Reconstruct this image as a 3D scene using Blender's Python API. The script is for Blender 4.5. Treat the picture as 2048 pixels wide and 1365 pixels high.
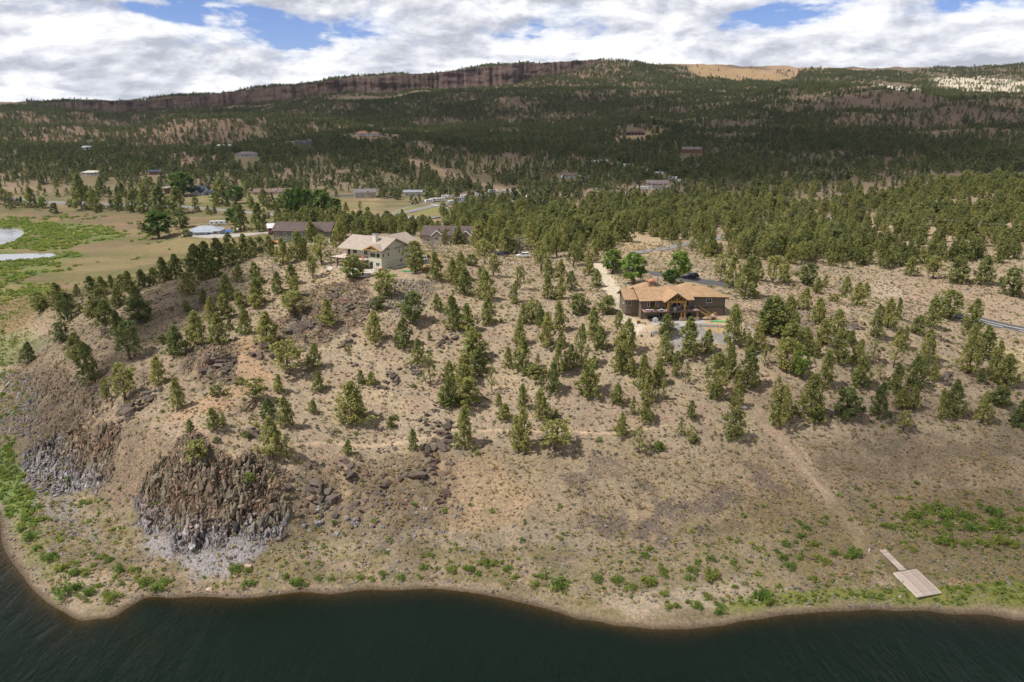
import bpy, bmesh, math, random
import numpy as np
from math import radians as R, sin, cos, pi, tan, atan2, sqrt
from mathutils import Vector, Matrix

SC = bpy.context.scene
for _o in list(bpy.data.objects): bpy.data.objects.remove(_o)
COL = SC.collection
# ------------------------------------------------------------------ camera, sky, sun
FPX, PITCH, CAMZ = 1595.0, R(15.8), 80.0
cam_d = bpy.data.cameras.new('camera'); cam = bpy.data.objects.new('camera', cam_d); COL.objects.link(cam)
cam.location = (0, 0, CAMZ); cam.rotation_euler = (pi/2 - PITCH, 0, 0)
cam_d.sensor_width = 36.0; cam_d.lens = FPX/2048*36.0; cam_d.clip_start = 1.0; cam_d.clip_end = 30000
SC.camera = cam
SC.render.resolution_x, SC.render.resolution_y = 1024, 682
SC.view_settings.view_transform = 'Standard'; SC.view_settings.look = 'None'
SC.view_settings.gamma = 1.0; SC.view_settings.use_curve_mapping = False
SC.view_settings.exposure = 0.22
SC.render.engine = 'CYCLES'
SC.cycles.max_bounces = 5; SC.cycles.diffuse_bounces = 2; SC.cycles.glossy_bounces = 2
SC.cycles.transparent_max_bounces = 12; SC.cycles.volume_bounces = 0
SC.cycles.use_denoising = True

SUN_EL = R(56); SUN_AZ_VEC = Vector((-0.93, -0.36, 0)).normalized()      # towards the sun, on the ground plane
SUNV = Vector((SUN_AZ_VEC.x*cos(SUN_EL), SUN_AZ_VEC.y*cos(SUN_EL), sin(SUN_EL)))
sun_d = bpy.data.lights.new('sun', 'SUN'); sun = bpy.data.objects.new('sun', sun_d); COL.objects.link(sun)
sun_d.energy = 4.7; sun_d.angle = R(0.5); sun_d.color = (1.0, 0.95, 0.87)
sun.rotation_euler = (-SUNV).to_track_quat('-Z', 'Y').to_euler()

world = bpy.data.worlds.new('World'); SC.world = world; world.use_nodes = True
WN = world.node_tree; WN.nodes.clear()

class NT:
    """small helper for node trees"""
    def __init__(s, tree): s.t = tree
    def n(s, typ, inp=None, **kw):
        nd = s.t.nodes.new(typ)
        for k, v in kw.items(): setattr(nd, k, v)
        for k, v in (inp or {}).items():
            sock = nd.inputs[k]
            if hasattr(v, 'is_output'): s.t.links.new(v, sock)
            elif isinstance(v, bpy.types.Node): s.t.links.new(v.outputs[0], sock)
            else: sock.default_value = v
        return nd
    def math(s, op, a, b=0.0, c=None, clamp=False):
        i = {0: a, 1: b}
        if c is not None: i[2] = c
        return s.n('ShaderNodeMath', i, operation=op, use_clamp=clamp).outputs[0]
    def mix(s, f, a, b, blend='MIX'):
        nd = s.n('ShaderNodeMix', {0: f, 6: a, 7: b}, data_type='RGBA', blend_type=blend)
        return nd.outputs[2]
    def ramp(s, fac, stops):
        nd = s.n('ShaderNodeValToRGB', {0: fac}); cr = nd.color_ramp
        while len(cr.elements) < len(stops): cr.elements.new(0.5)
        for e, (p, c) in zip(cr.elements, stops):
            e.position = p; e.color = (*c, 1) if len(c) == 3 else c
        return nd.outputs[0]
    def noise(s, vec, scale, detail=4, rough=0.55, dist=0.0, dims='3D'):
        nd = s.n('ShaderNodeTexNoise', {'Vector': vec, 'Scale': scale, 'Detail': detail, 'Roughness': rough, 'Distortion': dist}, noise_dimensions=dims)
        return nd.outputs[0]

def make_world():
    w = NT(WN)
    sky = w.n('ShaderNodeTexSky', sky_type='NISHITA', sun_disc=False)
    sky.sun_elevation = SUN_EL; sky.sun_rotation = atan2(SUNV.x, SUNV.y); sky.altitude = 900; sky.air_density = 0.9; sky.dust_density = 0.0; sky.ozone_density = 4.0
    bg_sky = w.n('ShaderNodeBackground', {'Color': w.mix(1.0, sky.outputs[0], (.86, .86, 1.16, 1), 'MULTIPLY'), 'Strength': 0.09})
    g = w.n('ShaderNodeVectorRotate', {'Vector': w.n('ShaderNodeTexCoord').outputs['Generated'], 'Angle': -0.57}, rotation_type='Z_AXIS').outputs[0]
    sep = w.n('ShaderNodeSeparateXYZ', {0: g})
    z = w.math('MAXIMUM', sep.outputs[2], 0.0)
    den = w.math('ADD', z, 0.13)
    px = w.math('DIVIDE', sep.outputs[0], den); py = w.math('DIVIDE', sep.outputs[1], den)
    flat = w.n('ShaderNodeCombineXYZ', {0: px, 1: py, 2: 3.7}).outputs[0]
    big = w.noise(flat, 0.75, 8, 0.58, 0.35)
    det = w.noise(flat, 2.6, 8, 0.62, 0.5)
    # low puffs: rounded towers seen side-on above the horizon
    ang = w.math('ARCTAN2', sep.outputs[0], sep.outputs[1])
    side = w.n('ShaderNodeCombineXYZ', {0: w.math('MULTIPLY', ang, 6.0), 1: w.math('MULTIPLY', sep.outputs[2], 14.0), 2: 1.3}).outputs[0]
    puff = w.noise(side, 1.15, 8, 0.56, 0.2)
    off = w.n('ShaderNodeVectorMath', {0: side, 1: (-.05, .13, 0)}, operation='ADD').outputs[0]
    puff2 = w.noise(off, 1.15, 8, 0.56, 0.2)
    relief = w.math('MULTIPLY', w.math('SUBTRACT', puff, puff2), 1.5)
    dens = w.math('ADD', w.math('MULTIPLY', big, 0.40), w.math('ADD', w.math('MULTIPLY', puff, 0.50), w.math('MULTIPLY', det, 0.10)))
    hz = w.n('ShaderNodeMapRange', {0: sep.outputs[2], 1: 0.0, 2: 0.10, 3: 0.12, 4: 0.0}).outputs[0]
    dens = w.math('ADD', dens, hz)
    cover = w.ramp(dens, [(0.415, (0, 0, 0)), (0.445, (.75, .75, .75)), (0.48, (1, 1, 1))])
    shade_n = w.noise(side, 1.5, 8, 0.6, 0.4)
    shade = w.math('ADD', w.math('ADD', w.math('MULTIPLY', shade_n, 0.55), w.math('MULTIPLY', det, 0.25)), w.math('ADD', relief, .115))
    col = w.ramp(shade, [(0.36, (0.50, 0.52, 0.60)), (0.44, (0.66, 0.68, 0.75)), (0.52, (0.86, 0.87, 0.92)), (0.60, (1.04, 1.04, 1.04))])
    # cloud bases overhead are darker than the sunlit flanks seen low down
    zf = w.ramp(z, [(0.16, (1, 1, 1)), (0.75, (0.42, 0.42, 0.43))])
    col = w.mix(1.0, col, zf, 'MULTIPLY')
    bg_c = w.n('ShaderNodeBackground', {'Color': col, 'Strength': 0.92})
    ms = w.n('ShaderNodeMixShader', {0: cover, 1: bg_sky.outputs[0], 2: bg_c.outputs[0]})
    w.n('ShaderNodeOutputWorld', {0: ms.outputs[0]})
make_world()

# ------------------------------------------------------------------ numeric helpers
def _hash(ix, iy, seed):
    n = (ix.astype(np.int64)*374761393 + iy.astype(np.int64)*668265263 + seed*974634777) & 0xffffffff
    n = ((n ^ (n >> 13))*1274126177) & 0xffffffff
    n = n ^ (n >> 16)
    return (n & 0xffff)/65535.0
def vnoise(x, y, seed=0):
    xi = np.floor(x); yi = np.floor(y); fx = x-xi; fy = y-yi
    fx = fx*fx*fx*(fx*(fx*6-15)+10); fy = fy*fy*fy*(fy*(fy*6-15)+10)
    a = _hash(xi, yi, seed); b = _hash(xi+1, yi, seed); c = _hash(xi, yi+1, seed); d = _hash(xi+1, yi+1, seed)
    return (a*(1-fx)+b*fx)*(1-fy)+(c*(1-fx)+d*fx)*fy
def fbm(x, y, seed=0, octv=4, gain=0.5):
    s = 0; a = 1.0; t = 0
    for i in range(octv):
        s = s + a*vnoise(x*2**i+17.3*i, y*2**i-9.1*i, seed+i); t += a; a *= gain
    return s/t
def sstep(a, b, x):
    t = np.clip((x-a)/(b-a), 0, 1); return t*t*(3-2*t)
CP, SP = cos(PITCH), sin(PITCH)
def ray(px, py):
    dx = (np.asarray(px, float)-1024)/FPX; dy = (682.5-np.asarray(py, float))/FPX
    return dx, CP+dy*SP, -SP+dy*CP

# ------------------------------------------------------------------ terrain control points: (px, py, z) or (px, py, None, Y)
CTRL = []
for p in [(0,1045),(10,1100),(60,1170),(110,1215),(160,1240),(215,1235),(270,1205),(330,1195),(400,1193),(540,1192),(660,1188),
          (760,1180),(860,1178),(920,1183),(980,1192),(1040,1205),(1100,1220),(1160,1238),(1230,1250),(1300,1258),(1380,1258),
          (1450,1250),(1520,1238),(1600,1228),(1700,1222),(1800,1222),(1900,1228),(2048,1240),(2400,1260)]:
    CTRL.append((p[0], p[1], 0.0))
for p in [(0,1200),(100,1290),(300,1290),(600,1290),(900,1290),(1200,1330),(1500,1330),(1800,1310),(2100,1320),(2500,1340),(-150,1000),(-200,1200),(-300,900)]:
    CTRL.append((p[0], p[1], -3.0 if p[0] > 350 or p[0] < -60 else -.9))
CTRL += [(160,1200,.8),(60,1050,1.2),(30,960,2),(0,880,3),(250,1180,.8),(400,1160,1.0),(600,1160,.8),(740,1150,1),(1000,1160,1),(1250,1200,1),(1500,1200,.9),(1750,1180,1.0),(2000,1190,.9),
 # left flank and plain
 (-300,800,.6),(-300,640,1),(-300,500,1),(0,740,3.2),(0,700,3),(0,640,3),(50,600,3),(0,560,1.5),(0,500,1),(150,560,2),(250,520,2),(350,520,3.5),(200,480,2),(100,440,2),(200,440,4),(300,480,4),
 (450,500,6),(400,475,8),(450,478,9),(500,478,11),(100,415,6),(0,400,9),(200,400,10),(350,420,9),(450,420,9.5),(300,385,14),(100,380,13),(-300,400,9),(-300,350,20),
 (50,660,7),(100,640,12),(100,700,12),(100,760,10),(100,840,8),(100,900,5.5),(130,985,2.2),(60,800,4.5),
 (100,612,15.0),(200,608,19),(300,580,24),(400,556,27.5),(520,515,31.8),(460,535,30),
 (250,600,23),(250,660,22),(250,740,18.5),(250,820,15.5),(250,880,13.5),(250,940,9),(250,1000,5),(250,1060,3),(250,1120,2),
 (400,620,26),(400,680,24),(400,760,21),(400,830,19.5),(430,868,18.6),(500,800,19.2),(500,700,25),(560,600,29.5),(560,540,33),(560,510,31.5),(560,700,24.5),(560,800,18.5),(560,900,15),
 (560,490,22),(600,487,17),(640,487,17.5),(600,960,11),(620,1040,5.5),(600,1100,3),
 # tan house column
 (740,490,28),(740,515,34),(740,545,34.7),(740,600,31.7),(740,700,24.7),(740,800,17.8),(740,900,12.3),(740,1000,7.8),(740,1080,4.2),
 (740,470,20),(740,440,13),(740,410,11),(740,380,13),(560,440,13),(560,410,11),(560,380,15),
 (860,540,34),(860,515,35),(860,495,29),(860,470,23),
 (1000,1080,3.6),(1000,1000,7.5),(1000,900,12),(1000,800,17.3),(1000,700,24),(1000,620,29),(1000,560,31),(1000,520,31),(1000,500,29.5),(1000,480,26),(1000,440,16),(1000,400,12),
 (1250,1130,2.4),(1250,1060,4),(1250,1000,7),(1250,900,11.8),(1250,800,17),(1250,720,22.5),(1250,650,27.3),(1250,600,29.5),(1250,540,31),(1250,510,30),(1250,480,27),(1250,450,23),(1250,420,18),(1250,390,17),
 (1500,1120,2.6),(1500,1000,7),(1500,900,11.5),(1500,800,17),(1500,720,21.5),(1480,650,26.5),(1500,590,28),(1500,560,28),(1500,520,27),(1500,490,25),(1500,455,22),(1500,420,18.5),(1500,385,19),
 (1750,1050,4),(1750,950,7.5),(1750,870,11.5),(1750,800,16),(1750,730,20.5),(1750,660,25.5),(1750,630,26),(1760,592,22),(1760,560,22.5),(1750,520,23.5),(1750,480,23),(1750,440,23),(1750,400,24),(1750,372,27),(1750,350,27),
 (2000,1150,1.8),(2000,1050,4.5),(2000,950,8),(2000,870,11),(2000,800,14.5),(2000,730,17.5),(2000,670,19),(2000,650,19),(2000,610,21),(2000,560,23.5),(2000,500,27),(2000,440,30),(2000,395,33),(2000,368,35),(2000,345,30),
 (2400,1100,3),(2400,1000,6),(2400,800,14),(2400,650,20),(2400,500,27),(2400,400,33)]
for px, rows in {
  -300: [(300,1100),(260,1600),(235,2000),(213,2350)],
  50: [(350,850),(320,1000),(295,1250),(270,1650),(250,1950),(232,2200),(213,2400)],
  250: [(350,850),(320,1000),(295,1250),(270,1650),(250,2050),(232,2350)],
  480: [(350,850),(320,980),(295,1200),(265,1600),(235,2050),(212,2400)],
  700: [(350,830),(325,930),(300,1100),(270,1380),(240,1750),(215,2150),(192,2420)],
  950: [(365,800),(330,930),(300,1100),(270,1330),(240,1680),(210,2080),(183,2500)],
  1210: [(360,800),(330,950),(300,1130),(270,1350),(240,1650),(210,2000),(180,2350),(150,2600),(122,2790)],
  1430: [(360,800),(330,950),(300,1130),(270,1350),(240,1620),(215,1900),(190,2200),(165,2600),(145,2850),(132,3050)],
  1600: [(345,830),(320,980),(290,1180),(255,1430),(222,1720),(196,1920),(185,2300),(168,2650),(150,2950),(139,3150)],
  1760: [(320,950),(285,1150),(250,1400),(215,1650),(193,1850),(187,2300),(170,2600),(150,2900),(137,3200)],
  1920: [(320,930),(285,1130),(250,1380),(220,1600),(199,1800),(190,2300),(170,2550),(150,2900),(139,3200)],
  2100: [(310,960),(285,1130),(250,1380),(224,1600),(206,1800),(196,2300),(170,2600),(150,2850),(133,3150)],
  2500: [(310,960),(250,1380),(206,1800),(170,2600),(133,3150)]}.items():
    for py, Y in rows: CTRL.append((px, py, None, Y))
CTRL += [(40,1180,-.5),(120,1250,-.6),(215,1262,-.8),(20,1290,-2.2),(300,1240,-1.6)]
P = []
for c in CTRL:
    dx, dy, dz = ray(c[0], c[1])
    t = (c[2]-CAMZ)/dz if c[2] is not None else c[3]/dy
    P.append((dx*t, dy*t, CAMZ+dz*t))
for th, z in [(-.8,135),(-.6,135),(-.4,110),(-.2,110),(0,150),(.12,255),(.25,255),(.45,250),(.65,250),(.8,255)]:
    P.append((th*4600, 4600, z))
for x in (-200,-100,0,100,200): P.append((x, 60, -8))
P += [(x, 100, -2.6) for x in (-90, -70, -50)]
P = np.array(P)
def feat(x, y):
    y = np.maximum(y, 30.0); return np.clip(x/y, -1.02, 1.02)*2.2, np.log(y)*1.7
_cu, _cv = feat(P[:, 0], P[:, 1]); MQC = 0.03
def _kern(u, v): return -np.sqrt((u[:, None]-_cu[None])**2+(v[:, None]-_cv[None])**2+MQC**2)
_A = _kern(_cu, _cv)-np.eye(len(P))*0.004
_A = np.block([[_A, np.ones((len(P), 1))], [np.ones((1, len(P))), np.zeros((1, 1))]])
_w = np.linalg.solve(_A, np.concatenate([P[:, 2], [0]]))

RIM = [(55,212,213,2350),(75,209,217,2360),(100,207,228,2380),(200,204,234,2420),(300,202,228,2450),(400,192,215,2480),(500,181,206,2500),(600,169,196,2500),(700,158,188,2520),
       (800,151,186,2550),(900,144,186,2580),(1000,131,178,2620),(1060,127,172,2650),(1120,124,158,2700),(1215,120,123,2780)]
_r = np.array([(ray(a, b)[0]*Y/ray(a, b)[1]/Y, Y, CAMZ+ray(a, b)[2]*Y/ray(a, b)[1], CAMZ+ray(a, c)[2]*Y/ray(a, c)[1]) for a, b, c, Y in RIM])
def rim_at(th):
    Y = np.interp(th, _r[:, 0], _r[:, 1]); zt = np.interp(th, _r[:, 0], _r[:, 2]); zb = np.interp(th, _r[:, 0], _r[:, 3])
    Y = Y + 60*(fbm(th*40, th*0+3.1, 77, 4)-0.5) + 7*(vnoise(th*300, th*0+1.0, 12)-0.5)
    return Y, zt, zb

PADS = []          # (cx, cy, rx, ry, rot, z, feather)
def hbase(x, y):
    x = np.asarray(x, float).ravel(); y = np.asarray(y, float).ravel(); out = np.empty(len(x))
    for i in range(0, len(x), 40000):
        u, v = feat(x[i:i+40000], y[i:i+40000])
        out[i:i+40000] = _kern(u, v) @ _w[:-1] + _w[-1]
    return out
KNOLLS = []
def hsmooth(x, y):
    x = np.asarray(x, float).ravel(); y = np.asarray(y, float).ravel()
    h = hbase(x, y)
    for (cx, cy, r, dz) in KNOLLS:
        h += dz*np.exp(-((x-cx)**2+(y-cy)**2)/(r*r))
    # mesa step
    m = y > 2100
    if m.any():
        th = x[m]/y[m]; Yr, zt, zb = rim_at(th); hh = h[m]
        ok = (th > _r[0, 0]) & (th < _r[-1, 0])
        k = sstep(0, 26, y[m]-Yr)
        top = zt + 0.0*Yr
        h[m] = np.where(ok, hh*(1-k)+np.maximum(top, hh*0)*k, hh)
    return h
def hfull(x, y):
    x = np.asarray(x, float).ravel(); y = np.asarray(y, float).ravel()
    h = hsmooth(x, y)
    D = np.hypot(x, y)
    land = sstep(0.1, 3.0, h)
    near = 1-sstep(350, 700, y)
    h += land*near*((fbm(x/9, y/9, 5, 3)-0.5)*1.3+(fbm(x/2.2, y/2.2, 8, 3)-0.5)*0.42)
    h += 75*(fbm(x/380+.3, y/260, 37, 3)-.5)*sstep(1050, 1450, y)*(1-sstep(2150, 2450, y))
    h += sstep(350, 1200, y)*((fbm(x/130, y/130, 31, 4)-0.5)*(8+22*sstep(900, 2400, y)))
    # rugged bluffs
    for mfun, amp in BLUFFS:
        w = mfun(x, y)
        m = w > 0.001
        if m.any():
            xx = x[m]; yy = y[m]
            rdg = 1-np.abs(2*fbm(xx/5.0, yy/9.0, 44, 3)-1)*1.0
            stp = np.floor((fbm(xx/1.5, yy/1.9, 46, 2))*6)/6
            h[m] += w[m]*amp*((rdg-0.62)*1.5+(stp-0.45)*1.5)
    inland = (y > 190) & (x < -40)
    h = np.where(inland, np.maximum(h, 0.4), h)
    for (cx, cy, rx, ry, rot, z, fe) in PADS:
        dx = x-cx; dy = y-cy; u = dx*cos(rot)+dy*sin(rot); v = -dx*sin(rot)+dy*cos(rot)
        d = np.maximum(np.abs(u)-rx, np.abs(v)-ry); k = 1-sstep(0, fe, d)
        h = h*(1-k)+z*k
    return h
BLUFFS = []

def pix(px, py, H=None, ymax=4200):
    """where the sight line through a point of the photograph meets the ground"""
    H = H or hsmooth
    px = np.atleast_1d(np.asarray(px, float)); py = np.atleast_1d(np.asarray(py, float))
    dx, dy, dz = ray(px, py); n = len(px)
    ys = np.exp(np.linspace(np.log(90), np.log(ymax), 260))
    X = (dx/dy)[:, None]*ys[None]; Y = np.repeat(ys[None], n, 0); Z = CAMZ+(dz/dy)[:, None]*ys[None]
    hh = H(X.ravel(), Y.ravel()).reshape(n, -1)
    below = Z <= hh
    i = np.where(below.any(1), below.argmax(1), len(ys)-1); i = np.maximum(i, 1)
    lo = ys[i-1].copy(); hi = ys[i].copy()
    for _ in range(12):
        mid = (lo+hi)/2; z = CAMZ+dz/dy*mid; h = H(dx/dy*mid, mid)
        b = z <= h; hi = np.where(b, mid, hi); lo = np.where(b, lo, mid)
    y = hi; x = dx/dy*y
    return np.stack([x, y, H(x, y)], 1)
def pix1(px, py, H=None): return pix([px], [py], H)[0]
def mpp(y, z):   # metres per photograph pixel at a place
    return (y*CP+(CAMZ-z)*SP)/FPX

for (px, py, r, dz) in [(735,272,70,14),(850,300,70,9),(1275,272,75,12),(480,318,60,6),(605,292,60,8),(1385,305,60,6),(1750,196,260,8)]:
    q = pix1(px, py); KNOLLS.append((q[0], q[1], r, dz))

def poly_world(pts, H=None):
    a = np.array(pts, float); return pix(a[:, 0], a[:, 1], H)[:, :2]
def inpoly(x, y, poly):
    ins = np.zeros(len(x), bool); n = len(poly); j = n-1
    for i in range(n):
        xi, yi = poly[i]; xj, yj = poly[j]
        if yi != yj:
            c = ((yi > y) != (yj > y)) & (x < (xj-xi)*(y-yi)/(yj-yi)+xi); ins ^= c
        j = i
    return ins
def region(pts, warp=0.0, wl=10.0, seed=1, soft=0.0):
    """mask function over the ground for a patch outlined on the photograph"""
    poly = poly_world(pts); lo = poly.min(0)-warp*2-soft*3; hi = poly.max(0)+warp*2+soft*3
    offs = [(0, 0)] if soft == 0 else [(a*soft, b*soft) for a in (-1, -.33, .33, 1) for b in (-1, -.33, .33, 1)]
    def f(x, y):
        out = np.zeros(len(x)); m = (x > lo[0]) & (x < hi[0]) & (y > lo[1]) & (y < hi[1])
        if m.any():
            xx = x[m]+warp*2*(fbm(x[m]/wl, y[m]/wl, seed, 3)-0.5)*2; yy = y[m]+warp*2*(fbm(x[m]/wl, y[m]/wl, seed+9, 3)-0.5)*2
            s = 0
            for a, b in offs: s = s+inpoly(xx+a, yy+b, poly)
            out[m] = s/len(offs)
        return out
    return f
def line_mask(pts, width, fe=0.6, world=None, wob=0.0):
    pl = poly_world(pts) if world is None else np.array(world)
    lo = pl.min(0)-width*2-2; hi = pl.max(0)+width*2+2
    def f(x, y):
        out = np.zeros(len(x)); m = (x > lo[0]) & (x < hi[0]) & (y > lo[1]) & (y < hi[1])
        if m.any():
            xx = x[m]+wob*(fbm(x[m]/6, y[m]/6, 3, 2)-.5)*2; yy = y[m]; d = np.full(len(xx), 1e9)
            for (ax, ay), (bx, by) in zip(pl[:-1], pl[1:]):
                L = (bx-ax)**2+(by-ay)**2+1e-9; t = np.clip(((xx-ax)*(bx-ax)+(yy-ay)*(by-ay))/L, 0, 1)
                d = np.minimum(d, np.hypot(xx-ax-t*(bx-ax), yy-ay-t*(by-ay)))
            out[m] = 1-sstep(width/2, width/2+fe, d)
        return out
    return f

BLUFFS += [(region([(385,875),(430,905),(455,925),(520,915),(560,950),(555,1050),(530,1090),(430,1078),(345,1092),(268,1040),(300,960),(340,900)], 1.6, 5, 3, 1.2), 1.7),
           (region([(205,850),(240,870),(235,920),(190,975),(95,985),(50,935),(60,890),(130,865)], 1.8, 5, 5, 1.5), 1.5),
           (region([(0,745),(120,740),(220,800),(180,860),(50,900),(0,860)], 2, 8, 6, 2), 0.55),
           (region([(560,950),(640,925),(900,900),(930,1000),(880,1080),(600,1080)], 2, 8, 7, 2), 0.55),
           (region([(380,700),(470,690),(475,760),(430,775),(370,745)], 1, 6, 8, 1.5), 1.0),
           (region([(620,570),(740,565),(740,640),(640,690),(560,720),(500,700),(560,640)], 1.5, 6, 9, 1.5), 0.9),
           (region([(1480,620),(1560,600),(1700,640),(1680,700),(1560,690)], 1.5, 6, 10, 1.5), 0.6)]
# local shapes the control points are too coarse for: the tall stacks of the bluff
for (px, py, r, dz) in [(385,905,3.2,2.8),(345,960,3.5,1.2),(495,945,4.0,1.6),(430,990,3,1.0),(860,528,9,2.2),(425,728,3.5,1.8),(655,640,4,1.6),(595,625,3,1.4),(780,685,2.2,1.0),(780,760,2.2,1.1)]:
    q = pix1(px, py); KNOLLS.append((q[0], q[1], r, dz))
# ------------------------------------------------------------------ materials
MATS = {}
def new_mat(name):
    m = bpy.data.materials.new(name); m.use_nodes = True; m.node_tree.nodes.clear(); MATS[name] = m
    return m, NT(m.node_tree)
def lin(c): return tuple(c)
def simple_mat(name, col, rough=0.85, var=0.12, scale=1.5, bump=0.02, bscale=6.0, metallic=0.0, spec=0.3, rnd=0.0):
    m, w = new_mat(name)
    tc = w.n('ShaderNodeTexCoord').outputs['Object']
    nz = w.noise(tc, scale, 5, 0.6)
    lo = tuple(max(0, c*(1-var)) for c in col); hi = tuple(c*(1+var) for c in col)
    c = w.ramp(nz, [(0.3, lo), (0.7, hi)])
    if rnd > 0:
        oi = w.n('ShaderNodeObjectInfo').outputs['Random']
        k = w.math('ADD', w.math('MULTIPLY', oi, 2*rnd), 1-rnd)
        c = w.mix(1.0, c, w.n('ShaderNodeCombineColor', {0: k, 1: k, 2: k}).outputs[0], 'MULTIPLY')
    b = w.n('ShaderNodeBump', {'Height': w.noise(tc, bscale, 4, 0.6), 'Strength': 0.5, 'Distance': bump})
    p = w.n('ShaderNodeBsdfPrincipled', {'Base Color': c, 'Roughness': rough, 'Metallic': metallic, 'Specular IOR Level': spec, 'Normal': b.outputs[0]})
    w.n('ShaderNodeOutputMaterial', {0: p.outputs[0]})
    return m

def ground_mat():
    m, w = new_mat('ground')
    geo = w.n('ShaderNodeNewGeometry').outputs['Position']
    a = w.n('ShaderNodeAttribute', attribute_name='albedo').outputs[0]
    rk = w.n('ShaderNodeAttribute', attribute_name='rocky').outputs['Fac']
    cam_d = w.n('ShaderNodeVectorMath', {0: geo, 1: (0, 0, 0)}, operation='DISTANCE').outputs['Value']
    n1 = w.noise(geo, 1.6, 5, 0.65); n2 = w.noise(geo, 5.5, 3, 0.7); n3 = w.noise(geo, 0.28, 4, 0.6)
    # pebbles and tufts: speckle
    vor = w.n('ShaderNodeTexVoronoi', {'Vector': geo, 'Scale': 2.3}, feature='F1')
    sp = w.ramp(vor.outputs['Distance'], [(0.0, (0.34, 0.34, 0.32)), (0.17, (0.60, 0.60, 0.56)), (0.30, (1, 1, 1))])
    keep = w.ramp(w.n('ShaderNodeSeparateColor', {0: vor.outputs['Color']}).outputs[0], [(0.55, (1, 1, 1)), (0.6, (0, 0, 0))])
    sp = w.mix(keep, sp, (1, 1, 1, 1))
    v2 = w.n('ShaderNodeTexVoronoi', {'Vector': geo, 'Scale': 1.1}, feature='F1')
    lt = w.ramp(v2.outputs['Distance'], [(0.0, (1.9, 1.8, 1.7)), (0.11, (1.45, 1.4, 1.35)), (0.18, (1, 1, 1))])
    k2 = w.ramp(w.n('ShaderNodeSeparateColor', {0: v2.outputs['Color']}).outputs[1], [(0.3, (0, 0, 0)), (0.34, (1, 1, 1))])
    lt = w.mix(k2, lt, (1, 1, 1, 1))
    g = w.ramp(n1, [(0.28, (0.58, 0.59, 0.58)), (0.5, (1, 1, 1)), (0.72, (1.36, 1.32, 1.26))])
    g2 = w.ramp(n2, [(0.3, (0.68, 0.68, 0.68)), (0.7, (1.30, 1.30, 1.30))])
    g3 = w.ramp(n3, [(0.3, (0.88, 0.90, 0.90)), (0.7, (1.1, 1.08, 1.06))])
    c = w.mix(1.0, a, g, 'MULTIPLY'); c = w.mix(1.0, c, g2, 'MULTIPLY'); c = w.mix(1.0, c, g3, 'MULTIPLY')
    c = w.mix(1.0, c, sp, 'MULTIPLY'); c = w.mix(1.0, c, lt, 'MULTIPLY')
    # joints between the blocks of bare rock
    jp = w.n('ShaderNodeMapping', {'Vector': w.n('ShaderNodeVectorMath', {0: geo, 1: w.n('ShaderNodeTexNoise', {'Vector': geo, 'Scale': .8, 'Detail': 3.0}).outputs['Color']}, operation='ADD').outputs[0], 'Scale': (1.5, .75, .75)}).outputs[0]
    jt = w.n('ShaderNodeTexVoronoi', {'Vector': jp, 'Scale': 1.0}, feature='DISTANCE_TO_EDGE').outputs['Distance']
    jm = w.ramp(jt, [(0.0, (.28, .27, .26)), (.07, (.8, .8, .8)), (.16, (1.1, 1.08, 1.05))])
    c = w.mix(w.math('MULTIPLY', rk, .9, clamp=True), c, w.mix(1.0, c, jm, 'MULTIPLY'))
    hgt = w.math('ADD', w.math('MULTIPLY', n1, 0.35), w.math('MULTIPLY', n2, 0.10))
    hgt = w.math('ADD', hgt, w.math('MULTIPLY', w.math('MULTIPLY', w.math('MINIMUM', jt, .15), 3.0), rk))
    st = w.math('ADD', w.math('MULTIPLY', rk, 0.5), 0.5)
    b = w.n('ShaderNodeBump', {'Height': hgt, 'Strength': st, 'Distance': 1.0})
    p = w.n('ShaderNodeBsdfPrincipled', {'Base Color': c, 'Roughness': 0.95, 'Specular IOR Level': 0.1, 'Normal': b.outputs[0]})
    w.n('ShaderNodeOutputMaterial', {0: p.outputs[0]})
    return m
M_GROUND = ground_mat()

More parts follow.
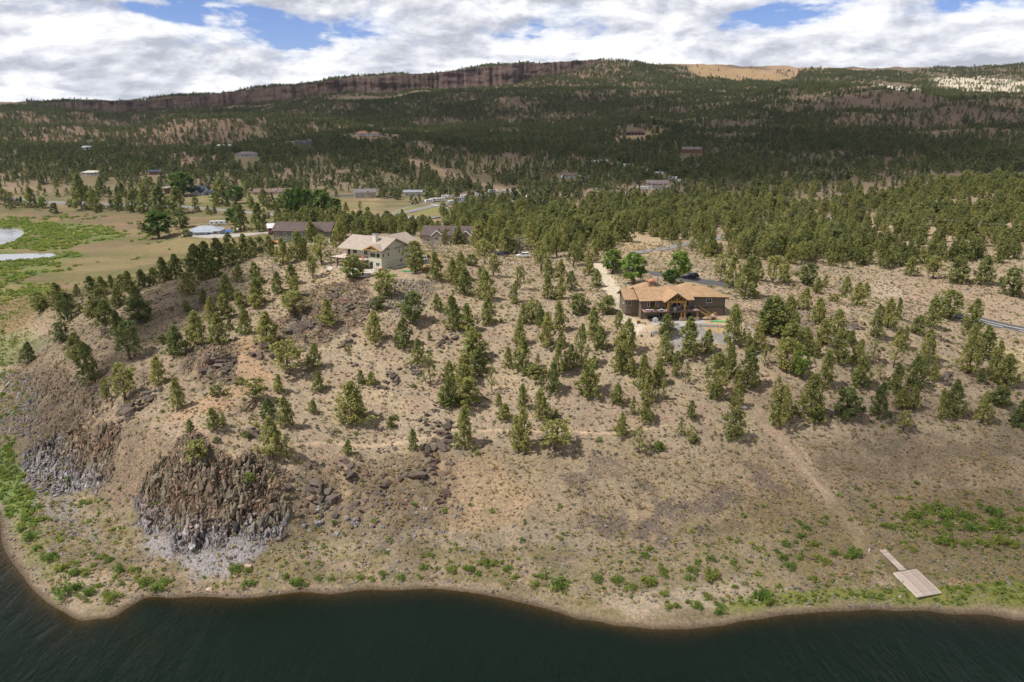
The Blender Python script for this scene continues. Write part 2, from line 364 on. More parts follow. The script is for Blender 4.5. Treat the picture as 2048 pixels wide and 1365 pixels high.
def rock_mat(name, top, red, low, waterline=9.0, white=0.5):
    m, w = new_mat(name)
    geo = w.n('ShaderNodeNewGeometry'); pos = geo.outputs['Position']
    oi = w.n('ShaderNodeObjectInfo').outputs['Random']
    n = w.noise(pos, 0.22, 5, 0.6); n2 = w.noise(pos, 2.6, 5, 0.65)
    c = w.mix(w.ramp(n, [(0.42, (0, 0, 0)), (0.58, (1, 1, 1))]), (*top, 1), (*red, 1))
    z = w.n('ShaderNodeSeparateXYZ', {0: pos}).outputs[2]
    zz = w.math('ADD', z, w.math('MULTIPLY', w.math('SUBTRACT', w.noise(pos, 0.5, 4, .6), 0.5), 7.0))
    lo = w.n('ShaderNodeMapRange', {0: zz, 1: waterline-2.5, 2: waterline+1.0, 3: 1.0, 4: 0.0}).outputs[0]
    c = w.mix(lo, c, (*low, 1))
    # mineral crust left by the falling water: streaks that run down the blocks
    mp = w.n('ShaderNodeMapping', {'Vector': pos, 'Scale': (2.2, 2.2, 0.5)}).outputs[0]
    stn = w.ramp(w.noise(mp, 1.0, 5, 0.65), [(0.50, (0, 0, 0)), (0.66, (1, 1, 1))])
    ws = w.math('MULTIPLY', w.math('MULTIPLY', stn, lo), white)
    c = w.mix(ws, c, (0.40, 0.385, 0.39, 1))
    g = w.ramp(n2, [(0.25, (0.55, 0.55, 0.55)), (0.5, (1, 1, 1)), (0.75, (1.35, 1.32, 1.28))])
    c = w.mix(1.0, c, g, 'MULTIPLY')
    k = w.math('ADD', w.math('MULTIPLY', oi, 0.7), 0.65)
    c = w.mix(1.0, c, w.n('ShaderNodeCombineColor', {0: k, 1: k, 2: k}).outputs[0], 'MULTIPLY')
    b = w.n('ShaderNodeBump', {'Height': n2, 'Strength': 0.8, 'Distance': 0.25})
    p = w.n('ShaderNodeBsdfPrincipled', {'Base Color': c, 'Roughness': 0.9, 'Specular IOR Level': 0.2, 'Normal': b.outputs[0]})
    w.n('ShaderNodeOutputMaterial', {0: p.outputs[0]})
    return m
M_ROCK = rock_mat('basalt', (0.170, 0.143, 0.104), (0.178, 0.116, 0.082), (0.175, 0.158, 0.162), 7.6, 1.0)
M_ROCKD = rock_mat('dark_basalt', (0.125, 0.105, 0.085), (0.105, 0.075, 0.06), (0.10, 0.082, 0.075), 4.0, 0.2)
M_STONE = rock_mat('loose_stone', (0.24, 0.19, 0.145), (0.26, 0.155, 0.105), (0.20, 0.18, 0.165), 5.0, 0.2)

def leaf_mat(name, c1, c2, c3, transl=0.35):
    m, w = new_mat(name)
    oi = w.n('ShaderNodeObjectInfo').outputs['Random']
    at = w.n('ShaderNodeAttribute', attribute_name='tone').outputs[0]
    c = w.ramp(oi, [(0.0, c1), (0.5, c2), (1.0, c3)])
    c = w.mix(1.0, c, at, 'MULTIPLY')
    d = w.n('ShaderNodeBsdfDiffuse', {'Color': c}); t = w.n('ShaderNodeBsdfTranslucent', {'Color': c})
    s = w.n('ShaderNodeMixShader', {0: transl, 1: d.outputs[0], 2: t.outputs[0]})
    w.n('ShaderNodeOutputMaterial', {0: s.outputs[0]})
    return m
M_JUN = leaf_mat('juniper_foliage', (0.225, 0.246, 0.088), (0.300, 0.310, 0.105), (0.365, 0.355, 0.125), .45)
M_JUND = leaf_mat('dark_juniper_foliage', (0.160, 0.195, 0.074), (0.215, 0.240, 0.084), (0.270, 0.285, 0.100), .45)
M_JUNO = leaf_mat('yellowish_juniper_foliage', (0.33, 0.33, 0.12), (0.35, 0.345, 0.12), (0.31, 0.31, 0.105), .45)
M_FOREST = leaf_mat('forest_foliage', (0.118, 0.145, 0.074), (0.172, 0.192, 0.088), (0.235, 0.245, 0.102), .42)
M_FORESTN = leaf_mat('near_forest_foliage', (0.185, 0.205, 0.080), (0.250, 0.265, 0.095), (0.320, 0.320, 0.115), .45)  # lighter copy of the forest leaf: sunlight on the near band put into colour
M_DECID = leaf_mat('broad_leaves', (0.095, 0.165, 0.045), (0.115, 0.190, 0.050), (0.14, 0.205, 0.055), .45)
M_BRIGHT = leaf_mat('bright_leaves', (0.20, 0.30, 0.07), (0.22, 0.31, 0.075), (0.24, 0.32, 0.08), .5)
M_WEED = leaf_mat('weed_leaves', (0.17, 0.25, 0.06), (0.22, 0.29, 0.07), (0.30, 0.33, 0.085), .5)
M_SAGE = leaf_mat('sage_twigs', (0.20, 0.18, 0.14), (0.27, 0.245, 0.18), (0.36, 0.32, 0.14), .3)
M_DRY = leaf_mat('dry_grass_blades', (0.42, 0.33, 0.15), (0.50, 0.39, 0.21), (0.34, 0.33, 0.12), .4)
M_BARK = simple_mat('bark', (0.12, 0.085, 0.06), 0.95, 0.3, 4, 0.03, 12)
M_DEAD = simple_mat('dead_wood', (0.27, 0.24, 0.21), 0.95, 0.25, 4, 0.03, 12)

# ------------------------------------------------------------------ mesh helpers
def tag(o, label=None, cat=None, group=None, kind=None):
    if label: o['label'] = label
    if cat: o['category'] = cat
    if group: o['group'] = group
    if kind: o['kind'] = kind
    return o
def link(name, me, mat=None, parent=None, loc=None, rot=None, scale=None):
    o = bpy.data.objects.new(name, me); COL.objects.link(o)
    if mat is not None and len(me.materials) == 0: me.materials.append(mat)
    if parent is not None: o.parent = parent
    if loc is not None: o.location = loc
    if rot is not None: o.rotation_euler = rot
    if scale is not None: o.scale = scale
    return o
def empty(name, loc=(0, 0, 0), rz=0.0):
    o = bpy.data.objects.new(name, None); COL.objects.link(o); o.location = loc; o.rotation_euler = (0, 0, rz)
    o.empty_display_size = 0.5
    return o
def np_mesh(name, verts, faces, smooth=False):
    me = bpy.data.meshes.new(name); verts = np.asarray(verts, np.float32); faces = np.asarray(faces, np.int32)
    nf, k = faces.shape
    me.vertices.add(len(verts)); me.vertices.foreach_set('co', verts.ravel())
    me.loops.add(nf*k); me.loops.foreach_set('vertex_index', faces.ravel())
    me.polygons.add(nf); me.polygons.foreach_set('loop_start', np.arange(nf, dtype=np.int32)*k)
    try: me.polygons.foreach_set('loop_total', np.full(nf, k, np.int32))
    except Exception: pass
    me.polygons.foreach_set('use_smooth', np.full(nf, smooth))
    me.update(calc_edges=True)
    return me
def col_attr(me, name, cols):
    a = me.color_attributes.new(name, 'FLOAT_COLOR', 'POINT'); c = np.ones((len(cols), 4), np.float32); c[:, :3] = cols
    a.data.foreach_set('color', c.ravel())
class MB:
    """collects simple solids in local coordinates and links them as one mesh object"""
    def __init__(s): s.v = []; s.f = []
    def raw(s, vs, fs):
        b = len(s.v); s.v += [tuple(v) for v in vs]; s.f += [tuple(i+b for i in f) for f in fs]; return s
    def box(s, x0, x1, y0, y1, z0, z1):
        vs = [(x0,y0,z0),(x1,y0,z0),(x1,y1,z0),(x0,y1,z0),(x0,y0,z1),(x1,y0,z1),(x1,y1,z1),(x0,y1,z1)]
        return s.raw(vs, [(0,3,2,1),(4,5,6,7),(0,1,5,4),(1,2,6,5),(2,3,7,6),(3,0,4,7)])
    def bar(s, a, b, w, h=None):
        """rectangular bar from a to b"""
        h = h or w; a = Vector(a); b = Vector(b); d = (b-a).normalized()
        up = Vector((0, 0, 1)) if abs(d.z) < 0.95 else Vector((0, 1, 0))
        sx = d.cross(up).normalized()*(w/2); sz = sx.cross(d).normalized()*(h/2)
        vs = [p+i*sx+j*sz for p in (a, b) for i, j in ((-1,-1),(1,-1),(1,1),(-1,1))]
        return s.raw(vs, [(0,1,2,3),(4,7,6,5),(0,4,5,1),(1,5,6,2),(2,6,7,3),(3,7,4,0)])
    def tube(s, pts, rad, n=6, cap=True):
        pts = [Vector(p) for p in pts]; rad = rad if hasattr(rad, '__len__') else [rad]*len(pts); b0 = []
        for i, p in enumerate(pts):
            d = (pts[min(i+1, len(pts)-1)]-pts[max(i-1, 0)]).normalized()
            up = Vector((0, 0, 1)) if abs(d.z) < 0.9 else Vector((1, 0, 0))
            u = d.cross(up).normalized(); v = d.cross(u)
            b0.append([p+(u*cos(2*pi*k/n)+v*sin(2*pi*k/n))*rad[i] for k in range(n)])
        vs = [q for ring in b0 for q in ring]; fs = []
        for i in range(len(pts)-1):
            for k in range(n): fs.append((i*n+k, i*n+(k+1)%n, (i+1)*n+(k+1)%n, (i+1)*n+k))
        if cap: fs += [tuple(range(n)), tuple((len(pts)-1)*n+k for k in range(n))[::-1]]
        return s.raw(vs, fs)
    def prism(s, poly, z0, z1):
        n = len(poly); vs = [(x, y, z0) for x, y in poly]+[(x, y, z1) for x, y in poly]
        return s.raw(vs, [tuple(range(n))[::-1], tuple(range(n, 2*n))]+[(i, (i+1)%n, n+(i+1)%n, n+i) for i in range(n)])
    def slab(s, quad, t):
        """thick sheet under a quad (or polygon), thickness t downwards"""
        n = len(quad); vs = [tuple(q) for q in quad]+[(q[0], q[1], q[2]-t) for q in quad]
        return s.raw(vs, [tuple(range(n)), tuple(range(n, 2*n))[::-1]]+[(i, n+i, n+(i+1)%n, (i+1)%n) for i in range(n)])
    def mesh(s, name, mat=None, bevel=0):
        me = bpy.data.meshes.new(name); me.from_pydata(s.v, [], s.f)
        bm = bmesh.new(); bm.from_mesh(me); bmesh.ops.recalc_face_normals(bm, faces=bm.faces)
        if bevel: bmesh.ops.bevel(bm, geom=list(bm.edges), offset=bevel, segments=1, affect='EDGES')
        bm.to_mesh(me); bm.free()
        if mat is not None: me.materials.append(mat)
        return me
    def build(s, name, mat, parent=None, loc=None, rot=None, bevel=0):
        return link(name, s.mesh(name, mat, bevel), None, parent, loc, rot)

# ------------------------------------------------------------------ level pads for the houses
_C = pix1(763.5, 541); TAN = dict(o=_C, z=float(_C[2])+0.1)
TAN_A = R(31)
_B = pix1(1282, 639); BRN = dict(o=_B, z=float(_B[2])); BRN_A = R(7)
def local_to_world(o, a, u, v): return (o[0]+u*cos(a)-v*sin(a), o[1]+u*sin(a)+v*cos(a))
# the tan house: local +x runs along the gable side (away to the right), local +y into the house to the left-back
# frame: ux = direction of the front facade towards its right corner, uy = receding direction
TF = -TAN_A
cx, cy = local_to_world(TAN['o'], TF, -8, 6.5)
PADS.append((cx, cy, 10, 12, TF, TAN['z'], 7))
cx, cy = local_to_world(BRN['o'], BRN_A, 12.6, 4)
PADS.append((cx, cy, 12.6, 9.5, BRN_A, BRN['z'], 5))
def pad_at(px, py, rx, ry, rot, fe=6, dz=0.0):
    q = pix1(px, py); PADS.append((q[0], q[1], rx, ry, rot, float(q[2])+dz, fe)); return q

# ------------------------------------------------------------------ colour of the ground
C_HILL = np.array((0.300, 0.235, 0.168)); C_HILL2 = np.array((0.275, 0.220, 0.158)); C_GOLD = np.array((0.35, 0.275, 0.170))
C_LOW = np.array((0.215, 0.170, 0.117)); C_GRAV = np.array((0.27, 0.225, 0.165)); C_FOR = np.array((0.200, 0.150, 0.105))
RAMP_LINE = [(1194,528),(1212,562),(1236,598),(1250,636),(1272,662)]
def build_albedo(x, y, h):
    n = len(x); c = np.empty((n, 3)); rocky = np.zeros(n)
    def put(mask, col, k=1.0):
        kk = (np.clip(mask, 0, 1)*k)[:, None]; c[:] = c*(1-kk)+np.asarray(col)*kk
    a = fbm(x/14, y/14, 61, 4)[:, None]; b = fbm(x/4, y/4, 66, 3)
    c[:] = C_HILL*(1-a)+C_HILL2*a
    put(sstep(.52, .68, b), C_GOLD, .45); put(sstep(.55, .7, fbm(x/7, y/7, 70, 3)), (.27, .19, .145), .5)
    # draw-down slope of the reservoir
    low = 1-sstep(9.5, 12.5, h+4*(fbm(x/12, y/12, 80, 3)-.5)); nearhill = (y < 215)
    put(low*nearhill, C_LOW)
    put(low*nearhill*sstep(.45, .62, fbm(x/9, y/9, 82, 4)), (.27, .20, .135), .7); put(low*nearhill*(1-sstep(3.5, 6.5, h+3*(fbm(x/9, y/9, 83, 3)-.5)))*sstep(.40, .58, fbm(x/3.5, y/2.5, 84, 4)), (.155, .135, .062), .75)
    put(low*nearhill*sstep(.5, .64, fbm(x/6, y/5, 85, 4)), (.15, .118, .078), .65)
    # forest floor beyond, its colour darkened for thin cloud shade
    far = sstep(330, 620, y); put(far, C_FOR); put(far*sstep(.40, .60, fbm(x/60, y/60, 90, 4)), (.150, .128, .074), .8)
    put(sstep(1300, 2200, y), (.150, .112, .082), .85)
    for f, col, k, rk in COVER:
        m = f(x, y); put(m, col, k); rocky = np.maximum(rocky, m*rk)
    put(line_mask(RAMP_LINE, 3.4, 1.4, wob=.8)(x, y), (.48, .41, .32), .95)
    lf = (1-sstep(-95, -55, x+14*(fbm(x/15, y/15, 140, 3)-.5)))*(1-sstep(215, 260, y))*sstep(2.5, 6, h); put(lf, (.200, .150, .108), .6); put(lf*sstep(.5, .62, fbm(x/5, y/5, 141, 3)), (.13, .10, .078), .6)
    pl = ((y > 290) & (y < 760) & (x < -50))*(1-sstep(12, 22, h))
    st = fbm(x/60, y/16, 130, 4); put(pl*sstep(.50, .64, st), (.215, .18, .085), .55); put(pl*(1-sstep(.36, .47, st)), (.115, .120, .048), .6); put(pl*sstep(.56, .66, fbm(x/22, y/9, 133, 3)), (.20, .13, .09), .5)
    for f, amp in BLUFFS:
        m = f(x, y); rocky = np.maximum(rocky, m*min(1, max(0, amp-.45)/.9))
        put(m*sstep(.30, .45, fbm(x/3.2, y/3.2, 95, 3)), (.085, .066, .05), min(.95, .10+.48*amp))  # ground between the rocks painted dark so the gaps read as shade
        if amp > 1.2:
            lowm = m*(1-sstep(3.5, 6.0, h+3*(fbm(x/4, y/4, 97, 3)-.5))); put(lowm, (.15, .13, .125), .75)
            put(lowm*sstep(.47, .60, fbm(x/1.4, y/5, 96, 3)), (.34, .325, .33), .75)
    # wet margin
    shore = nearhill*1.0
    put(shore*(1-sstep(.2, .75, h+0.8*(fbm(x/4, y/4, 99, 3)-.5))), (.215, .168, .120), .6)
    put(shore*(1-sstep(0.03, .38, h)), (.085, .062, .042), .9)
    return c, rocky

rg = region
COVER = [
 # left valley floor, some thin cloud shade put into these colours
 (rg([(-200,405),(180,410),(380,424),(560,432),(560,476),(470,480),(420,520),(200,600),(60,640),(-200,660)], 6, 40, 2, 4), (.150, .125, .068), 1, 0),
 (rg([(0,425),(220,425),(420,440),(380,462),(250,470),(120,440),(0,438)], 6, 30, 3, 3), (.185, .122, .088), .75, 0),
 (rg([(330,480),(470,485),(400,505),(250,540),(110,560),(110,530),(250,500)], 5, 30, 4, 3), (.20, .155, .085), .8, 0),
 (rg([(-200,438),(60,436),(215,455),(262,470),(150,492),(170,510),(110,530),(130,545),(60,560),(80,590),(-200,640)], 7, 22, 5, 2), (.105, .150, .040), .8, 0),
 (rg([(-200,480),(60,485),(150,492),(100,510),(-200,520)], 3, 22, 6, 2), (.14, .165, .045), .7, 0),
 (rg([(0,570),(90,565),(200,545),(160,590),(60,640),(-200,690),(-200,600)], 4, 22, 7, 2), (.24, .165, .095), .6, 0),
 (rg([(-200,650),(60,655),(105,680),(60,715),(-50,740),(-200,740)], 2, 10, 8, 2), (.16, .18, .085), .8, 0),
 (rg([(-200,880),(20,890),(45,940),(95,1000),(70,1020),(40,1000),(60,1070),(0,1010),(-200,960)], 1.2, 5, 9, .5), (.11, .18, .04), .85, 0),
 (rg([(25,1020),(90,1060),(120,1110),(180,1160),(150,1180),(90,1150),(40,1090)], 1.6, 4, 10, .5), (.17, .18, .065), .6, 0),
 (rg([(110,1155),(190,1140),(290,1150),(300,1185),(240,1215),(160,1232),(100,1195)], 1.0, 5, 11, .5), (.30, .235, .17), .7, 0),
 # orange dirt clearings and track on the left
 (rg([(458,690),(505,668),(512,700),(545,750),(520,770),(480,800),(440,830),(370,850),(345,835),(400,795),(468,778),(480,745)], 1.2, 6, 12, .8), (.37, .24, .15), .75, 0),
 (line_mask([(430,900),(385,850),(350,880)], 1.0), (.38, .28, .18), .5, 0),
 (rg([(640,545),(680,550),(675,585),(650,610),(620,620),(600,640),(585,630),(620,590)], 1, 6, 13, .8), (.36, .27, .19), .8, 0),
 (rg([(700,548),(830,548),(860,580),(800,600),(700,580)], .8, 6, 14, .8), (.34, .26, .19), .6, 0),
 (rg([(800,560),(870,565),(860,610),(800,640),(760,600)], 1, 4, 15, .8), (.28, .25, .22), .6, 1),
 (rg([(740,510),(850,500),(900,520),(880,545),(820,535),(740,548)], 1, 8, 16, .8), (.40, .29, .15), .8, 0),
 (rg([(265,1010),(330,1060),(420,1050),(540,1035),(565,1060),(500,1110),(430,1165),(360,1145),(300,1095)], 1.2, 4, 50, .8), (.27, .25, .262), .9, .3),
 (rg([(45,940),(100,990),(175,1000),(140,1030),(220,1080),(150,1070),(90,1020)], 1.4, 4, 51, .8), (.22, .20, .19), .7, .3),
 (rg([(225,870),(330,860),(350,900),(290,980),(250,1010),(180,990),(240,940)], 1.4, 5, 52, 1), (.235, .168, .118), .75, .35),
 (rg([(830,930),(1000,900),(1060,960),(1040,1050),(860,1080),(900,1000)], 2, 6, 53, 1.5), (.33, .235, .145), .6, 0),
 (rg([(1040,905),(1420,900),(1480,1000),(1200,1060),(1060,1040)], 3, 8, 54, 2), (.29, .225, .15), .6, 0),
 # footpaths
 (line_mask([(560,890),(640,889),(700,891),(830,882),(900,857),(1040,862),(1230,866),(1330,850)], .55, .35, wob=1.2), (.45, .34, .23), .75, 0),
 (line_mask([(990,762),(1050,757),(1090,750)], .5, .4, wob=1), (.42, .32, .22), .5, 0),
 (line_mask([(1440,760),(1478,790),(1520,830),(1560,875),(1620,950),(1680,1020),(1712,1060),(1735,1120),(1765,1160)], 2.6, 1.2, wob=1.2), (.32, .235, .165), .8, 0),
 (line_mask([(1560,875),(1620,950),(1680,1020),(1712,1060),(1722,1110)], .5, .3, wob=.6), (.42, .33, .23), .5, 0),
 (line_mask([(1585,875),(1645,955),(1700,1025),(1728,1070)], .5, .3, wob=.6), (.42, .33, .23), .5, 0),
 (rg([(1440,750),(1500,740),(1590,745),(1580,775),(1500,800),(1470,790)], 1.2, 6, 17, .8), (.33, .24, .17), .7, 0),
 (line_mask([(1540,770),(1800,800),(2048,820)], 2.0, 1.5, wob=1), (.33, .25, .18), .4, 0),
 # around the brown house
 (line_mask([(1196,532),(1215,565),(1240,600),(1255,640),(1290,665)], 3.6, 2.0, wob=1.5), (.46, .37, .27), .8, 0),
 (rg([(1240,640),(1470,640),(1510,600),(1530,640),(1500,700),(1300,700),(1240,660)], 1.5, 6, 18, 1), (.40, .30, .20), .7, 0),
 (rg([(1330,660),(1455,656),(1482,672),(1470,690),(1400,690),(1360,700),(1330,700)], .6, 6, 19, .5), (.26, .245, .24), .9, 0),
 (line_mask([(1475,640),(1500,680),(1512,720)], 2.0, 1.0, wob=1), (.31, .28, .25), .6, 0),
 (rg([(1405,655),(1445,650),(1455,668),(1415,672)], .4, 3, 20, .3), (.44, .31, .14), .8, 0),
 # lower shore: weeds and gravel bars
 (rg([(600,1090),(760,1075),(1060,1045),(1240,1080),(1240,1110),(900,1085),(620,1115)], 1.2, 6, 21, .8), (.28, .235, .18), .5, 0),
 (rg([(1480,1010),(1750,985),(2100,990),(2100,1170),(1780,1150),(1500,1160)], 3, 7, 22, 1), (.16, .125, .065), .62, 0),
 (rg([(1180,1090),(1560,1060),(1600,1190),(1300,1200),(1100,1170)], 3, 6, 23, 1), (.25, .20, .125), .5, 0),
 (rg([(1180,1190),(1400,1170),(1520,1150),(1540,1180),(1400,1225),(1280,1240)], 1, 5, 24, .8), (.33, .27, .20), .7, 0),
 (rg([(1430,1210),(1560,1182),(1760,1176),(2100,1160),(2100,1222),(1850,1212),(1700,1205),(1560,1214),(1470,1232)], .6, 4, 25, .5), (.15, .165, .035), .8, 0),
 # right-hand slope and road cut
 (rg([(1690,572),(1760,560),(1800,575),(1790,605),(1760,612),(1700,590)], 1.5, 6, 26, 1), (.52, .45, .36), .75, 0),
 (rg([(1560,560),(1800,545),(2100,560),(2100,640),(1860,640),(1700,620),(1500,600)], 3, 10, 27, 2), (.30, .225, .165), .7, 0),
 (rg([(1960,690),(2100,700),(2100,770),(2000,730)], 2, 6, 28, 2), (.36, .30, .17), .6, 0),
 (rg([(1240,470),(1330,462),(1340,510),(1250,520)], 3, 10, 29, 2), (.42, .31, .19), .6, 0),
 (rg([(1480,480),(1540,455),(1560,470),(1500,495)], 3, 10, 30, 2), (.42, .31, .20), .7, 0),
 (rg([(1640,470),(1760,425),(2100,420),(2100,470),(1750,500)], 4, 14, 31, 3), (.36, .26, .19), .7, 0),
 # valley fields
 (rg([(380,385),(570,395),(560,420),(380,412)], 4, 18, 32, 3), (.20, .18, .088), .8, 0),
 (rg([(640,405),(760,395),(760,425),(640,430)], 4, 18, 33, 3), (.30, .235, .12), .8, 0),
 (rg([(782,425),(800,417),(850,410),(900,420),(895,428),(850,432)], 1, 18, 34, 1), (.17, .20, .055), .9, 0),
 (rg([(780,436),(860,436),(880,444),(820,446)], 1, 18, 35, 1), (.40, .31, .15), .8, 0),
 (rg([(0,370),(110,375),(100,392),(0,400)], 5, 20, 36, 3), (.23, .17, .12), .7, 0),
 (rg([(230,300),(330,300),(440,320),(380,340),(260,320)], 8, 30, 37, 5), (.34, .235, .17), .7, 0),
 (rg([(700,268),(790,262),(860,290),(900,318),(870,320),(800,285),(700,280)], 5, 20, 38, 4), (.36, .26, .18), .8, 0),
 (rg([(1220,278),(1330,268),(1300,285),(1220,288)], 5, 20, 39, 4), (.42, .30, .18), .8, 0),
 (line_mask([(820,322),(900,350),(980,372),(1060,388),(1140,392)], 14, 6), (.36, .25, .17), .7, 0),
 (rg([(1150,380),(1330,370),(1330,400),(1180,410)], 5, 20, 40, 4), (.33, .235, .17), .7, 0),
 # the far slopes
 (rg([(0,212),(150,240),(300,236),(480,225),(640,215),(700,240),(400,290),(0,290)], 30, 90, 41, 12), (.17, .115, .085), .8, 0),
 (rg([(1330,128),(1450,134),(1600,140),(1590,158),(1480,165),(1380,150)], 18, 90, 42, 8), (.33, .225, .125), .85, 0),
 (rg([(1712,188),(1750,172),(1830,176),(1835,190)], 8, 40, 43, 5), (.58, .53, .45), .95, 0),
 (rg([(1860,150),(1960,152),(2100,172),(2100,192),(1960,186),(1890,178)], 20, 60, 44, 8), (.55, .48, .38), .85, 0),
 (rg([(1540,135),(1740,140),(1720,155),(1540,150)], 18, 60, 45, 8), (.34, .23, .15), .8, 0),
 (rg([(1560,205),(1750,198),(2048,212),(2048,300),(1800,290),(1600,250)], 25, 60, 46, 10), (.19, .135, .10), .7, 0),
 (rg([(820,200),(1120,135),(1230,150),(1230,180),(1000,200)], 25, 60, 47, 10), (.17, .105, .085), .7, 0)]
for (px, py, r, k) in [(1190,1053,34,.8),(1235,1040,30,.8),(1300,1065,42,.8),(1325,1020,38,.8),(1380,1008,26,.7),(1420,1012,26,.7),(1455,1000,34,.75),(1520,940,28,.6),(1530,975,34,.5),(1294,975,26,.7),(1240,947,22,.6),(1155,960,36,.6),(1200,930,30,.5),(1400,1065,24,.5)]:
    COVER.append((rg([(px-r*.8,py-r*.5),(px+r*.2,py-r*.7),(px+r,py-r*.1),(px+r*.6,py+r*.6),(px-r*.5,py+r*.5)], 1.6, 3.0, 100+px, .6), (.135, .108, .098), min(1, k*.95), .35))

# ------------------------------------------------------------------ terrain mesh
def terrain():
    ys = [92.0]
    while ys[-1] < 262: ys.append(ys[-1]+0.33)
    while ys[-1] < 4700: ys.append(ys[-1]*1.0085)
    ys = np.array(ys)
    th = np.concatenate([np.linspace(-3.2, -.86, 22), np.linspace(-.84, .84, 860), np.linspace(.86, 3.2, 22)])
    X = (ys[:, None]*th[None]).ravel(); Y = np.repeat(ys[:, None], len(th), 1).ravel()
    h = hfull(X, Y)
    nr, nc = len(ys), len(th)
    i = (np.arange(nr-1)[:, None]*nc+np.arange(nc-1)[None]).ravel()
    F = np.stack([i, i+1, i+nc+1, i+nc], 1)
    me = np_mesh('terrain', np.stack([X, Y, h], 1), F, True)
    c, rk = build_albedo(X, Y, h)
    col_attr(me, 'albedo', c)
    a = me.attributes.new('rocky', 'FLOAT', 'POINT'); a.data.foreach_set('value', rk.astype(np.float32))
    o = link('terrain', me, M_GROUND); tag(o, kind='structure')
    print('terrain verts', len(X))
# ------------------------------------------------------------------ ponds, roads (before the terrain so that it can be levelled)
def ribbon(name, pts, width, mat, lift=0.12, step=4.0, label=None, kind='structure', H=None):
    w = poly_world(pts); seg = [w[0]]
    for a, b in zip(w[:-1], w[1:]):
        n = max(1, int(np.hypot(*(b-a))/step))
        for k in range(1, n+1): seg.append(a+(b-a)*k/n)
    s = np.array(seg)
    for _ in range(6): s[1:-1] = (s[:-2]+2*s[1:-1]+s[2:])/4
    d = np.gradient(s, axis=0); d /= np.linalg.norm(d, axis=1)[:, None]+1e-9; nrm = np.stack([-d[:, 1], d[:, 0]], 1)
    K = 5; offs = np.linspace(-.5, .5, K)*width
    V = (s[:, None]+nrm[:, None]*offs[None, :, None]).reshape(-1, 2)
    z = np.maximum(hfull(V[:, 0], V[:, 1]), hsmooth(V[:, 0], V[:, 1])).reshape(-1, K)
    z[:] = z.max(1, keepdims=True)*.6+z*.4
    for _ in range(3): z[1:-1] = (z[:-2]+2*z[1:-1]+z[2:])/4
    z = z+lift
    top = np.concatenate([V, z.reshape(-1, 1)], 1); n = len(s)
    i = (np.arange(n-1)[:, None]*K+np.arange(K-1)[None]).ravel(); F = [tuple(r) for r in np.stack([i, i+1, i+K+1, i+K], 1)]
    # skirts so the road has a shoulder
    vs = [tuple(v) for v in top]; b = len(vs)
    for r in range(n):
        e0 = s[r]-nrm[r]*(width*.5+.9); e1 = s[r]+nrm[r]*(width*.5+.9)
        vs += [(e0[0], e0[1], z[r, 0]-lift-.8), (e1[0], e1[1], z[r, -1]-lift-.8)]
    for r in range(n-1):
        F += [(b+2*r, r*K, (r+1)*K, b+2*r+2), (r*K+K-1, b+2*r+1, b+2*r+3, (r+1)*K+K-1)]
    me = bpy.data.meshes.new(name); me.from_pydata(vs, [], F); me.update()
    o = link(name, me, mat); tag(o, kind=kind)
    return s, z
def water_mat(name, deep, rough, bump, wscale=1.0, useattr=True, ior=1.18):
    m, w = new_mat(name)
    pos = w.n('ShaderNodeNewGeometry').outputs['Position']
    mp = w.n('ShaderNodeMapping', {'Vector': pos, 'Rotation': (0, 0, R(28)), 'Scale': (1.0*wscale, 0.28*wscale, 1)}).outputs[0]
    n1 = w.noise(mp, 1.5, 4, 0.6, 0.4); n2 = w.noise(mp, 0.33, 3, 0.5, .3); n3 = w.noise(pos, 0.03, 3, 0.5)
    hh = w.math('ADD', w.math('MULTIPLY', n1, 0.10), w.math('MULTIPLY', n2, 0.22))
    amp = w.n('ShaderNodeMapRange', {0: n3, 1: .35, 2: .65, 3: .3, 4: 1.3}).outputs[0]
    b = w.n('ShaderNodeBump', {'Height': hh, 'Strength': w.math('MULTIPLY', amp, bump), 'Distance': 1.6})
    if useattr:
        dep = w.n('ShaderNodeAttribute', attribute_name='depth').outputs['Fac']
        op = w.math('SUBTRACT', 1.0, w.math('POWER', 2.718, w.math('MULTIPLY', dep, -1.35)))
        op = w.math('ADD', w.math('MULTIPLY', op, 0.85), 0.15, clamp=True)
    else: op = 0.93
    dif = w.n('ShaderNodeBsdfDiffuse', {'Color': (*deep, 1)})
    tr = w.n('ShaderNodeBsdfTransparent', {'Color': (0.80, 0.72, 0.48, 1)})
    body = w.n('ShaderNodeMixShader', {0: op, 1: tr.outputs[0], 2: dif.outputs[0]})
    gl = w.n('ShaderNodeBsdfGlossy', {'Roughness': rough, 'Normal': b.outputs[0]})
    fr = w.n('ShaderNodeFresnel', {'IOR': ior, 'Normal': b.outputs[0]})
    s = w.n('ShaderNodeMixShader', {0: fr.outputs[0], 1: body.outputs[0], 2: gl.outputs[0]})
    w.n('ShaderNodeOutputMaterial', {0: s.outputs[0]})
    return m
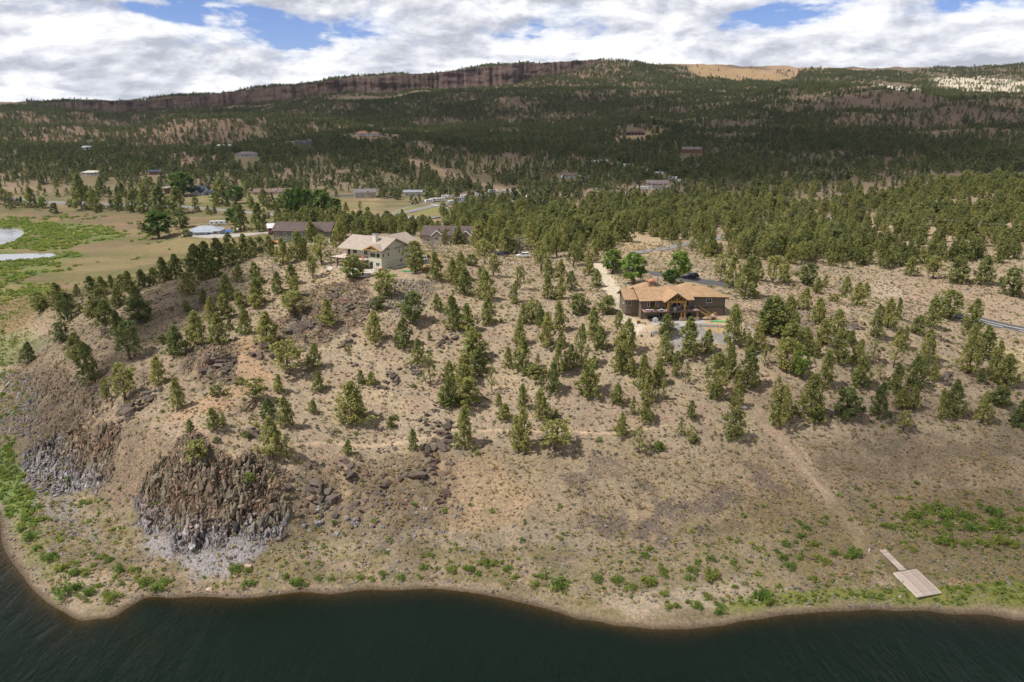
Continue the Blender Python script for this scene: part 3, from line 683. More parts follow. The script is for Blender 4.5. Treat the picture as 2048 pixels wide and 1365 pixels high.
def make_water():
    mw = water_mat('lake_water', (0.0028, 0.0090, 0.0055), 0.08, 1.7)
    xs = np.concatenate([[-6000, -1500, -500], np.linspace(-230, 230, 460), [500, 1500, 6000]])
    ys = np.concatenate([[-6000, -1500, -300, 0], np.linspace(50, 200, 260)])
    X, Y = np.meshgrid(xs, ys); x = X.ravel(); y = Y.ravel()
    d = np.where(y < 60, 8.0, 0.0); m = y >= 60; d[m] = np.clip(-hfull(x[m], y[m]), 0, 8)
    nc, nr = len(xs), len(ys); i = (np.arange(nr-1)[:, None]*nc+np.arange(nc-1)[None]).ravel()
    me = np_mesh('lake', np.stack([x, y, x*0], 1), np.stack([i, i+1, i+nc+1, i+nc], 1), True)
    a = me.attributes.new('depth', 'FLOAT', 'POINT'); a.data.foreach_set('value', d.astype(np.float32))
    o = link('lake', me, mw); tag(o, kind='structure')
    mp = water_mat('pond_water', (0.10, 0.13, 0.13), 0.10, 0.5, 1.0, False, 1.33)
    for pts, wl in PONDS:
        pl = poly_world(pts); z = wl
        me = bpy.data.meshes.new('pond'); n = 40
        c = pl.mean(0); ang = np.linspace(0, 2*pi, n, endpoint=False)
        # smooth outline through the polygon
        k = np.linspace(0, len(pl), n, endpoint=False); i0 = k.astype(int)%len(pl); i1 = (i0+1)%len(pl); f = (k%1)[:, None]
        s = pl[i0]*(1-f)+pl[i1]*f
        for _ in range(3): s = (np.roll(s, 1, 0)+2*s+np.roll(s, -1, 0))/4
        s = c+(s-c)*1.06
        vs = [(c[0], c[1], z)]+[(p[0], p[1], z) for p in s]
        me.from_pydata(vs, [], [(0, i+1, (i+1)%n+1) for i in range(n)]); me.update()
        tag(link('pond', me, mp), kind='structure')
PONDS = []
for pts in [[(-250,462),(0,455),(30,458),(45,466),(30,480),(0,490),(-250,520)], [(-250,512),(0,510),(60,508),(100,508),(108,513),(70,519),(0,522),(-250,535)]]:
    f = region(pts, 0, 1, 1, 3.0); wl = 1.0
    PONDS.append((pts, wl)); _first = len(PONDS) == 1
    _old = hfull
    def hfull(x, y, _old=_old, f=f, wl=wl, _first=_first):
        h = _old(x, y); x = np.asarray(x, float).ravel(); y = np.asarray(y, float).ravel()
        k = f(x, y); flat = (y > 330) & (x < -60) & (y < 640) & (h < 2.4)
        if _first: h = np.where(flat, np.maximum(h, wl+0.25), h)
        return np.where(k > 0, h*(1-k)+(wl-1.2)*k, h)

M_ASPH = simple_mat('asphalt', (0.085, 0.083, 0.088), 0.95, 0.12, 0.6, 0.01, 8)
M_ASPHL = simple_mat('worn_asphalt', (0.20, 0.19, 0.185), 0.95, 0.12, 0.6, 0.01, 8)
M_CONC = simple_mat('concrete', (0.46, 0.43, 0.39), 0.9, 0.1, 1.0, 0.01, 8)
M_LINE = simple_mat('road_paint', (0.75, 0.73, 0.68), 0.8, 0.05, 1.0)
M_GRAVEL = simple_mat('pale_gravel', (0.33, 0.31, 0.29), 0.95, 0.15, 1.5, 0.03, 8)

def roads():
    ribbon('road', [(-300,392),(0,396),(60,402),(120,406),(200,409),(300,412),(370,415),(450,421),(520,428),(600,434),(700,438),(780,442),(850,448),(930,466)], 6.5, M_ASPHL, .35)
    ribbon('road', [(780,432),(810,426),(870,412),(960,396),(990,388)], 8, M_ASPHL, .35)
    ribbon('road', [(730,437),(760,434),(800,436),(870,438)], 14, M_ASPHL, .45)
    ribbon('driveway', [(372,474),(420,473),(470,471),(520,468),(548,466)], 6.0, M_GRAVEL, .25)
    ribbon('driveway', [(1210,524),(1245,535),(1290,548),(1350,556),(1420,565),(1475,573)], 5.5, M_ASPH, .12, 2.0)
    ribbon('road', [(1270,508),(1320,500),(1400,485),(1450,473),(1510,462),(1560,455),(1620,442),(1660,436),(1750,437),(1900,450)], 5.0, M_ASPHL, .2, 3.0)
    s, z = ribbon('road', [(1900,628),(1960,640),(2048,660),(2140,680)], 6.4, M_ASPH, .15, 2.0)
    # painted centre line
    d = np.gradient(s, axis=0); d /= np.linalg.norm(d, axis=1)[:, None]; nr = np.stack([-d[:, 1], d[:, 0]], 1)
    for off, wd in ((0, .16), (2.7, .14), (-2.7, .14)):
        mb = MB()
        for i in range(len(s)-1):
            q = [(*(s[j]+nr[j]*(off+k)), float(z[j, 2])+.012) for j, k in ((i, -wd), (i+1, -wd), (i+1, wd), (i, wd))]
            mb.raw(q, [(0, 1, 2, 3)])
        tag(mb.build('road_marking', M_LINE), kind='structure')
    ribbon('driveway', [(300,393),(320,387),(350,382)], 4.5, M_GRAVEL, .3)
    ribbon('driveway', [(1180,368),(1195,378),(1210,392)], 5, M_GRAVEL, .3)
    ribbon('driveway', [(665,392),(690,391),(730,391),(780,396)], 6, M_ASPH, .3)

# ------------------------------------------------------------------ rim-rock cliff along the mesa
def cliff():
    m, w = new_mat('rimrock')
    pos = w.n('ShaderNodeNewGeometry').outputs['Position']
    mp = w.n('ShaderNodeMapping', {'Vector': pos, 'Scale': (1, 1, .38)}).outputs[0]
    n1 = w.noise(mp, .055, 6, .62); n2 = w.noise(mp, .25, 5, .65); n3 = w.noise(pos, .008, 3, .5)
    c = w.ramp(n1, [(.34, (.048, .035, .031)), (.50, (.080, .055, .046)), (.62, (.118, .080, .061)), (.76, (.20, .138, .094))])
    c = w.mix(w.ramp(n3, [(.45, (0, 0, 0)), (.6, (.6, .6, .6))]), c, (.12, .082, .075, 1))
    c = w.mix(1.0, c, w.ramp(n2, [(.3, (.72, .72, .72)), (.7, (1.2, 1.2, 1.2))]), 'MULTIPLY')
    b = w.n('ShaderNodeBump', {'Height': n2, 'Strength': .6, 'Distance': 2.5})
    p = w.n('ShaderNodeBsdfPrincipled', {'Base Color': c, 'Roughness': .95, 'Specular IOR Level': .1, 'Normal': b.outputs[0]})
    w.n('ShaderNodeOutputMaterial', {0: p.outputs[0]})
    th = np.linspace(_r[0, 0]+.001, _r[-1, 0]-.001, 1500); Yr, zt, zb = rim_at(th)
    K = 22; t = np.linspace(0, 1, K)
    zb = hsmooth(th*(Yr-14), Yr-14)-6
    tp = zt+1.0+5*(fbm(th*260, th*0, 5, 4)-.5)
    V = []
    for k in range(K):
        z = zb+(tp-zb)*t[k]
        u = th*2500
        off = -26+34*t[k]+5*(fbm(u/26, z/18, 21, 3)-.5)+2*(vnoise(u/5, z/9, 22)-.5)+22*(fbm(u/110, z/26, 23, 3)-.5)
        y = Yr+off; V.append(np.stack([th*y, y, z], 1))
    V = np.array(V).reshape(-1, 3); n = len(th)
    i = (np.arange(K-1)[:, None]*n+np.arange(n-1)[None]).ravel()
    me = np_mesh('cliff', V, np.stack([i, i+1, i+n+1, i+n], 1), False)
    tag(link('cliff', me, m), kind='structure')

# ------------------------------------------------------------------ cumulus overhead: real clouds that shade the valley
def clouds():
    m, w = new_mat('cloud')
    den = w.n('ShaderNodeAttribute', attribute_name='thickness').outputs['Fac']
    pos = w.n('ShaderNodeNewGeometry').outputs['Position']
    nz = w.noise(pos, .006, 5, .6)
    k = w.math('MULTIPLY', den, w.n('ShaderNodeMapRange', {0: nz, 1: .32, 2: .58, 3: .25, 4: 1.0}).outputs[0], clamp=True)
    d = w.n('ShaderNodeBsdfDiffuse', {'Color': (.85, .85, .86, 1)}); t = w.n('ShaderNodeBsdfTranslucent', {'Color': (.85, .85, .86, 1)})
    s = w.n('ShaderNodeMixShader', {0: .5, 1: d.outputs[0], 2: t.outputs[0]})
    tr = w.n('ShaderNodeBsdfTransparent')
    s2 = w.n('ShaderNodeMixShader', {0: k, 1: tr.outputs[0], 2: s.outputs[0]})
    w.n('ShaderNodeOutputMaterial', {0: s2.outputs[0]})
    for (px, py, rx, ry, alt, op) in CLOUDS:
        g = pix1(px, py); q = Vector((float(g[0]), float(g[1]), 0))+SUNV*((alt)/SUNV.z)
        n, r = 48, 16; V = [(0, 0, 0)]; D = [1.0]; F = []
        for side in (0, 1):
            pass
        V = []; D = []
        for side in (-1, 1):
            V.append((0, 0, (120 if side > 0 else -10))); D.append(op); base = len(V)
            for j in range(1, r+1):
                rr = j/r
                for a in range(n):
                    an = 2*pi*a/n; wob = 1+.35*(float(fbm(np.array([cos(an)*1.3+px]), np.array([sin(an)*1.3+py]), 3, 3)[0])-.5)*2
                    zz = (120*(1-rr**2)*(0.7+.6*random.random()) if side > 0 else -10*(1-rr**2))
                    V.append((cos(an)*rx*rr*wob, sin(an)*ry*rr*wob, zz)); D.append(op*(1-sstep(.35, 1.0, np.array(rr))*1.0))
            for a in range(n):
                F.append((base-1, base+a, base+(a+1)%n))
                for j in range(r-1): F.append((base+j*n+a, base+(j+1)*n+a, base+(j+1)*n+(a+1)%n, base+j*n+(a+1)%n))
        me = bpy.data.meshes.new('cloud'); me.from_pydata(V, [], F); me.update()
        at = me.attributes.new('thickness', 'FLOAT', 'POINT'); at.data.foreach_set('value', D)
        o = link('cloud', me, m, None, q); tag(o, kind='structure')
CLOUDS = [(1150,285,700,480,1100,.62), (1600,330,600,380,1100,.62), (550,290,560,430,1000,.45), (950,215,1000,560,1200,.68), (1780,240,800,560,1200,.72), (250,225,900,620,1200,.55),
          (1850,1010,110,60,700,.26), (-60,810,48,95,700,.34)]
def haze():
    m, w = new_mat('haze')
    v = w.n('ShaderNodeVolumePrincipled', {'Color': (.72, .84, 1.0, 1), 'Density': HAZE_D, 'Anisotropy': .3}); w.n('ShaderNodeOutputMaterial', {1: v.outputs[0]})
    tag(MB().box(-6500, 6500, -400, 5400, -9.5, 420).build('haze', m), kind='stuff')
HAZE_D = .000022
# ------------------------------------------------------------------ tree prototypes (height 1, crown about 0.6 wide)
rng = np.random.default_rng(7)
def leaf_tris(cent, ext, n, size, up=0.35, seed=0, zf=1.0):
    """n small leaf sprays spread through ellipsoids; cent (k,3), ext (k,3)"""
    r = np.random.default_rng(seed); k = len(cent); idx = r.integers(0, k, n)
    d = r.normal(size=(n, 3)); d /= np.linalg.norm(d, axis=1)[:, None]; rad = r.random(n)**(1/2.2)
    p = cent[idx]+d*rad[:, None]*ext[idx]
    a = r.normal(size=(n, 3)); a[:, 2] = a[:, 2]*zf+up; a /= np.linalg.norm(a, axis=1)[:, None]
    nn = r.normal(size=(n, 3)); nn[:, 2] += (1-zf)*1.6; b = np.cross(a, nn); b /= np.linalg.norm(b, axis=1)[:, None]
    s = size*(0.6+0.8*r.random(n))[:, None]
    V = np.stack([p-b*s*.55, p+b*s*.55, p+a*s*1.3], 1).reshape(-1, 3); F = np.arange(3*n).reshape(-1, 3)
    tone = (0.78+0.44*r.random(k))[idx]*(0.85+0.3*r.random(n))
    hue = (r.random(k)-.5)[idx]*.14
    col = np.stack([tone*(1+hue), tone, tone*(1-hue)], 1); col = np.repeat(col, 3, 0)
    return V, F, col
def crown_mesh(name, kind, seed, nc=80, nl=1500, size=.042):
    r = np.random.default_rng(seed); C = []; E = []
    ph = r.random(3)*6
    tops = {'multi': 3, 'round': 1}.get(kind, 1)
    offs = [(0, 0, 1.0)] if tops == 1 else [(.10, .02, 1.0), (-.11, .05, .86), (0, -.12, .78)]
    for i in range(nc):
        t = (i+r.random())/nc; a = r.random()*2*pi
        ox, oy, hh = offs[i%len(offs)]
        if kind == 'cone': z = .07+.93*t; R_ = .30*(1-t)**.72*(.82+.18*min(1, t*8))
        elif kind == 'slim': z = .05+.95*t; R_ = .29*(1-t)**.55*min(1, .45+t*3)
        elif kind == 'multi': z = (.05+.95*t)*hh; R_ = .20*(1-t)**.6*min(1, .6+t*3)
        elif kind == 'round': z = .08+.92*t; R_ = .31*sqrt(max(0, 1-(2*t-.86)**2/1.30))
        elif kind == 'open': z = .26+.74*t; R_ = .31*sqrt(max(0, 1-(2*t-.8)**2/1.5))
        elif kind == 'sparse': z = .22+.78*t; R_ = .27*(1-t)**.5
        elif kind == 'broad': z = .20+.80*t; R_ = .32*sqrt(max(0, 1-(2*t-.9)**2/1.25))
        elif kind == 'bush': z = .05+.9*t; R_ = .42*sqrt(max(0, 1-(1.3*t-.25)**2))
        lob = 1+.30*sin(3*a+ph[0]+z*5)+.22*sin(5*a+ph[1]-z*9)+.18*sin(2*a+ph[2]+z*17)
        rad = R_*lob*(.45+.55*r.random()**.5); s = .036+.030*r.random()
        if kind in ('broad', 'round', 'bush', 'open'): s *= 1.25
        if z > .9: s *= .55
        C.append((ox+cos(a)*rad, oy+sin(a)*rad, z)); E.append((s*1.0, s*1.0, s*1.35))
    C = np.array(C); E = np.array(E); C[:, 2] = np.minimum(C[:, 2], 1-E[:, 2]*.8)
    sc_ = {'bush': .84}.get(kind, .63)/(2*np.percentile(np.hypot(C[:, 0], C[:, 1])+E[:, 0]*.6, 93)); C[:, :2] *= sc_; E[:, :2] *= max(.75, min(1.1, sc_))
    V, F, col = leaf_tris(C, E, nl, size, .1, seed, .45)
    me = np_mesh(name, V, F); col_attr(me, 'tone', col); return me, C
def trunk_mesh(name, C, seed, lean=0.0, r0=.028, top=.8, nb=14, n=6):
    r = np.random.default_rng(seed); mb = MB()
    pts = [(lean*z*z+.012*sin(7*z+seed), .012*cos(6*z+seed), z-.03) for z in np.linspace(0, top, 7)]
    mb.tube(pts, list(np.linspace(r0, r0*.22, 7)), n)
    for c in C[r.choice(len(C), min(nb, len(C)), False)]:
        z0 = max(.08, c[2]-.18-.1*r.random()); x0 = lean*z0*z0
        if z0 < top: mb.tube([(x0, 0, z0), ((x0+c[0])*.5, c[1]*.5, (z0+c[2])*.5-.01), tuple(c)], [r0*.35, r0*.24, r0*.1], 4, False)
    return mb.mesh(name)
def dead_mesh(name, seed):
    r = np.random.default_rng(seed); mb = MB()
    mb.tube([(0, 0, -.03), (.02, .01, .3), (-.01, .02, .6), (.02, 0, .95)], [.03, .024, .016, .005], 6)
    for i in range(34):
        z = .12+.8*i/34; a = r.random()*6.28; L = .3*(1-.6*z)*(.5+r.random())
        e = (cos(a)*L, sin(a)*L, z+L*.5); mb.tube([(0.01, .01, z), (e[0]*.5, e[1]*.5, z+L*.15), e], [.008, .006, .002], 3, False)
        for k in range(2):
            b = a+r.normal()*.7; mb.tube([(e[0]*.6, e[1]*.6, z+L*.22), (e[0]*.6+cos(b)*L*.5, e[1]*.6+sin(b)*L*.5, z+L*(.3+.4*r.random()))], [.004, .0015], 3, False)
    return mb.mesh(name)
PROTO = {}
def make_protos():
    spec = {'cone': (9, 150, 3300, .034), 'slim': (7, 120, 2700, .035), 'multi': (5, 140, 3000, .034), 'round': (4, 120, 2500, .036), 'open': (4, 80, 1500, .037),
            'sparse': (2, 60, 800, .034), 'broad': (3, 95, 2600, .042), 'bush': (3, 50, 1100, .065)}
    s = 100
    for k, (nv, nc, nl, sz) in spec.items():
        PROTO[k] = []
        for i in range(nv):
            s += 1; cm, C = crown_mesh(k+'_crown', k, s, nc, nl, sz)
            tm = trunk_mesh(k+'_trunk', C, s, lean=.1*((i%3)-1), r0={'open': .034, 'broad': .034, 'sparse': .024}.get(k, .026), top={'open': .75, 'broad': .7, 'bush': .5}.get(k, .85))
            PROTO[k].append((tm, cm))
    PROTO['dead'] = [(dead_mesh('dead_wood', 300+i), None) for i in range(3)]

def mesh_with(me, mat):
    key = me.name+'|'+mat.name
    if key not in _mw:
        c = me.copy(); c.materials.clear(); c.materials.append(mat); _mw[key] = c
    return _mw[key]
_mw = {}

# ------------------------------------------------------------------ the trees one can tell apart, read off the photograph
# crop origin, scale, then "x,y,height,width,type" in crop pixels (y = where the trunk meets the ground)
T = []
def trees(ox, oy, sc, txt):
    for q in txt.replace('\n', ' ').split():
        a = q.split(','); T.append((ox+float(a[0])/sc, oy+float(a[1])/sc, float(a[2])/sc, float(a[3])/sc, a[4] if len(a) > 4 else ''))
trees(0, 600, 2.926, """240,72,95,95,dr 395,130,165,95,d 350,62,110,80,d 365,245,115,95,d 470,85,60,40 165,375,125,85,d 550,100,95,110,d 620,150,150,120,d 690,205,150,90,d
820,130,140,150,dr 760,355,230,165,do 530,475,235,125,d 455,350,155,110,d 730,595,225,150,oo 630,600,145,65,o 845,500,115,45,D 930,500,175,95 1040,635,195,85 955,250,52,62,db
1045,330,175,130,d 1160,280,205,130 1095,70,60,50 1240,130,150,85 1285,270,185,110 1320,110,150,100 1345,180,70,50 1440,205,175,85 1565,265,195,130 1500,50,85,90 1410,45,95,80
1720,90,135,165,oo 1690,440,205,180,ro 1630,550,112,65 1270,555,62,62,b 1410,490,42,42,b 1490,600,135,130,os 1245,760,132,82 1305,740,72,42 1115,790,92,60,d 1270,825,32,32,b
1440,805,42,42,b 1575,690,120,95,d 1670,750,185,95 1600,920,240,130 1690,940,135,95,s 1160,965,140,135,ro 1465,1080,55,55,B""")
trees(620, 600, 2.926, """105,155,155,92 400,55,70,85,d 600,125,175,145,d 745,75,100,72 375,250,185,112 545,270,175,112,d 840,170,195,112 925,190,165,95 1040,140,155,98 1250,140,125,62
1575,80,115,125,dr 1310,110,112,100 1460,180,175,82 1200,20,42,42 1740,90,105,120 1665,210,175,92 1700,290,135,82 1385,280,205,92 1350,150,125,72 1225,260,155,82 1240,430,215,100
1160,395,122,62 1470,280,105,52 1455,440,205,92 1520,410,155,72 1585,390,255,82 1310,460,80,100,b 1335,400,85,40,s 1355,525,92,50,s 1425,540,175,92,d 1640,560,245,145,m 700,240,56,25
635,380,155,82 705,510,215,100,sd 220,300,36,26,b 300,490,82,50 360,500,82,62 950,340,205,160,m 980,430,145,105,d 900,480,165,130 815,480,125,72 800,620,185,115 910,615,195,165,m
820,615,62,92,B 1065,545,165,52,s 20,415,155,90 50,530,122,68 15,675,82,56 245,720,245,182,cc 470,750,72,50 490,695,32,40,b 220,915,92,52 610,880,132,60,d 905,860,245,112
1105,620,82,40 1135,705,102,82 1250,640,152,72 1245,870,275,130,m 1365,710,195,102 1440,700,62,40 1440,880,185,182,oo 1800,620,122,82 1820,800,142,82 1885,680,112,36 1965,720,142,92
1925,890,155,112,s 1840,410,175,92 1830,270,105,82 1850,300,195,102 1810,420,165,92 1880,445,112,62 1805,160,95,62 1950,520,215,92 1985,595,185,92 2040,490,155,72 2040,880,50,50,B""")
trees(1300, 600, 2.738, """90,200,112,92,d 85,340,172,92 220,320,225,122 310,295,132,82 460,245,225,112 140,415,142,50 195,450,122,50,s 40,420,102,50 70,560,122,50,s 225,655,105,60 360,540,255,132,r
440,430,195,92 475,600,162,72 465,770,172,112,r 530,480,235,122 540,300,122,52 590,270,155,82 680,190,205,162,d 640,180,190,110,d 760,200,215,122,d 630,360,105,60,s 745,390,185,132,r
770,270,155,122 855,290,142,92 820,430,155,92,L 690,690,275,112,m 740,640,155,72 870,640,245,132 920,670,112,92 955,480,215,92 910,310,92,42 925,125,135,92 950,250,142,92 1020,200,145,92
1030,350,195,112 1095,250,82,62 1065,640,162,155,dr 1130,350,142,72 1155,480,175,112 1220,350,135,92,s 1260,440,92,60,s 1245,650,205,102,d 1240,210,185,72,d 1300,150,155,92 1360,110,122,52
1330,370,185,82,s 1350,250,112,52 1395,265,132,42 1350,510,165,92 1375,600,112,92 1385,720,115,82,o 1445,600,132,72 1460,470,175,112 1500,400,102,62 1520,330,175,92 1555,440,112,52
1460,180,102,82,d 1550,150,175,92,d 1640,100,155,142,d 1745,400,265,112 1830,320,185,112 1870,440,225,82 1760,200,205,102 1660,640,205,112 1590,650,172,52 1810,450,72,52,d
1950,470,185,122 1910,580,112,122,dr 1820,670,175,92 2040,690,155,122,d 240,780,42,52,b 170,740,82,62,s 225,770,92,52,s 45,810,40,42,B""")
trees(600, 180, 2.926, """75,1105,135,72,o 125,1020,175,112,o 25,990,125,62 70,900,125,82 230,920,155,92 310,1110,135,142,r 680,1070,175,122,r 500,1210,155,132 800,1110,165,82 890,1130,155,82
935,1100,155,82 960,1200,155,112 1090,1230,175,112 1085,1020,145,92,o 1130,1090,125,82,o 1055,1090,62,42 1000,1030,65,82 1285,1170,135,62,o 1250,1240,125,52 1410,1060,175,92,o
1455,1100,112,72 1600,1030,145,92,o 1530,1090,102,62 1585,1170,112,72 1450,1220,145,72 1520,1220,135,72 1690,1080,112,82 1735,1145,102,72 1270,960,85,85,o 1285,965,110,120,D 1830,1070,135,122,L
1950,1140,175,142,L 1500,980,175,92,o 1440,990,150,80 1350,940,160,90 785,985,150,80,D 1200,960,150,100 1120,900,150,90 1040,930,150,90 1640,1000,150,90 1720,1010,130,80""")
trees(0, 180, 2.926, """235,1280,92,82,d 330,1240,112,92,d 400,1287,100,90,d 455,1210,72,42,d 540,1190,102,82,d 600,1210,112,82,d 655,1170,82,52,d 590,1287,122,112,d 720,1180,102,92,d 760,1190,132,82,d
700,1270,112,92,d 840,1160,112,82,d 800,1280,122,92,d 900,1140,102,72,d 960,1130,142,92,d 1030,1110,142,102,d 1110,1200,132,112 1150,1080,172,122,d 1210,1060,172,122,d 1180,1120,112,82
1290,1040,172,132,d 1250,1100,120,90,d 1360,1030,132,92,d 1420,1000,152,92,d 1470,990,122,82,d 1340,960,122,92,d 1520,960,102,92,d 1590,975,122,82,d 1330,1240,152,102 1505,1130,132,92
1510,1250,152,112 1390,1130,112,62 1195,1250,82,52 1600,1100,102,62,D 1625,1190,132,72 1705,1150,122,82 1720,1230,142,82 1740,1000,172,102 1660,1020,150,90
185,685,112,80,d 250,692,62,52,L 20,650,70,60,d 60,640,40,34,d 105,675,42,34,d 230,585,40,30 325,560,52,34,d 410,685,44,40,d 480,700,200,110,d 550,702,122,80 590,600,92,60,d
695,710,102,62,d 780,716,122,72,d 845,720,132,92,d 940,725,155,122,d 1040,727,155,112,d 790,640,62,60,d 720,622,82,52,d 860,590,72,90 1140,670,42,40,d 1260,670,62,52,G
1290,622,102,82,d 1385,665,102,82,G 1445,585,52,42,L 1540,680,102,62,d 1520,832,165,100,d 1410,830,155,90,d 1625,745,52,40,d 930,872,155,170,G 1090,870,44,50,db
1060,812,102,102,d 1370,790,92,100,G 1070,622,132,135,G 1690,740,155,80,G 1745,742,165,80,G 1800,742,155,90,G 1885,732,145,120,G 1960,742,105,85,G""")
trees(1200, 180, 2.415, """385,910,125,102,L 340,930,62,80,G 580,930,132,72,o 640,950,162,82 700,1000,195,112,d 750,920,112,72 830,935,132,92,o 890,930,92,62 1000,945,102,102,dr
1050,980,72,52 1085,960,62,32 1190,1005,102,62 1240,1045,112,72 1280,1000,72,42 1130,1025,42,42,b 980,1060,102,72 1500,900,92,62 1610,910,112,82,o 1730,930,132,102,d
1850,940,142,92,d 1990,995,132,112,dr""")

OPEN_PATCH = []     # (function, keep-probability) where few trees grow
TREEPOS = []        # places of the single trees, so the scattered ones keep off
LANDMARKS = [(740,500,'the tan house'),(1355,610,'the brown house'),(390,1000,'the rocky shore bluff'),(485,690,'the orange dirt track bend'),(430,820,'the orange dirt clearing'),
 (1048,514,'the parked white car'),(1790,590,'the pale cut bank'),(1400,680,'the grey gravel yard'),(1545,760,'the dirt track head'),(1640,980,'the long dirt track'),(780,685,'the dark boulder pair'),
 (2010,655,'the paved road corner'),(1225,575,'the pale dirt ramp'),(860,535,'the grassy mound'),(1000,860,'the thin footpath'),(400,460,'the grey roofed house'),(600,460,'the green house'),
 (300,405,'the valley road'),(390,380,'the blue steep-roofed house'),(130,950,'the left rocky shore cliff'),(655,640,'the rocks under the tan house'),(780,760,'the round grey boulder'),
 (100,620,'the left end of the hill'),(1560,465,'the upper paved road'),(900,470,'the brown roof with white gables'),(1830,1170,'the wooden dock'),(1360,1215,'the lowest sandy point'),
 (175,1195,'the sandy spit'),(1900,1060,'the green weed field'),(1250,1060,'the dark flat rocks'),(1040,1155,'the middle of the shore'),(640,1160,'the shore right of the bluff')]
ORD = ['nearest','second','third','fourth','fifth','sixth','seventh','eighth','ninth','tenth','eleventh','twelfth','thirteenth','fourteenth','fifteenth','sixteenth','seventeenth','eighteenth','nineteenth','twentieth']
_cells = {}
def where_phrase(items):
    """items: list of (px, py, look, noun); gives each a label that holds for it alone"""
    near = []
    for i, (px, py, look, noun) in enumerate(items):
        best = min(LANDMARKS, key=lambda l: (l[0]-px)**2+((l[1]-py)*1.3)**2)
        dx = px-best[0]; dy = py-best[1]
        dr = ('right of' if dx > 0 else 'left of') if abs(dx) > abs(dy)*1.2 else ('below' if dy > 0 else 'above')
        near.append(((noun, best[2], dr), dx*dx+dy*dy, i))
    cells = {}
    for k, d, i in near: cells.setdefault(k, []).append((d, i))
    out = [None]*len(items)
    for (noun, lm, dr), L in cells.items():
        L.sort()
        for n, (d, i) in enumerate(L):
            look = items[i][2]
            out[i] = f"{look} {noun}, {ORD[n]} one {dr} {lm}" if n and n < 20 else f"{look} {noun}, nearest {dr} {lm}" if n == 0 else f"{look} {noun}, farthest {dr} {lm}"
    return out

def plant_tree(px, py, hp, wp, ty, loc=None, H=None):
    q = np.array(loc) if loc is not None else pix1(px, py)
    q[2] = float(hfull([q[0]], [q[1]])[0]) if H is None else q[2]
    m = mpp(q[1], q[2]); h = hp*m*1.03; wd = wp*m*1.06
    kindname, mat, noun = 'juniper_tree', M_JUN, 'juniper'
    r = random.Random(int(px*31+py*17))
    ratio = wd/h
    if 'D' in ty: kind = 'dead'; kindname = 'dead_tree'; noun = 'dead tree'; mat = M_DEAD
    elif 'G' in ty: kind = 'broad'; kindname = 'cottonwood_tree'; noun = 'leafy tree'; mat = M_DECID
    elif 'L' in ty: kind = 'broad'; kindname = 'ash_tree'; noun = 'bright leafy tree'; mat = M_BRIGHT
    elif 'B' in ty: kind = 'bush'; kindname = 'green_bush'; noun = 'bright bush'; mat = M_WEED
    elif 'b' in ty: kind = 'bush'; kindname = 'juniper_bush'; noun = 'small bush'; mat = M_JUN
    else:
        kind = 'open' if 'o' in ty else 'sparse' if 's' in ty else 'multi' if 'm' in ty else 'round' if ('r' in ty or ratio > .85) else 'slim' if ratio < .44 else 'cone'
    if kindname.startswith('juniper'): mat = M_JUND if 'd' in ty else (M_JUNO if 'oo' in ty else M_JUN)
    tm, cm = r.choice(PROTO[kind])
    t = empty(kindname, (q[0], q[1], q[2]-.05), r.random()*6.28)
    if kind != 'bush': t.rotation_euler = (r.gauss(0, .04), r.gauss(0, .04), t.rotation_euler[2])
    s = (wd/.62, wd/.62, h)
    if kind == 'dead': s = (wd/.5, wd/.5, h)
    trunk = link('trunk', mesh_with(tm, M_DEAD if kind in ('dead',) else M_BARK), None, t, scale=s)
    if cm is not None: link('crown', mesh_with(cm, mat), None, t, scale=s)
    TREEPOS.append((q[0], q[1], wd*.5))
    size = 'tall' if h > 8.5 else 'small' if h < 4 else 'mid-sized'
    shape = {'cone': 'conical', 'slim': 'slender', 'multi': 'many-stemmed', 'round': 'rounded', 'open': 'open-crowned', 'sparse': 'thin sparse', 'broad': 'broad', 'bush': 'low', 'dead': 'bare'}[kind]
    tone = 'dark green' if 'd' in ty else 'yellowish' if 'oo' in ty else 'grey' if kind == 'dead' else 'green'
    look = f"{size} {shape} {tone}" if noun == 'juniper' else f"{size} {shape}"
    return t, (px, py, look, noun), kindname

GROUPS = {'juniper_tree': 'junipers growing singly on the slopes', 'dead_tree': 'dead bare trees', 'cottonwood_tree': 'leafy trees in the valley', 'ash_tree': 'bright leafy trees',
          'green_bush': 'bright green bushes', 'juniper_bush': 'small juniper bushes'}
PLANTED = []
def single_trees():
    make_protos()
    a = np.array([(t[0], t[1]) for t in T]); q = pix(a[:, 0], a[:, 1], None)
    q[:, 2] = hfull(q[:, 0], q[:, 1])
    for t, p in zip(T, q): PLANTED.append(plant_tree(*t, loc=p, H=1))

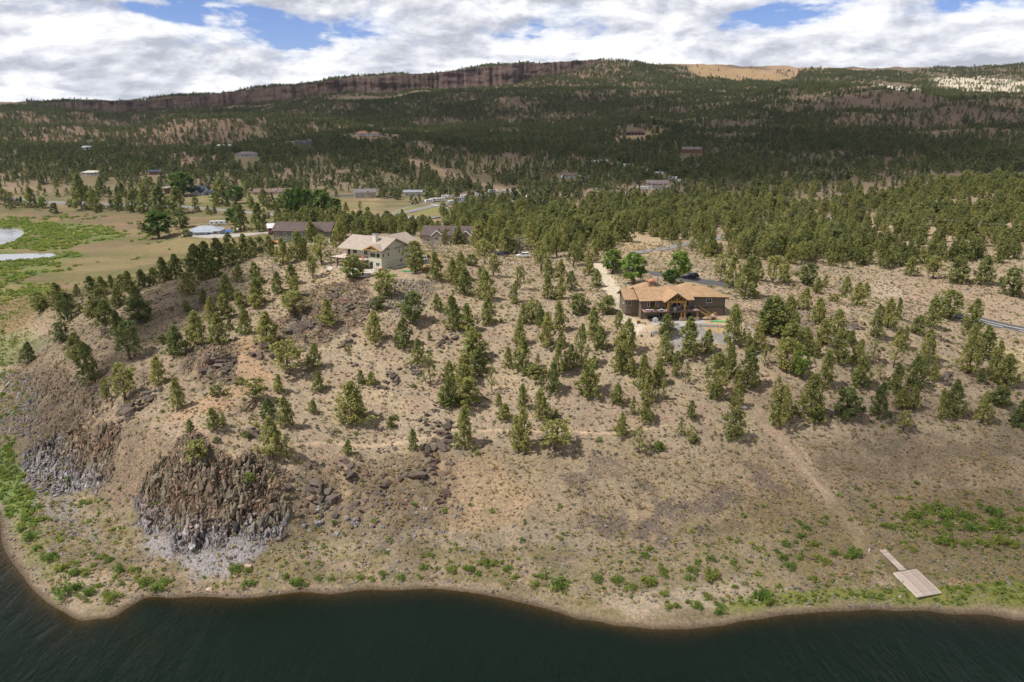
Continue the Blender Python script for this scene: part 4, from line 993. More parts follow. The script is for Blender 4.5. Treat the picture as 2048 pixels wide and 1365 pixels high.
# ------------------------------------------------------------------ scattered things: one object each, instanced on points
def scatter(name, pts, rot, scl, idx, meshes, kind='stuff'):
    me = bpy.data.meshes.new(name+'_points'); me.vertices.add(len(pts)); me.vertices.foreach_set('co', np.asarray(pts, np.float32).ravel())
    a = me.attributes.new('rot', 'FLOAT_VECTOR', 'POINT'); a.data.foreach_set('vector', np.asarray(rot, np.float32).ravel())
    a = me.attributes.new('scl', 'FLOAT_VECTOR', 'POINT'); a.data.foreach_set('vector', np.asarray(scl, np.float32).ravel())
    a = me.attributes.new('idx', 'INT', 'POINT'); a.data.foreach_set('value', np.asarray(idx, np.int32).ravel())
    o = bpy.data.objects.new(name, me); COL.objects.link(o)
    lib = bpy.data.collections.new(name+'_kinds')
    for i, m in enumerate(meshes):
        ob = bpy.data.objects.new('%s_%02d' % (name+'_kind', i), m); lib.objects.link(ob)
    ng = bpy.data.node_groups.new(name, 'GeometryNodeTree')
    ng.interface.new_socket('Geometry', in_out='INPUT', socket_type='NodeSocketGeometry'); ng.interface.new_socket('Geometry', in_out='OUTPUT', socket_type='NodeSocketGeometry')
    N = ng.nodes; L = ng.links; gi = N.new('NodeGroupInput'); go = N.new('NodeGroupOutput')
    m2p = N.new('GeometryNodeMeshToPoints'); iop = N.new('GeometryNodeInstanceOnPoints'); ci = N.new('GeometryNodeCollectionInfo')
    ci.inputs['Collection'].default_value = lib; ci.inputs['Separate Children'].default_value = True; ci.inputs['Reset Children'].default_value = True
    def na(nm, ty):
        n = N.new('GeometryNodeInputNamedAttribute'); n.data_type = ty; n.inputs[0].default_value = nm; return n.outputs[0]
    L.new(gi.outputs[0], m2p.inputs[0]); L.new(m2p.outputs[0], iop.inputs['Points']); L.new(ci.outputs[0], iop.inputs['Instance'])
    iop.inputs['Pick Instance'].default_value = True
    L.new(na('idx', 'INT'), iop.inputs['Instance Index']); L.new(na('rot', 'FLOAT_VECTOR'), iop.inputs['Rotation']); L.new(na('scl', 'FLOAT_VECTOR'), iop.inputs['Scale'])
    L.new(iop.outputs[0], go.inputs[0])
    md = o.modifiers.new('scatter', 'NODES'); md.node_group = ng
    tag(o, kind=kind); return o
def sample_view(n, y0, y1, thm=.80, r=None, power=2.0):
    """random ground points, even per area, inside the wedge the photograph looks over"""
    r = r or rng; u = r.random(n); y = np.sqrt(y0*y0+u*(y1*y1-y0*y0)); th = (r.random(n)*2-1)*thm
    return th*y, y

def forest():
    reg = [ # outline on the photograph, trees per hectare
     (rg([(-250,292),(200,290),(420,300),(500,270),(640,240),(850,190),(1000,195),(1240,170),(1400,160),(1560,165),(1700,180),(2300,200),(2300,345),(1950,352),(1850,372),(1500,430),(1440,450),(1000,452),(860,440),(760,395),(700,345),(450,350),(300,350),(-250,330)], 20, 60, 201, 5), 85),
     (rg([(440,300),(700,285),(860,300),(1100,350),(1060,395),(860,385),(700,385),(560,385),(440,370)], 8, 40, 202, 3), 62),
     (rg([(-250,330),(300,330),(470,345),(560,375),(300,372),(180,372),(90,372),(-250,395)], 8, 40, 203, 3), 75),
     (rg([(-250,212),(150,236),(420,222),(700,200),(900,190),(640,240),(480,280),(400,300),(-250,300)], 20, 60, 204, 5), 60),
     (rg([(860,446),(1440,440),(1560,420),(1800,385),(2300,350),(2300,420),(1760,425),(1500,455),(1400,485),(1260,500),(1200,520),(940,505),(860,490)], 8, 30, 205, 2), 125),
     (rg([(1420,470),(1560,455),(1660,438),(2300,425),(2300,540),(1960,548),(1800,540),(1500,545),(1280,536),(1320,500)], 8, 30, 206, 2), 210),
     (rg([(560,440),(700,432),(860,446),(860,490),(820,480),(780,470),(660,470),(560,488)], 5, 20, 207, 2), 150),
     (rg([(-250,378),(600,385),(760,400),(700,432),(560,440),(380,425),(-250,402)], 4, 20, 230, 2), 55),
     (rg([(900,180),(1060,130),(1210,125),(1330,132),(1400,165),(1240,185),(1000,205)], 25, 80, 208, 5), 60),
     (rg([(1330,130),(1560,140),(1580,160),(1420,166),(1350,150)], 15, 60, 209, 5), 7),
     (rg([(1540,138),(1720,140),(1860,150),(1900,178),(1840,190),(1560,170)], 25, 80, 210, 5), 55),
     (rg([(1840,140),(2300,130),(2300,205),(1850,190)], 25, 80, 211, 5), 38),
     (rg([(1560,200),(1750,194),(2300,206),(2300,290),(1850,290),(1600,240)], 25, 80, 212, 5), -30)]
    n = 560000; X, Y = sample_view(n, 300, 3350, .80)
    th = X/Y
    dens = np.zeros(n)
    for f, d in reg:
        m = f(X, Y); dens = np.maximum(dens, m*d) if d > 0 else np.where(m > .5, np.minimum(dens, -d), dens)
    clump = fbm(X/45, Y/45, 300, 3); clump2 = fbm(X/190, Y/230, 310, 3); dens *= 2.5*np.clip(.40+1.9*(clump-.25), .2, 1.6)*np.clip(.35+2.0*(clump2-.2), .35, 1.35)
    dens *= 1+.4*sstep(850, 1300, Y)
    # the wooded rim of the mesa
    Yr, zt, zb = rim_at(th); on = (Y > Yr+8) & (Y < Yr+130) & (th < _r[-1, 0]) & (th > _r[0, 0]); dens = np.where(on, 190, dens)
    dens = np.where((Y > Yr+130) & (th < _r[-2, 0]), 0, dens)
    dens = np.where((Y > Yr-22) & (Y < Yr+6) & (th < _r[-1, 0]), 0, dens); dens = np.where((Y > Yr-110) & (Y <= Yr-22) & (th < _r[-1, 0]), 130, dens)
    for f, k in OPEN_PATCH: dens = dens*(1-f(X, Y)*(1-k))
    area = .80*(3350**2-300**2); full = n/(area/1e4)
    keep = rng.random(n) < dens/full
    X, Y = X[keep], Y[keep]
    tp = np.array(TREEPOS); ok = np.ones(len(X), bool)
    for a, b, w_ in tp[tp[:, 1] > 230]: ok &= (X-a)**2+(Y-b)**2 > (w_*1.3+1)**2
    X, Y = X[ok], Y[ok]
    Z = hfull(X, Y)
    # the nearest become trees of their own
    njun = sum(1 for p in PLANTED if p[2] == 'juniper_tree'); extra = max(0, 300-njun)
    vis = np.abs(X/Y) < .66; order = np.argsort(np.where(vis, Y, 1e9))[:extra]
    mask = np.zeros(len(X), bool); mask[order] = True
    for i in order:
        d = float(Y[i]); dz = CAMZ-Z[i]; dep = d*CP+dz*SP; px = 1024+X[i]/dep*FPX; py = 682.5-(-dz*CP+d*SP)/dep*FPX
        hh = 5.0+4*rng.random(); m = mpp(d, Z[i])
        PLANTED.append(plant_tree(px, py, hh/m, hh*(.5+.25*rng.random())/m, 'd' if rng.random() < .2 else '', loc=(X[i], Y[i], Z[i]), H=1))
    X, Y, Z = X[~mask], Y[~mask], Z[~mask]; n = len(X); print('forest trees', n)
    hgt = (4.6+4.6*rng.random(n))*np.where(rng.random(n) < .08, 1.4, 1); wd = hgt*(.40+.34*rng.random(n))
    near = [mesh_with(PROTO[k][i][1], M_FOREST) for k, i in (('cone', 0), ('cone', 1), ('cone', 2), ('slim', 0), ('round', 0), ('open', 0), ('multi', 0))]
    # light versions for the far slopes
    far = []
    for k, s in (('cone', 1), ('cone', 2), ('slim', 3), ('round', 4), ('cone', 5)):
        me, _ = crown_mesh('far_crown', k, 500+s, 34, 300, .085); me.materials.append(M_FOREST); far.append(me)
    # each near kind carries its trunk
    def joined(cm, tm):
        bm = bmesh.new(); bm.from_mesh(cm); nf = len(bm.faces); bm.from_mesh(tm)
        bm.faces.ensure_lookup_table()
        for f in bm.faces[nf:]: f.material_index = 1
        me = bpy.data.meshes.new('forest_tree'); bm.to_mesh(me); bm.free(); me.materials.append(M_FORESTN); me.materials.append(M_BARK); return me
    near = [joined(PROTO[k][i][1], PROTO[k][i][0]) for k, i in (('cone', 0), ('cone', 1), ('cone', 2), ('slim', 0), ('round', 0), ('open', 0), ('multi', 0))]
    kinds = near+far
    idx = np.where(Y < 560+120*rng.random(n), rng.integers(0, len(near), n), len(near)+rng.integers(0, len(far), n))
    rot = np.zeros((n, 3)); rot[:, 2] = rng.random(n)*6.28; scl = np.stack([wd/.6, wd/.6, hgt], 1)
    scatter('forest', np.stack([X, Y, Z-.1], 1), rot, scl, idx, kinds)

def finish_tree_labels():
    lab = where_phrase([p[1] for p in PLANTED])
    for (t, it, kn), l in zip(PLANTED, lab):
        tag(t, l, 'bush' if 'bush' in kn else 'tree', GROUPS[kn])

# ------------------------------------------------------------------ shore bushes one can count
BUSH = """140,1185,50 175,1190,34 217,1200,38 196,1174,18 290,1170,34 318,1178,40 270,1142,24 275,1155,16 245,1170,14 238,1142,28 220,1122,20 200,1118,18 188,1133,16 150,1150,32 172,1150,26 120,1142,30
100,1120,34 75,1100,26 60,1078,34 45,1060,22 472,1140,32 495,1140,20 500,1170,26 570,1155,18 590,1170,34 612,1172,16 638,1160,16 665,1160,14 720,1157,20 745,1160,18 765,1150,20 802,1156,20
845,1135,20 905,1145,26 935,1143,28 957,1150,18 970,1130,26 990,1130,20 861,1112,16 847,1112,14 1045,1082,14 1015,1140,24 1031,1157,18 1069,1172,24 1085,1158,22 1116,1175,38 1131,1172,20
1196,1162,28 1234,1167,30 1294,1167,38 1266,1178,22 1299,1097,16 1290,1110,18 1326,1140,20 1331,1152,16 1384,1145,28 1378,1157,22 1396,1127,20 1424,1125,20 1452,1120,14 1467,1130,18
1426,1157,40 1329,1192,22 1336,1217,20 1351,1215,20 1396,1215,26 1416,1195,20 1439,1225,32 1376,1207,16 1524,1200,44 1581,1132,26 1599,1117,20 1564,1117,22 1570,1092,26 1554,1105,16
1592,1085,16 1601,1075,20 1616,1060,18 1599,1045,16 1628,1090,24 1635,1116,18 1651,1125,24 1666,1110,22 1711,1115,38 1690,1117,22 1626,1160,22 1459,1080,16 1384,1065,12 1826,1102,18
1784,1057,22 1829,1032,30 1854,1020,24 1889,1032,32 1936,1032,28 1986,1030,38 1856,1052,26 1894,1050,24 1936,1055,28 1994,1055,42 1894,1087,34 1959,1085,28 1999,1085,42 2024,1090,26
1931,1092,26 1876,1085,22 2044,1040,24 1965,1057,24 1910,1020,20 1764,1022,14 1700,1040,12 2040,1060,22 1806,1085,14 1746,1010,14"""
def shore_bushes():
    its = []; obs = []; SHB = []
    for i in range(6):
        rr = np.random.default_rng(900+i); k = 16; C = np.stack([rr.normal(0, .22, k), rr.normal(0, .22, k), .18+.3*rr.random(k)], 1); E = np.stack([.10+.12*rr.random(k)]*2+[.2+.25*rr.random(k)], 1)
        V, F, col = leaf_tris(C, E, 620, .075, 1.6, 900+i); V[:, 2] = np.abs(V[:, 2]); me = np_mesh('shore_bush', V, F); col_attr(me, 'tone', col); me.materials.append(M_WEED); SHB.append(me)
    L = [tuple(map(float, s.split(','))) for s in BUSH.split()]
    a = np.array(L); q = pix(a[:, 0], a[:, 1])
    for (px, py, wp), p in zip(L, q):
        m = mpp(p[1], p[2]); wd = wp*m*1.05; h = wd*.55; r = random.Random(int(px*7+py))
        cm = r.choice(SHB)
        o = link('shore_bush', cm, None, None, (p[0], p[1], float(hfull([p[0]], [p[1]])[0])-.08), (0, 0, r.random()*6), (wd*.92, wd*.92, h*1.1))
        its.append((px, py, ('broad' if wd > 4 else 'small' if wd < 2.2 else 'mid-sized')+' leafy green', 'shore bush')); obs.append(o)
    for o, l in zip(obs, where_phrase(its)): tag(o, l, 'bush', 'green bushes along the shore')

# ------------------------------------------------------------------ low growth and stones
def tuft_mesh(name, mat, n, w, h, seed, spread=.5, up=1.2, size=.3):
    C = np.array([(0, 0, h*.45)]); E = np.array([(w*.5, w*.5, h*.45)])
    V, F, col = leaf_tris(C, E, n, size, up, seed); me = np_mesh(name, V, F); col_attr(me, 'tone', col*1.0/np.maximum(.01, col.mean())); me.materials.append(mat); return me
def block_mesh(name, seed, ext=(1, 1, 1), n=12, mat=None):
    r = np.random.default_rng(seed); bm = bmesh.new()
    for p in r.uniform(-.5, .5, (n, 3)):
        p = p/np.max(np.abs(p))*.5*(.75+.25*r.random()); bm.verts.new((p[0]*ext[0], p[1]*ext[1], p[2]*ext[2]))
    bmesh.ops.convex_hull(bm, input=list(bm.verts)); 
    for v in [v for v in bm.verts if not v.link_faces]: bm.verts.remove(v)
    me = bpy.data.meshes.new(name); bm.to_mesh(me); bm.free()
    if mat: me.materials.append(mat)
    return me
def ground_cover():
    sage = [tuft_mesh('sagebrush', M_SAGE, 26, 1, .7, i, size=.30) for i in range(4)]
    dry = [tuft_mesh('dry_grass', M_DRY, 16, 1, .8, 20+i, size=.38) for i in range(3)]
    weed = [tuft_mesh('weed', M_WEED, 26, 1, .8, 40+i, size=.32) for i in range(3)]
    grs = [tuft_mesh('green_scrub', M_JUND, 22, 1, .8, 60+i, size=.34) for i in range(2)]
    n = 130000; X, Y = sample_view(n, 117, 345, .80, power=2); H = hsmooth(X, Y)
    u = rng.random(n); typ = np.full(n, -1)
    up = sstep(9, 13, H+3*(fbm(X/12, Y/12, 80, 3)-.5)); f1 = fbm(X/10, Y/10, 400, 3)
    typ[(u < .22) & (up > .5)] = 0; typ[(u > .34) & (u < .50) & (up > .5)] = 1; typ[(u > .46) & (u < .475) & (up > .5)] = 3
    low = (up <= .5) & (H > .5)
    typ[low & (u < .10)] = 0; typ[low & (u > .1) & (u < .50) & (f1 > .40)] = 1
    wz = sstep(.5, 1.2, H)*(1-sstep(3.2, 5.5, H)); f2 = fbm(X/5, Y/5, 410, 3)
    typ[(rng.random(n) < .28*wz*(f2 > .5))] = 2; typ[low & (H < 7) & (rng.random(n) < .035)] = 2
    gz = rg([(1430,1210),(1560,1182),(1760,1176),(2100,1160),(2100,1218),(1850,1209),(1700,1202),(1560,1211),(1470,1230)], .6, 4, 25, .5)(X, Y)
    typ[(gz > .5) & (rng.random(n) < .85)] = 2
    wz2 = rg([(1770,1010),(2100,1005),(2100,1110),(1860,1105),(1790,1060)], 1, 4, 425, .5)(X, Y); typ[(wz2 > .5) & (rng.random(n) < .5) & (f2 > .42)] = 2
    wl = rg([(-200,880),(20,890),(45,940),(95,1000),(70,1020),(60,1070),(0,1010),(-200,960)], 1.2, 5, 9, .5)(X, Y); typ[(wl > .5) & (rng.random(n) < .9)] = 2
    typ[H < .33] = -1
    for f in NOGROW: typ[f(X, Y) > .5] = -1
    m = typ >= 0; X, Y, typ, H = X[m], Y[m], typ[m], H[m]; Z = hfull(X, Y); n = len(X)
    base = np.array([0, 4, 7, 10]); cnt = np.array([4, 3, 3, 2]); idx = base[typ]+(rng.random(n)*cnt[typ]).astype(int)
    sz = np.array([.62, .6, .95, 1.0])[typ]*(.5+.9*rng.random(n)**1.5)*np.where((typ == 2) & (Y < 136), .7, 1)
    rot = np.zeros((n, 3)); rot[:, 2] = rng.random(n)*6.28
    for k, nm in enumerate(('sagebrush', 'dry_grass', 'shore_weeds', 'low_green_scrub')):
        s = typ == k; j = idx[s]-base[k]
        scatter(nm, np.stack([X[s], Y[s], Z[s]-.04], 1), rot[s], np.repeat(sz[s][:, None], 3, 1)*np.array([1, 1, .75]), j, (sage, dry, weed, grs)[k])
    # green growth on the old lake bed at the left
    n = 26000; X = -rng.random(n)*420-60; Y = 250+rng.random(n)*390
    g = rg([(-200,438),(60,436),(215,455),(262,470),(150,492),(170,510),(110,530),(130,545),(60,560),(80,590),(-200,640)], 7, 22, 5, 2)(X, Y)
    f = fbm(X/18, Y/12, 420, 4); k = ((g > .5) & (f > .40)) | ((f > .60) & (rng.random(n) < .35)); k &= (np.abs(X/Y) < .85)
    for pf in PONDF: k &= pf(X, Y) < .05
    X, Y = X[k], Y[k]; Z = hfull(X, Y); ok = (Z < 5); X, Y, Z = X[ok], Y[ok], Z[ok]; n = len(X)
    rot = np.zeros((n, 3)); rot[:, 2] = rng.random(n)*6.28
    scatter('lake_bed_weeds', np.stack([X, Y, Z-.05], 1), rot, (1.2+2.2*rng.random(n))[:, None]*np.array([[1, 1, .5]]), rng.integers(0, 3, n), weed)
    print('ground cover done')
def stones():
    sm = [block_mesh('stone', i, (1, .8, .6), 12, M_STONE) for i in range(5)]; sd = [block_mesh('stone', 10+i, (1, .8, .65), 12, M_ROCKD) for i in range(3)]
    n = 120000; X, Y = sample_view(n, 117, 235, .78); H = hsmooth(X, Y); f = fbm(X/8, Y/8, 500, 3)
    up = H > 11.5; p = np.where(up, .16+.9*np.clip(f-.5, 0, 1), .55); p = np.where(H < .08, 0, p)
    k = rng.random(n) < p; X, Y, f = X[k], Y[k], f[k]
    for g in NOGROW: k = g(X, Y) < .5; X, Y, f = X[k], Y[k], f[k]
    Z = hfull(X, Y); n = len(X)
    s = .16+.55*rng.random(n)**4+.12*rng.random(n)
    rot = rng.random((n, 3))*6.28; rot[:, :2] *= .08
    scatter('stones', np.stack([X, Y, Z], 1), rot, np.repeat(s[:, None], 3, 1), np.where(rng.random(n) < .3, 5+rng.integers(0, 3, n), rng.integers(0, 5, n)), sm+sd)
def slope_rot(x, y, r):
    return (r.normal(0, .18), r.normal(0, .18), r.random()*6.28)
def bluff_rocks():
    cols = [block_mesh('rock', 30+i, (.50, .42, 1.9), 14, M_ROCK) for i in range(6)]; blk = [block_mesh('rock', 40+i, (1, .9, .7), 14, M_ROCK) for i in range(5)]
    lowb = [block_mesh('rock', 50+i, (1, .75, .45), 12, M_ROCK) for i in range(3)]
    kinds = cols+blk+lowb
    names = [('rock_bluff', 'steep bluff of broken basalt columns above the shore, pale crust at its foot', 'rock bluff', 0, 11, 300),
             ('rock_cliff', 'low dark basalt cliff at the left edge above the green shore', 'rock cliff', 1, 7.0, 200),
             ('rock_slope', 'dark rubble slope at the far left edge under the hill shoulder', 'rock slope', 2, 1.0, 120),
             ('rocky_bank', 'scattered brown basalt bank on the slope right of the big bluff', 'rocky bank', 3, .55, 200),
             ('rock_ledge', 'grey basalt ledge left of the orange dirt track', 'rock ledge', 4, 1.6, 90),
             ('rock_ledges', 'broken grey ledges on the slope under the tan house', 'rock ledges', 5, 1.4, 240),
             ('rocky_knoll', 'brushy rocky knoll right of the brown house', 'rocky knoll', 6, .8, 120)]
    for nm, lab, cat, bi, dens, nparts in names:
        f = BLUFFS[bi][0]; n = 300000; X, Y = sample_view(n, 117, 330, .8); w_ = f(X, Y); k = w_ > .35; X, Y = X[k], Y[k]
        area = .8*(330**2-117**2)*k.mean(); m = int(area*dens); m = min(m, len(X)); X, Y = X[:m], Y[:m]
        if m < 5: continue
        Z = hfull(X, Y); e = .8; gx = (hfull(X+e, Y)-hfull(X-e, Y))/(2*e); gy = (hfull(X, Y+e)-hfull(X, Y-e))/(2*e); steep = np.hypot(gx, gy)
        s = (.36+1.15*rng.random(m)**2.8)*np.where(steep > .7, 1.2, .8)
        isc = (steep > .45) & (Z > 2.5) & (rng.random(m) < .8) & (bi in (0, 1, 2, 4)); idx = np.where(isc, rng.integers(0, 6, m), np.where(Z < 4, 11+rng.integers(0, 3, m), 6+rng.integers(0, 5, m)))
        rot = np.stack([rng.normal(0, .16, m)+np.where(isc, -.45, 0), rng.normal(0, .16, m), np.where(isc, rng.normal(0, .45, m)+.25*np.sin(X/6), rng.random(m)*6.28)], 1)
        c = np.array([X.mean(), Y.mean()]); root = empty(nm, (float(c[0]), float(c[1]), float(hsmooth([c[0]], [c[1]])[0]))); tag(root, lab, cat)
        order = np.argsort(-s); big = order[:nparts]; rest = order[nparts:]; rl = Vector(root.location)
        for i in big:
            link('rock', kinds[idx[i]], None, root, Vector((X[i], Y[i], Z[i]+.02*s[i]))-rl, tuple(rot[i]), (s[i],)*3)
        if len(rest):
            o = scatter('rubble', np.stack([X[rest]-rl.x, Y[rest]-rl.y, Z[rest]-rl.z+.1*s[rest]], 1), rot[rest], np.repeat(s[rest][:, None], 3, 1), idx[rest], kinds); o.parent = root
OUTC = """887,685,20 907,668,10 781,755,19 770,777,14 712,730,12 822,737,14 842,750,17 874,818,16 856,847,14 873,850,12 856,867,14 883,867,28 866,910,22 890,897,14 787,890,9 757,903,8
704,942,26 767,973,22 720,1009,20 776,1012,12 816,1003,16 854,935,28 881,1000,16 890,989,18 862,962,14 661,870,10 630,860,10 695,685,18 654,677,14 736,617,24 811,952,14
441,726,34 543,706,30 601,658,34 512,866,22 212,665,16 294,798,26 260,822,30 1884,680,20 1892,757,22 1716,655,20 645,985,30 625,930,14 640,1015,22 1000,702,6 855,791,5
1290,655,5 700,610,20 665,600,16 560,1065,14 590,985,16 900,930,12 930,905,8 1185,905,10 1050,905,8 1160,985,10"""
def outcrops():
    blk = [block_mesh('rock', 70+i, (1, .85, .7), 16, M_ROCKD) for i in range(7)]
    L = [tuple(map(float, s.split(','))) for s in OUTC.split()]; a = np.array(L); q = pix(a[:, 0], a[:, 1]); its = []; obs = []
    for (px, py, rp), p in zip(L, q):
        m = mpp(p[1], p[2]); R_ = rp*m*1.1; r = np.random.default_rng(int(px)); nn = int(np.clip(R_*R_*1.5+4, 4, 26))
        root = empty('rock_outcrop', (p[0], p[1], p[2])); obs.append(root); its.append((px, py, 'broad grey-brown' if R_ > 2.2 else 'small grey-brown', 'rock outcrop'))
        X = p[0]+r.normal(0, .45, nn)*R_; Y = p[1]+r.normal(0, .6, nn)*R_; Z = hfull(X, Y)
        for i in range(nn):
            s = R_*(.35+.5*r.random()) if i < 3 else R_*(.18+.3*r.random())
            s = max(.5, min(s*1.15, 3.0))
            link('rock', blk[r.integers(0, 7)], None, root, (X[i]-p[0], Y[i]-p[1], Z[i]-p[2]+.12*s), (r.normal(0, .2), r.normal(0, .2), r.random()*6), (s*1.2, s, s*.85))
    for o, l in zip(obs, where_phrase(its)): tag(o, l, 'rock outcrop', 'rock outcrops on the slope')
# ------------------------------------------------------------------ building materials
def siding_mat(name, col, pitch=.18, rough=.85):
    m, w = new_mat(name)
    tc = w.n('ShaderNodeTexCoord').outputs['Object']; z = w.n('ShaderNodeSeparateXYZ', {0: tc}).outputs[2]
    saw = w.math('FRACT', w.math('DIVIDE', z, pitch)); n = w.noise(tc, .7, 4, .6); n2 = w.noise(tc, 9, 3, .6)
    c = w.ramp(n, [(.3, tuple(c*.92 for c in col)), (.7, tuple(c*1.06 for c in col))]); c = w.mix(1.0, c, w.ramp(n2, [(.3, (.94,)*3), (.7, (1.05,)*3)]), 'MULTIPLY')
    b = w.n('ShaderNodeBump', {'Height': saw, 'Strength': .6, 'Distance': .03})
    p = w.n('ShaderNodeBsdfPrincipled', {'Base Color': c, 'Roughness': rough, 'Specular IOR Level': .25, 'Normal': b.outputs[0]})
    w.n('ShaderNodeOutputMaterial', {0: p.outputs[0]}); return m
def shingle_mat(name, col, var=.2):
    m, w = new_mat(name)
    tc = w.n('ShaderNodeTexCoord').outputs['Object']
    br = w.n('ShaderNodeTexBrick', {'Vector': tc, 'Color1': (*[c*(1-var) for c in col], 1), 'Color2': (*[c*(1+var) for c in col], 1), 'Mortar': (*[c*.6 for c in col], 1), 'Scale': 1.0, 'Mortar Size': .012, 'Brick Width': .7, 'Row Height': .28})
    n = w.noise(tc, .45, 4, .6); c = w.mix(1.0, br.outputs[0], w.ramp(n, [(.3, (.9,)*3), (.7, (1.08,)*3)]), 'MULTIPLY')
    c = w.mix(1.0, c, w.ramp(w.noise(tc, 2.2, 3, .7), [(.3, (.88,)*3), (.7, (1.1,)*3)]), 'MULTIPLY')
    b = w.n('ShaderNodeBump', {'Height': br.outputs[1], 'Strength': .5, 'Distance': -.03})
    p = w.n('ShaderNodeBsdfPrincipled', {'Base Color': c, 'Roughness': .92, 'Specular IOR Level': .15, 'Normal': b.outputs[0]})
    w.n('ShaderNodeOutputMaterial', {0: p.outputs[0]}); return m
def glass_mat():
    m, w = new_mat('window_glass')
    p = w.n('ShaderNodeBsdfPrincipled', {'Base Color': (.018, .022, .026, 1), 'Roughness': .06, 'Specular IOR Level': .7})
    w.n('ShaderNodeOutputMaterial', {0: p.outputs[0]}); return m
M_GLASS = glass_mat()
M_TANW = siding_mat('sage_tan_siding', (.50, .475, .36)); M_TANR = shingle_mat('pinkish_tan_shingles', (.36, .30, .255), .08)
M_BRW = siding_mat('brown_siding', (.165, .135, .098)); M_BRR = shingle_mat('orange_tan_shingles', (.36, .235, .140), .14)
M_TIMB = simple_mat('honey_timber', (.46, .25, .055), .6, .2, 3, .01, 10, spec=.4)
M_TRIM = simple_mat('dark_brown_trim', (.085, .058, .042), .7, .15, 3)
M_WHITE = simple_mat('white_paint', (.76, .76, .74), .6, .05, 2, .005, 8)
M_CREAM = simple_mat('cream_paint', (.60, .57, .48), .7, .05, 2, .005, 8)
M_DECKP = simple_mat('weathered_deck_boards', (.60, .48, .41), .85, .1, 3, .01, 12); M_DECKR = simple_mat('red_brown_deck_boards', (.33, .20, .19), .8, .15, 3, .01, 12)
M_STONEW = rock_mat('stacked_stone', (.36, .27, .2), (.30, .19, .14), (.3, .24, .2), -99, 0)
M_COPPER = simple_mat('orange_metal_cap', (.50, .17, .08), .6, .1, 3); M_DARKM = simple_mat('dark_metal', (.03, .03, .032), .5, .1, 3, metallic=.3)
M_PAVER = simple_mat('grey_pavers', (.36, .34, .33), .9, .1, 2, .01, 5); M_LAWN = simple_mat('lawn_grass', (.10, .19, .035), .95, .25, 3, .04, 14)
M_LAWN2 = simple_mat('bright_lawn_grass', (.16, .27, .04), .95, .2, 3, .04, 14)
M_BLUE = simple_mat('blue_plastic', (.03, .12, .42), .5, .1, 3); M_TEAL = simple_mat('teal_plastic', (.03, .28, .26), .5, .1, 3); M_GREENT = simple_mat('green_tarpaulin', (.04, .30, .12), .6, .15, 2)
M_TERRA = simple_mat('terracotta', (.50, .16, .08), .7, .1, 4); M_RUBBER = simple_mat('tyre_rubber', (.02, .02, .02), .9, .1, 8); M_CHROME = simple_mat('grey_metal', (.45, .46, .48), .4, .05, 8, metallic=.6)
def paint(name, col):
    m, w = new_mat(name)
    tc = w.n('ShaderNodeTexCoord').outputs['Object']; c = w.ramp(w.noise(tc, 3, 3, .6), [(.3, tuple(c*.94 for c in col)), (.7, tuple(min(1, c*1.04) for c in col))])
    p = w.n('ShaderNodeBsdfPrincipled', {'Base Color': c, 'Roughness': .35, 'Specular IOR Level': .5, 'Coat Weight': .3}); w.n('ShaderNodeOutputMaterial', {0: p.outputs[0]}); return m
P_WHITE = paint('white_car_paint', (.72, .73, .74)); P_BLACK = paint('dark_blue_car_paint', (.012, .016, .03)); P_SILV = paint('silver_car_paint', (.33, .34, .36)); P_CREAM = paint('cream_trailer_paint', (.6, .57, .48)); P_RED = paint('dark_red_car_paint', (.25, .03, .025)); P_BLUE = paint('blue_car_paint', (.04, .10, .28))

def window(root, x, y, z, w, h, side='front', frame=None, bars=1, name='window'):
    """window or door lying on a wall; x, y, z is the middle of its lower edge"""
    frame = frame or M_WHITE; f = MB(); t = .09; d = .07
    f.box(-w/2, -w/2+t, -d, .0, 0, h).box(w/2-t, w/2, -d, .0, 0, h).box(-w/2+t, w/2-t, -d, .0, h-t, h).box(-w/2+t, w/2-t, -d, 0, 0, t)
    for k in range(bars):
        xx = -w/2+w*(k+1)/(bars+1); f.box(xx-.035, xx+.035, -d+.01, .0, t, h-t)
    rz = {'front': 0, 'right': pi/2, 'left': -pi/2, 'back': pi}[side]
    o = f.build(name, frame, root, (x, y, z), (0, 0, rz))
    for k in range(bars+1):
        a = -w/2+t+.002+(w-2*t)*k/(bars+1); b = -w/2+t-.002+(w-2*t)*(k+1)/(bars+1)
        if k > 0: a += .035
        if k < bars: b -= .035
        MB().box(a, b, -.035, -.012, t, h-t).build('pane', M_GLASS, o)
    return o
def gable_roof(x0, x1, y0, y1, ze, zr, axis='x', t=.16):
    """two thick slopes; axis is the direction of the ridge"""
    mb = MB()
    if axis == 'x':
        ym = (y0+y1)/2; mb.slab([(x0, y0, ze), (x1, y0, ze), (x1, ym, zr), (x0, ym, zr)], t); mb.slab([(x1, y1, ze), (x0, y1, ze), (x0, ym, zr), (x1, ym, zr)], t)
    else:
        xm = (x0+x1)/2; mb.slab([(x0, y1, ze), (x0, y0, ze), (xm, y0, zr), (xm, y1, zr)], t); mb.slab([(x1, y0, ze), (x1, y1, ze), (xm, y1, zr), (xm, y0, zr)], t)
    return mb
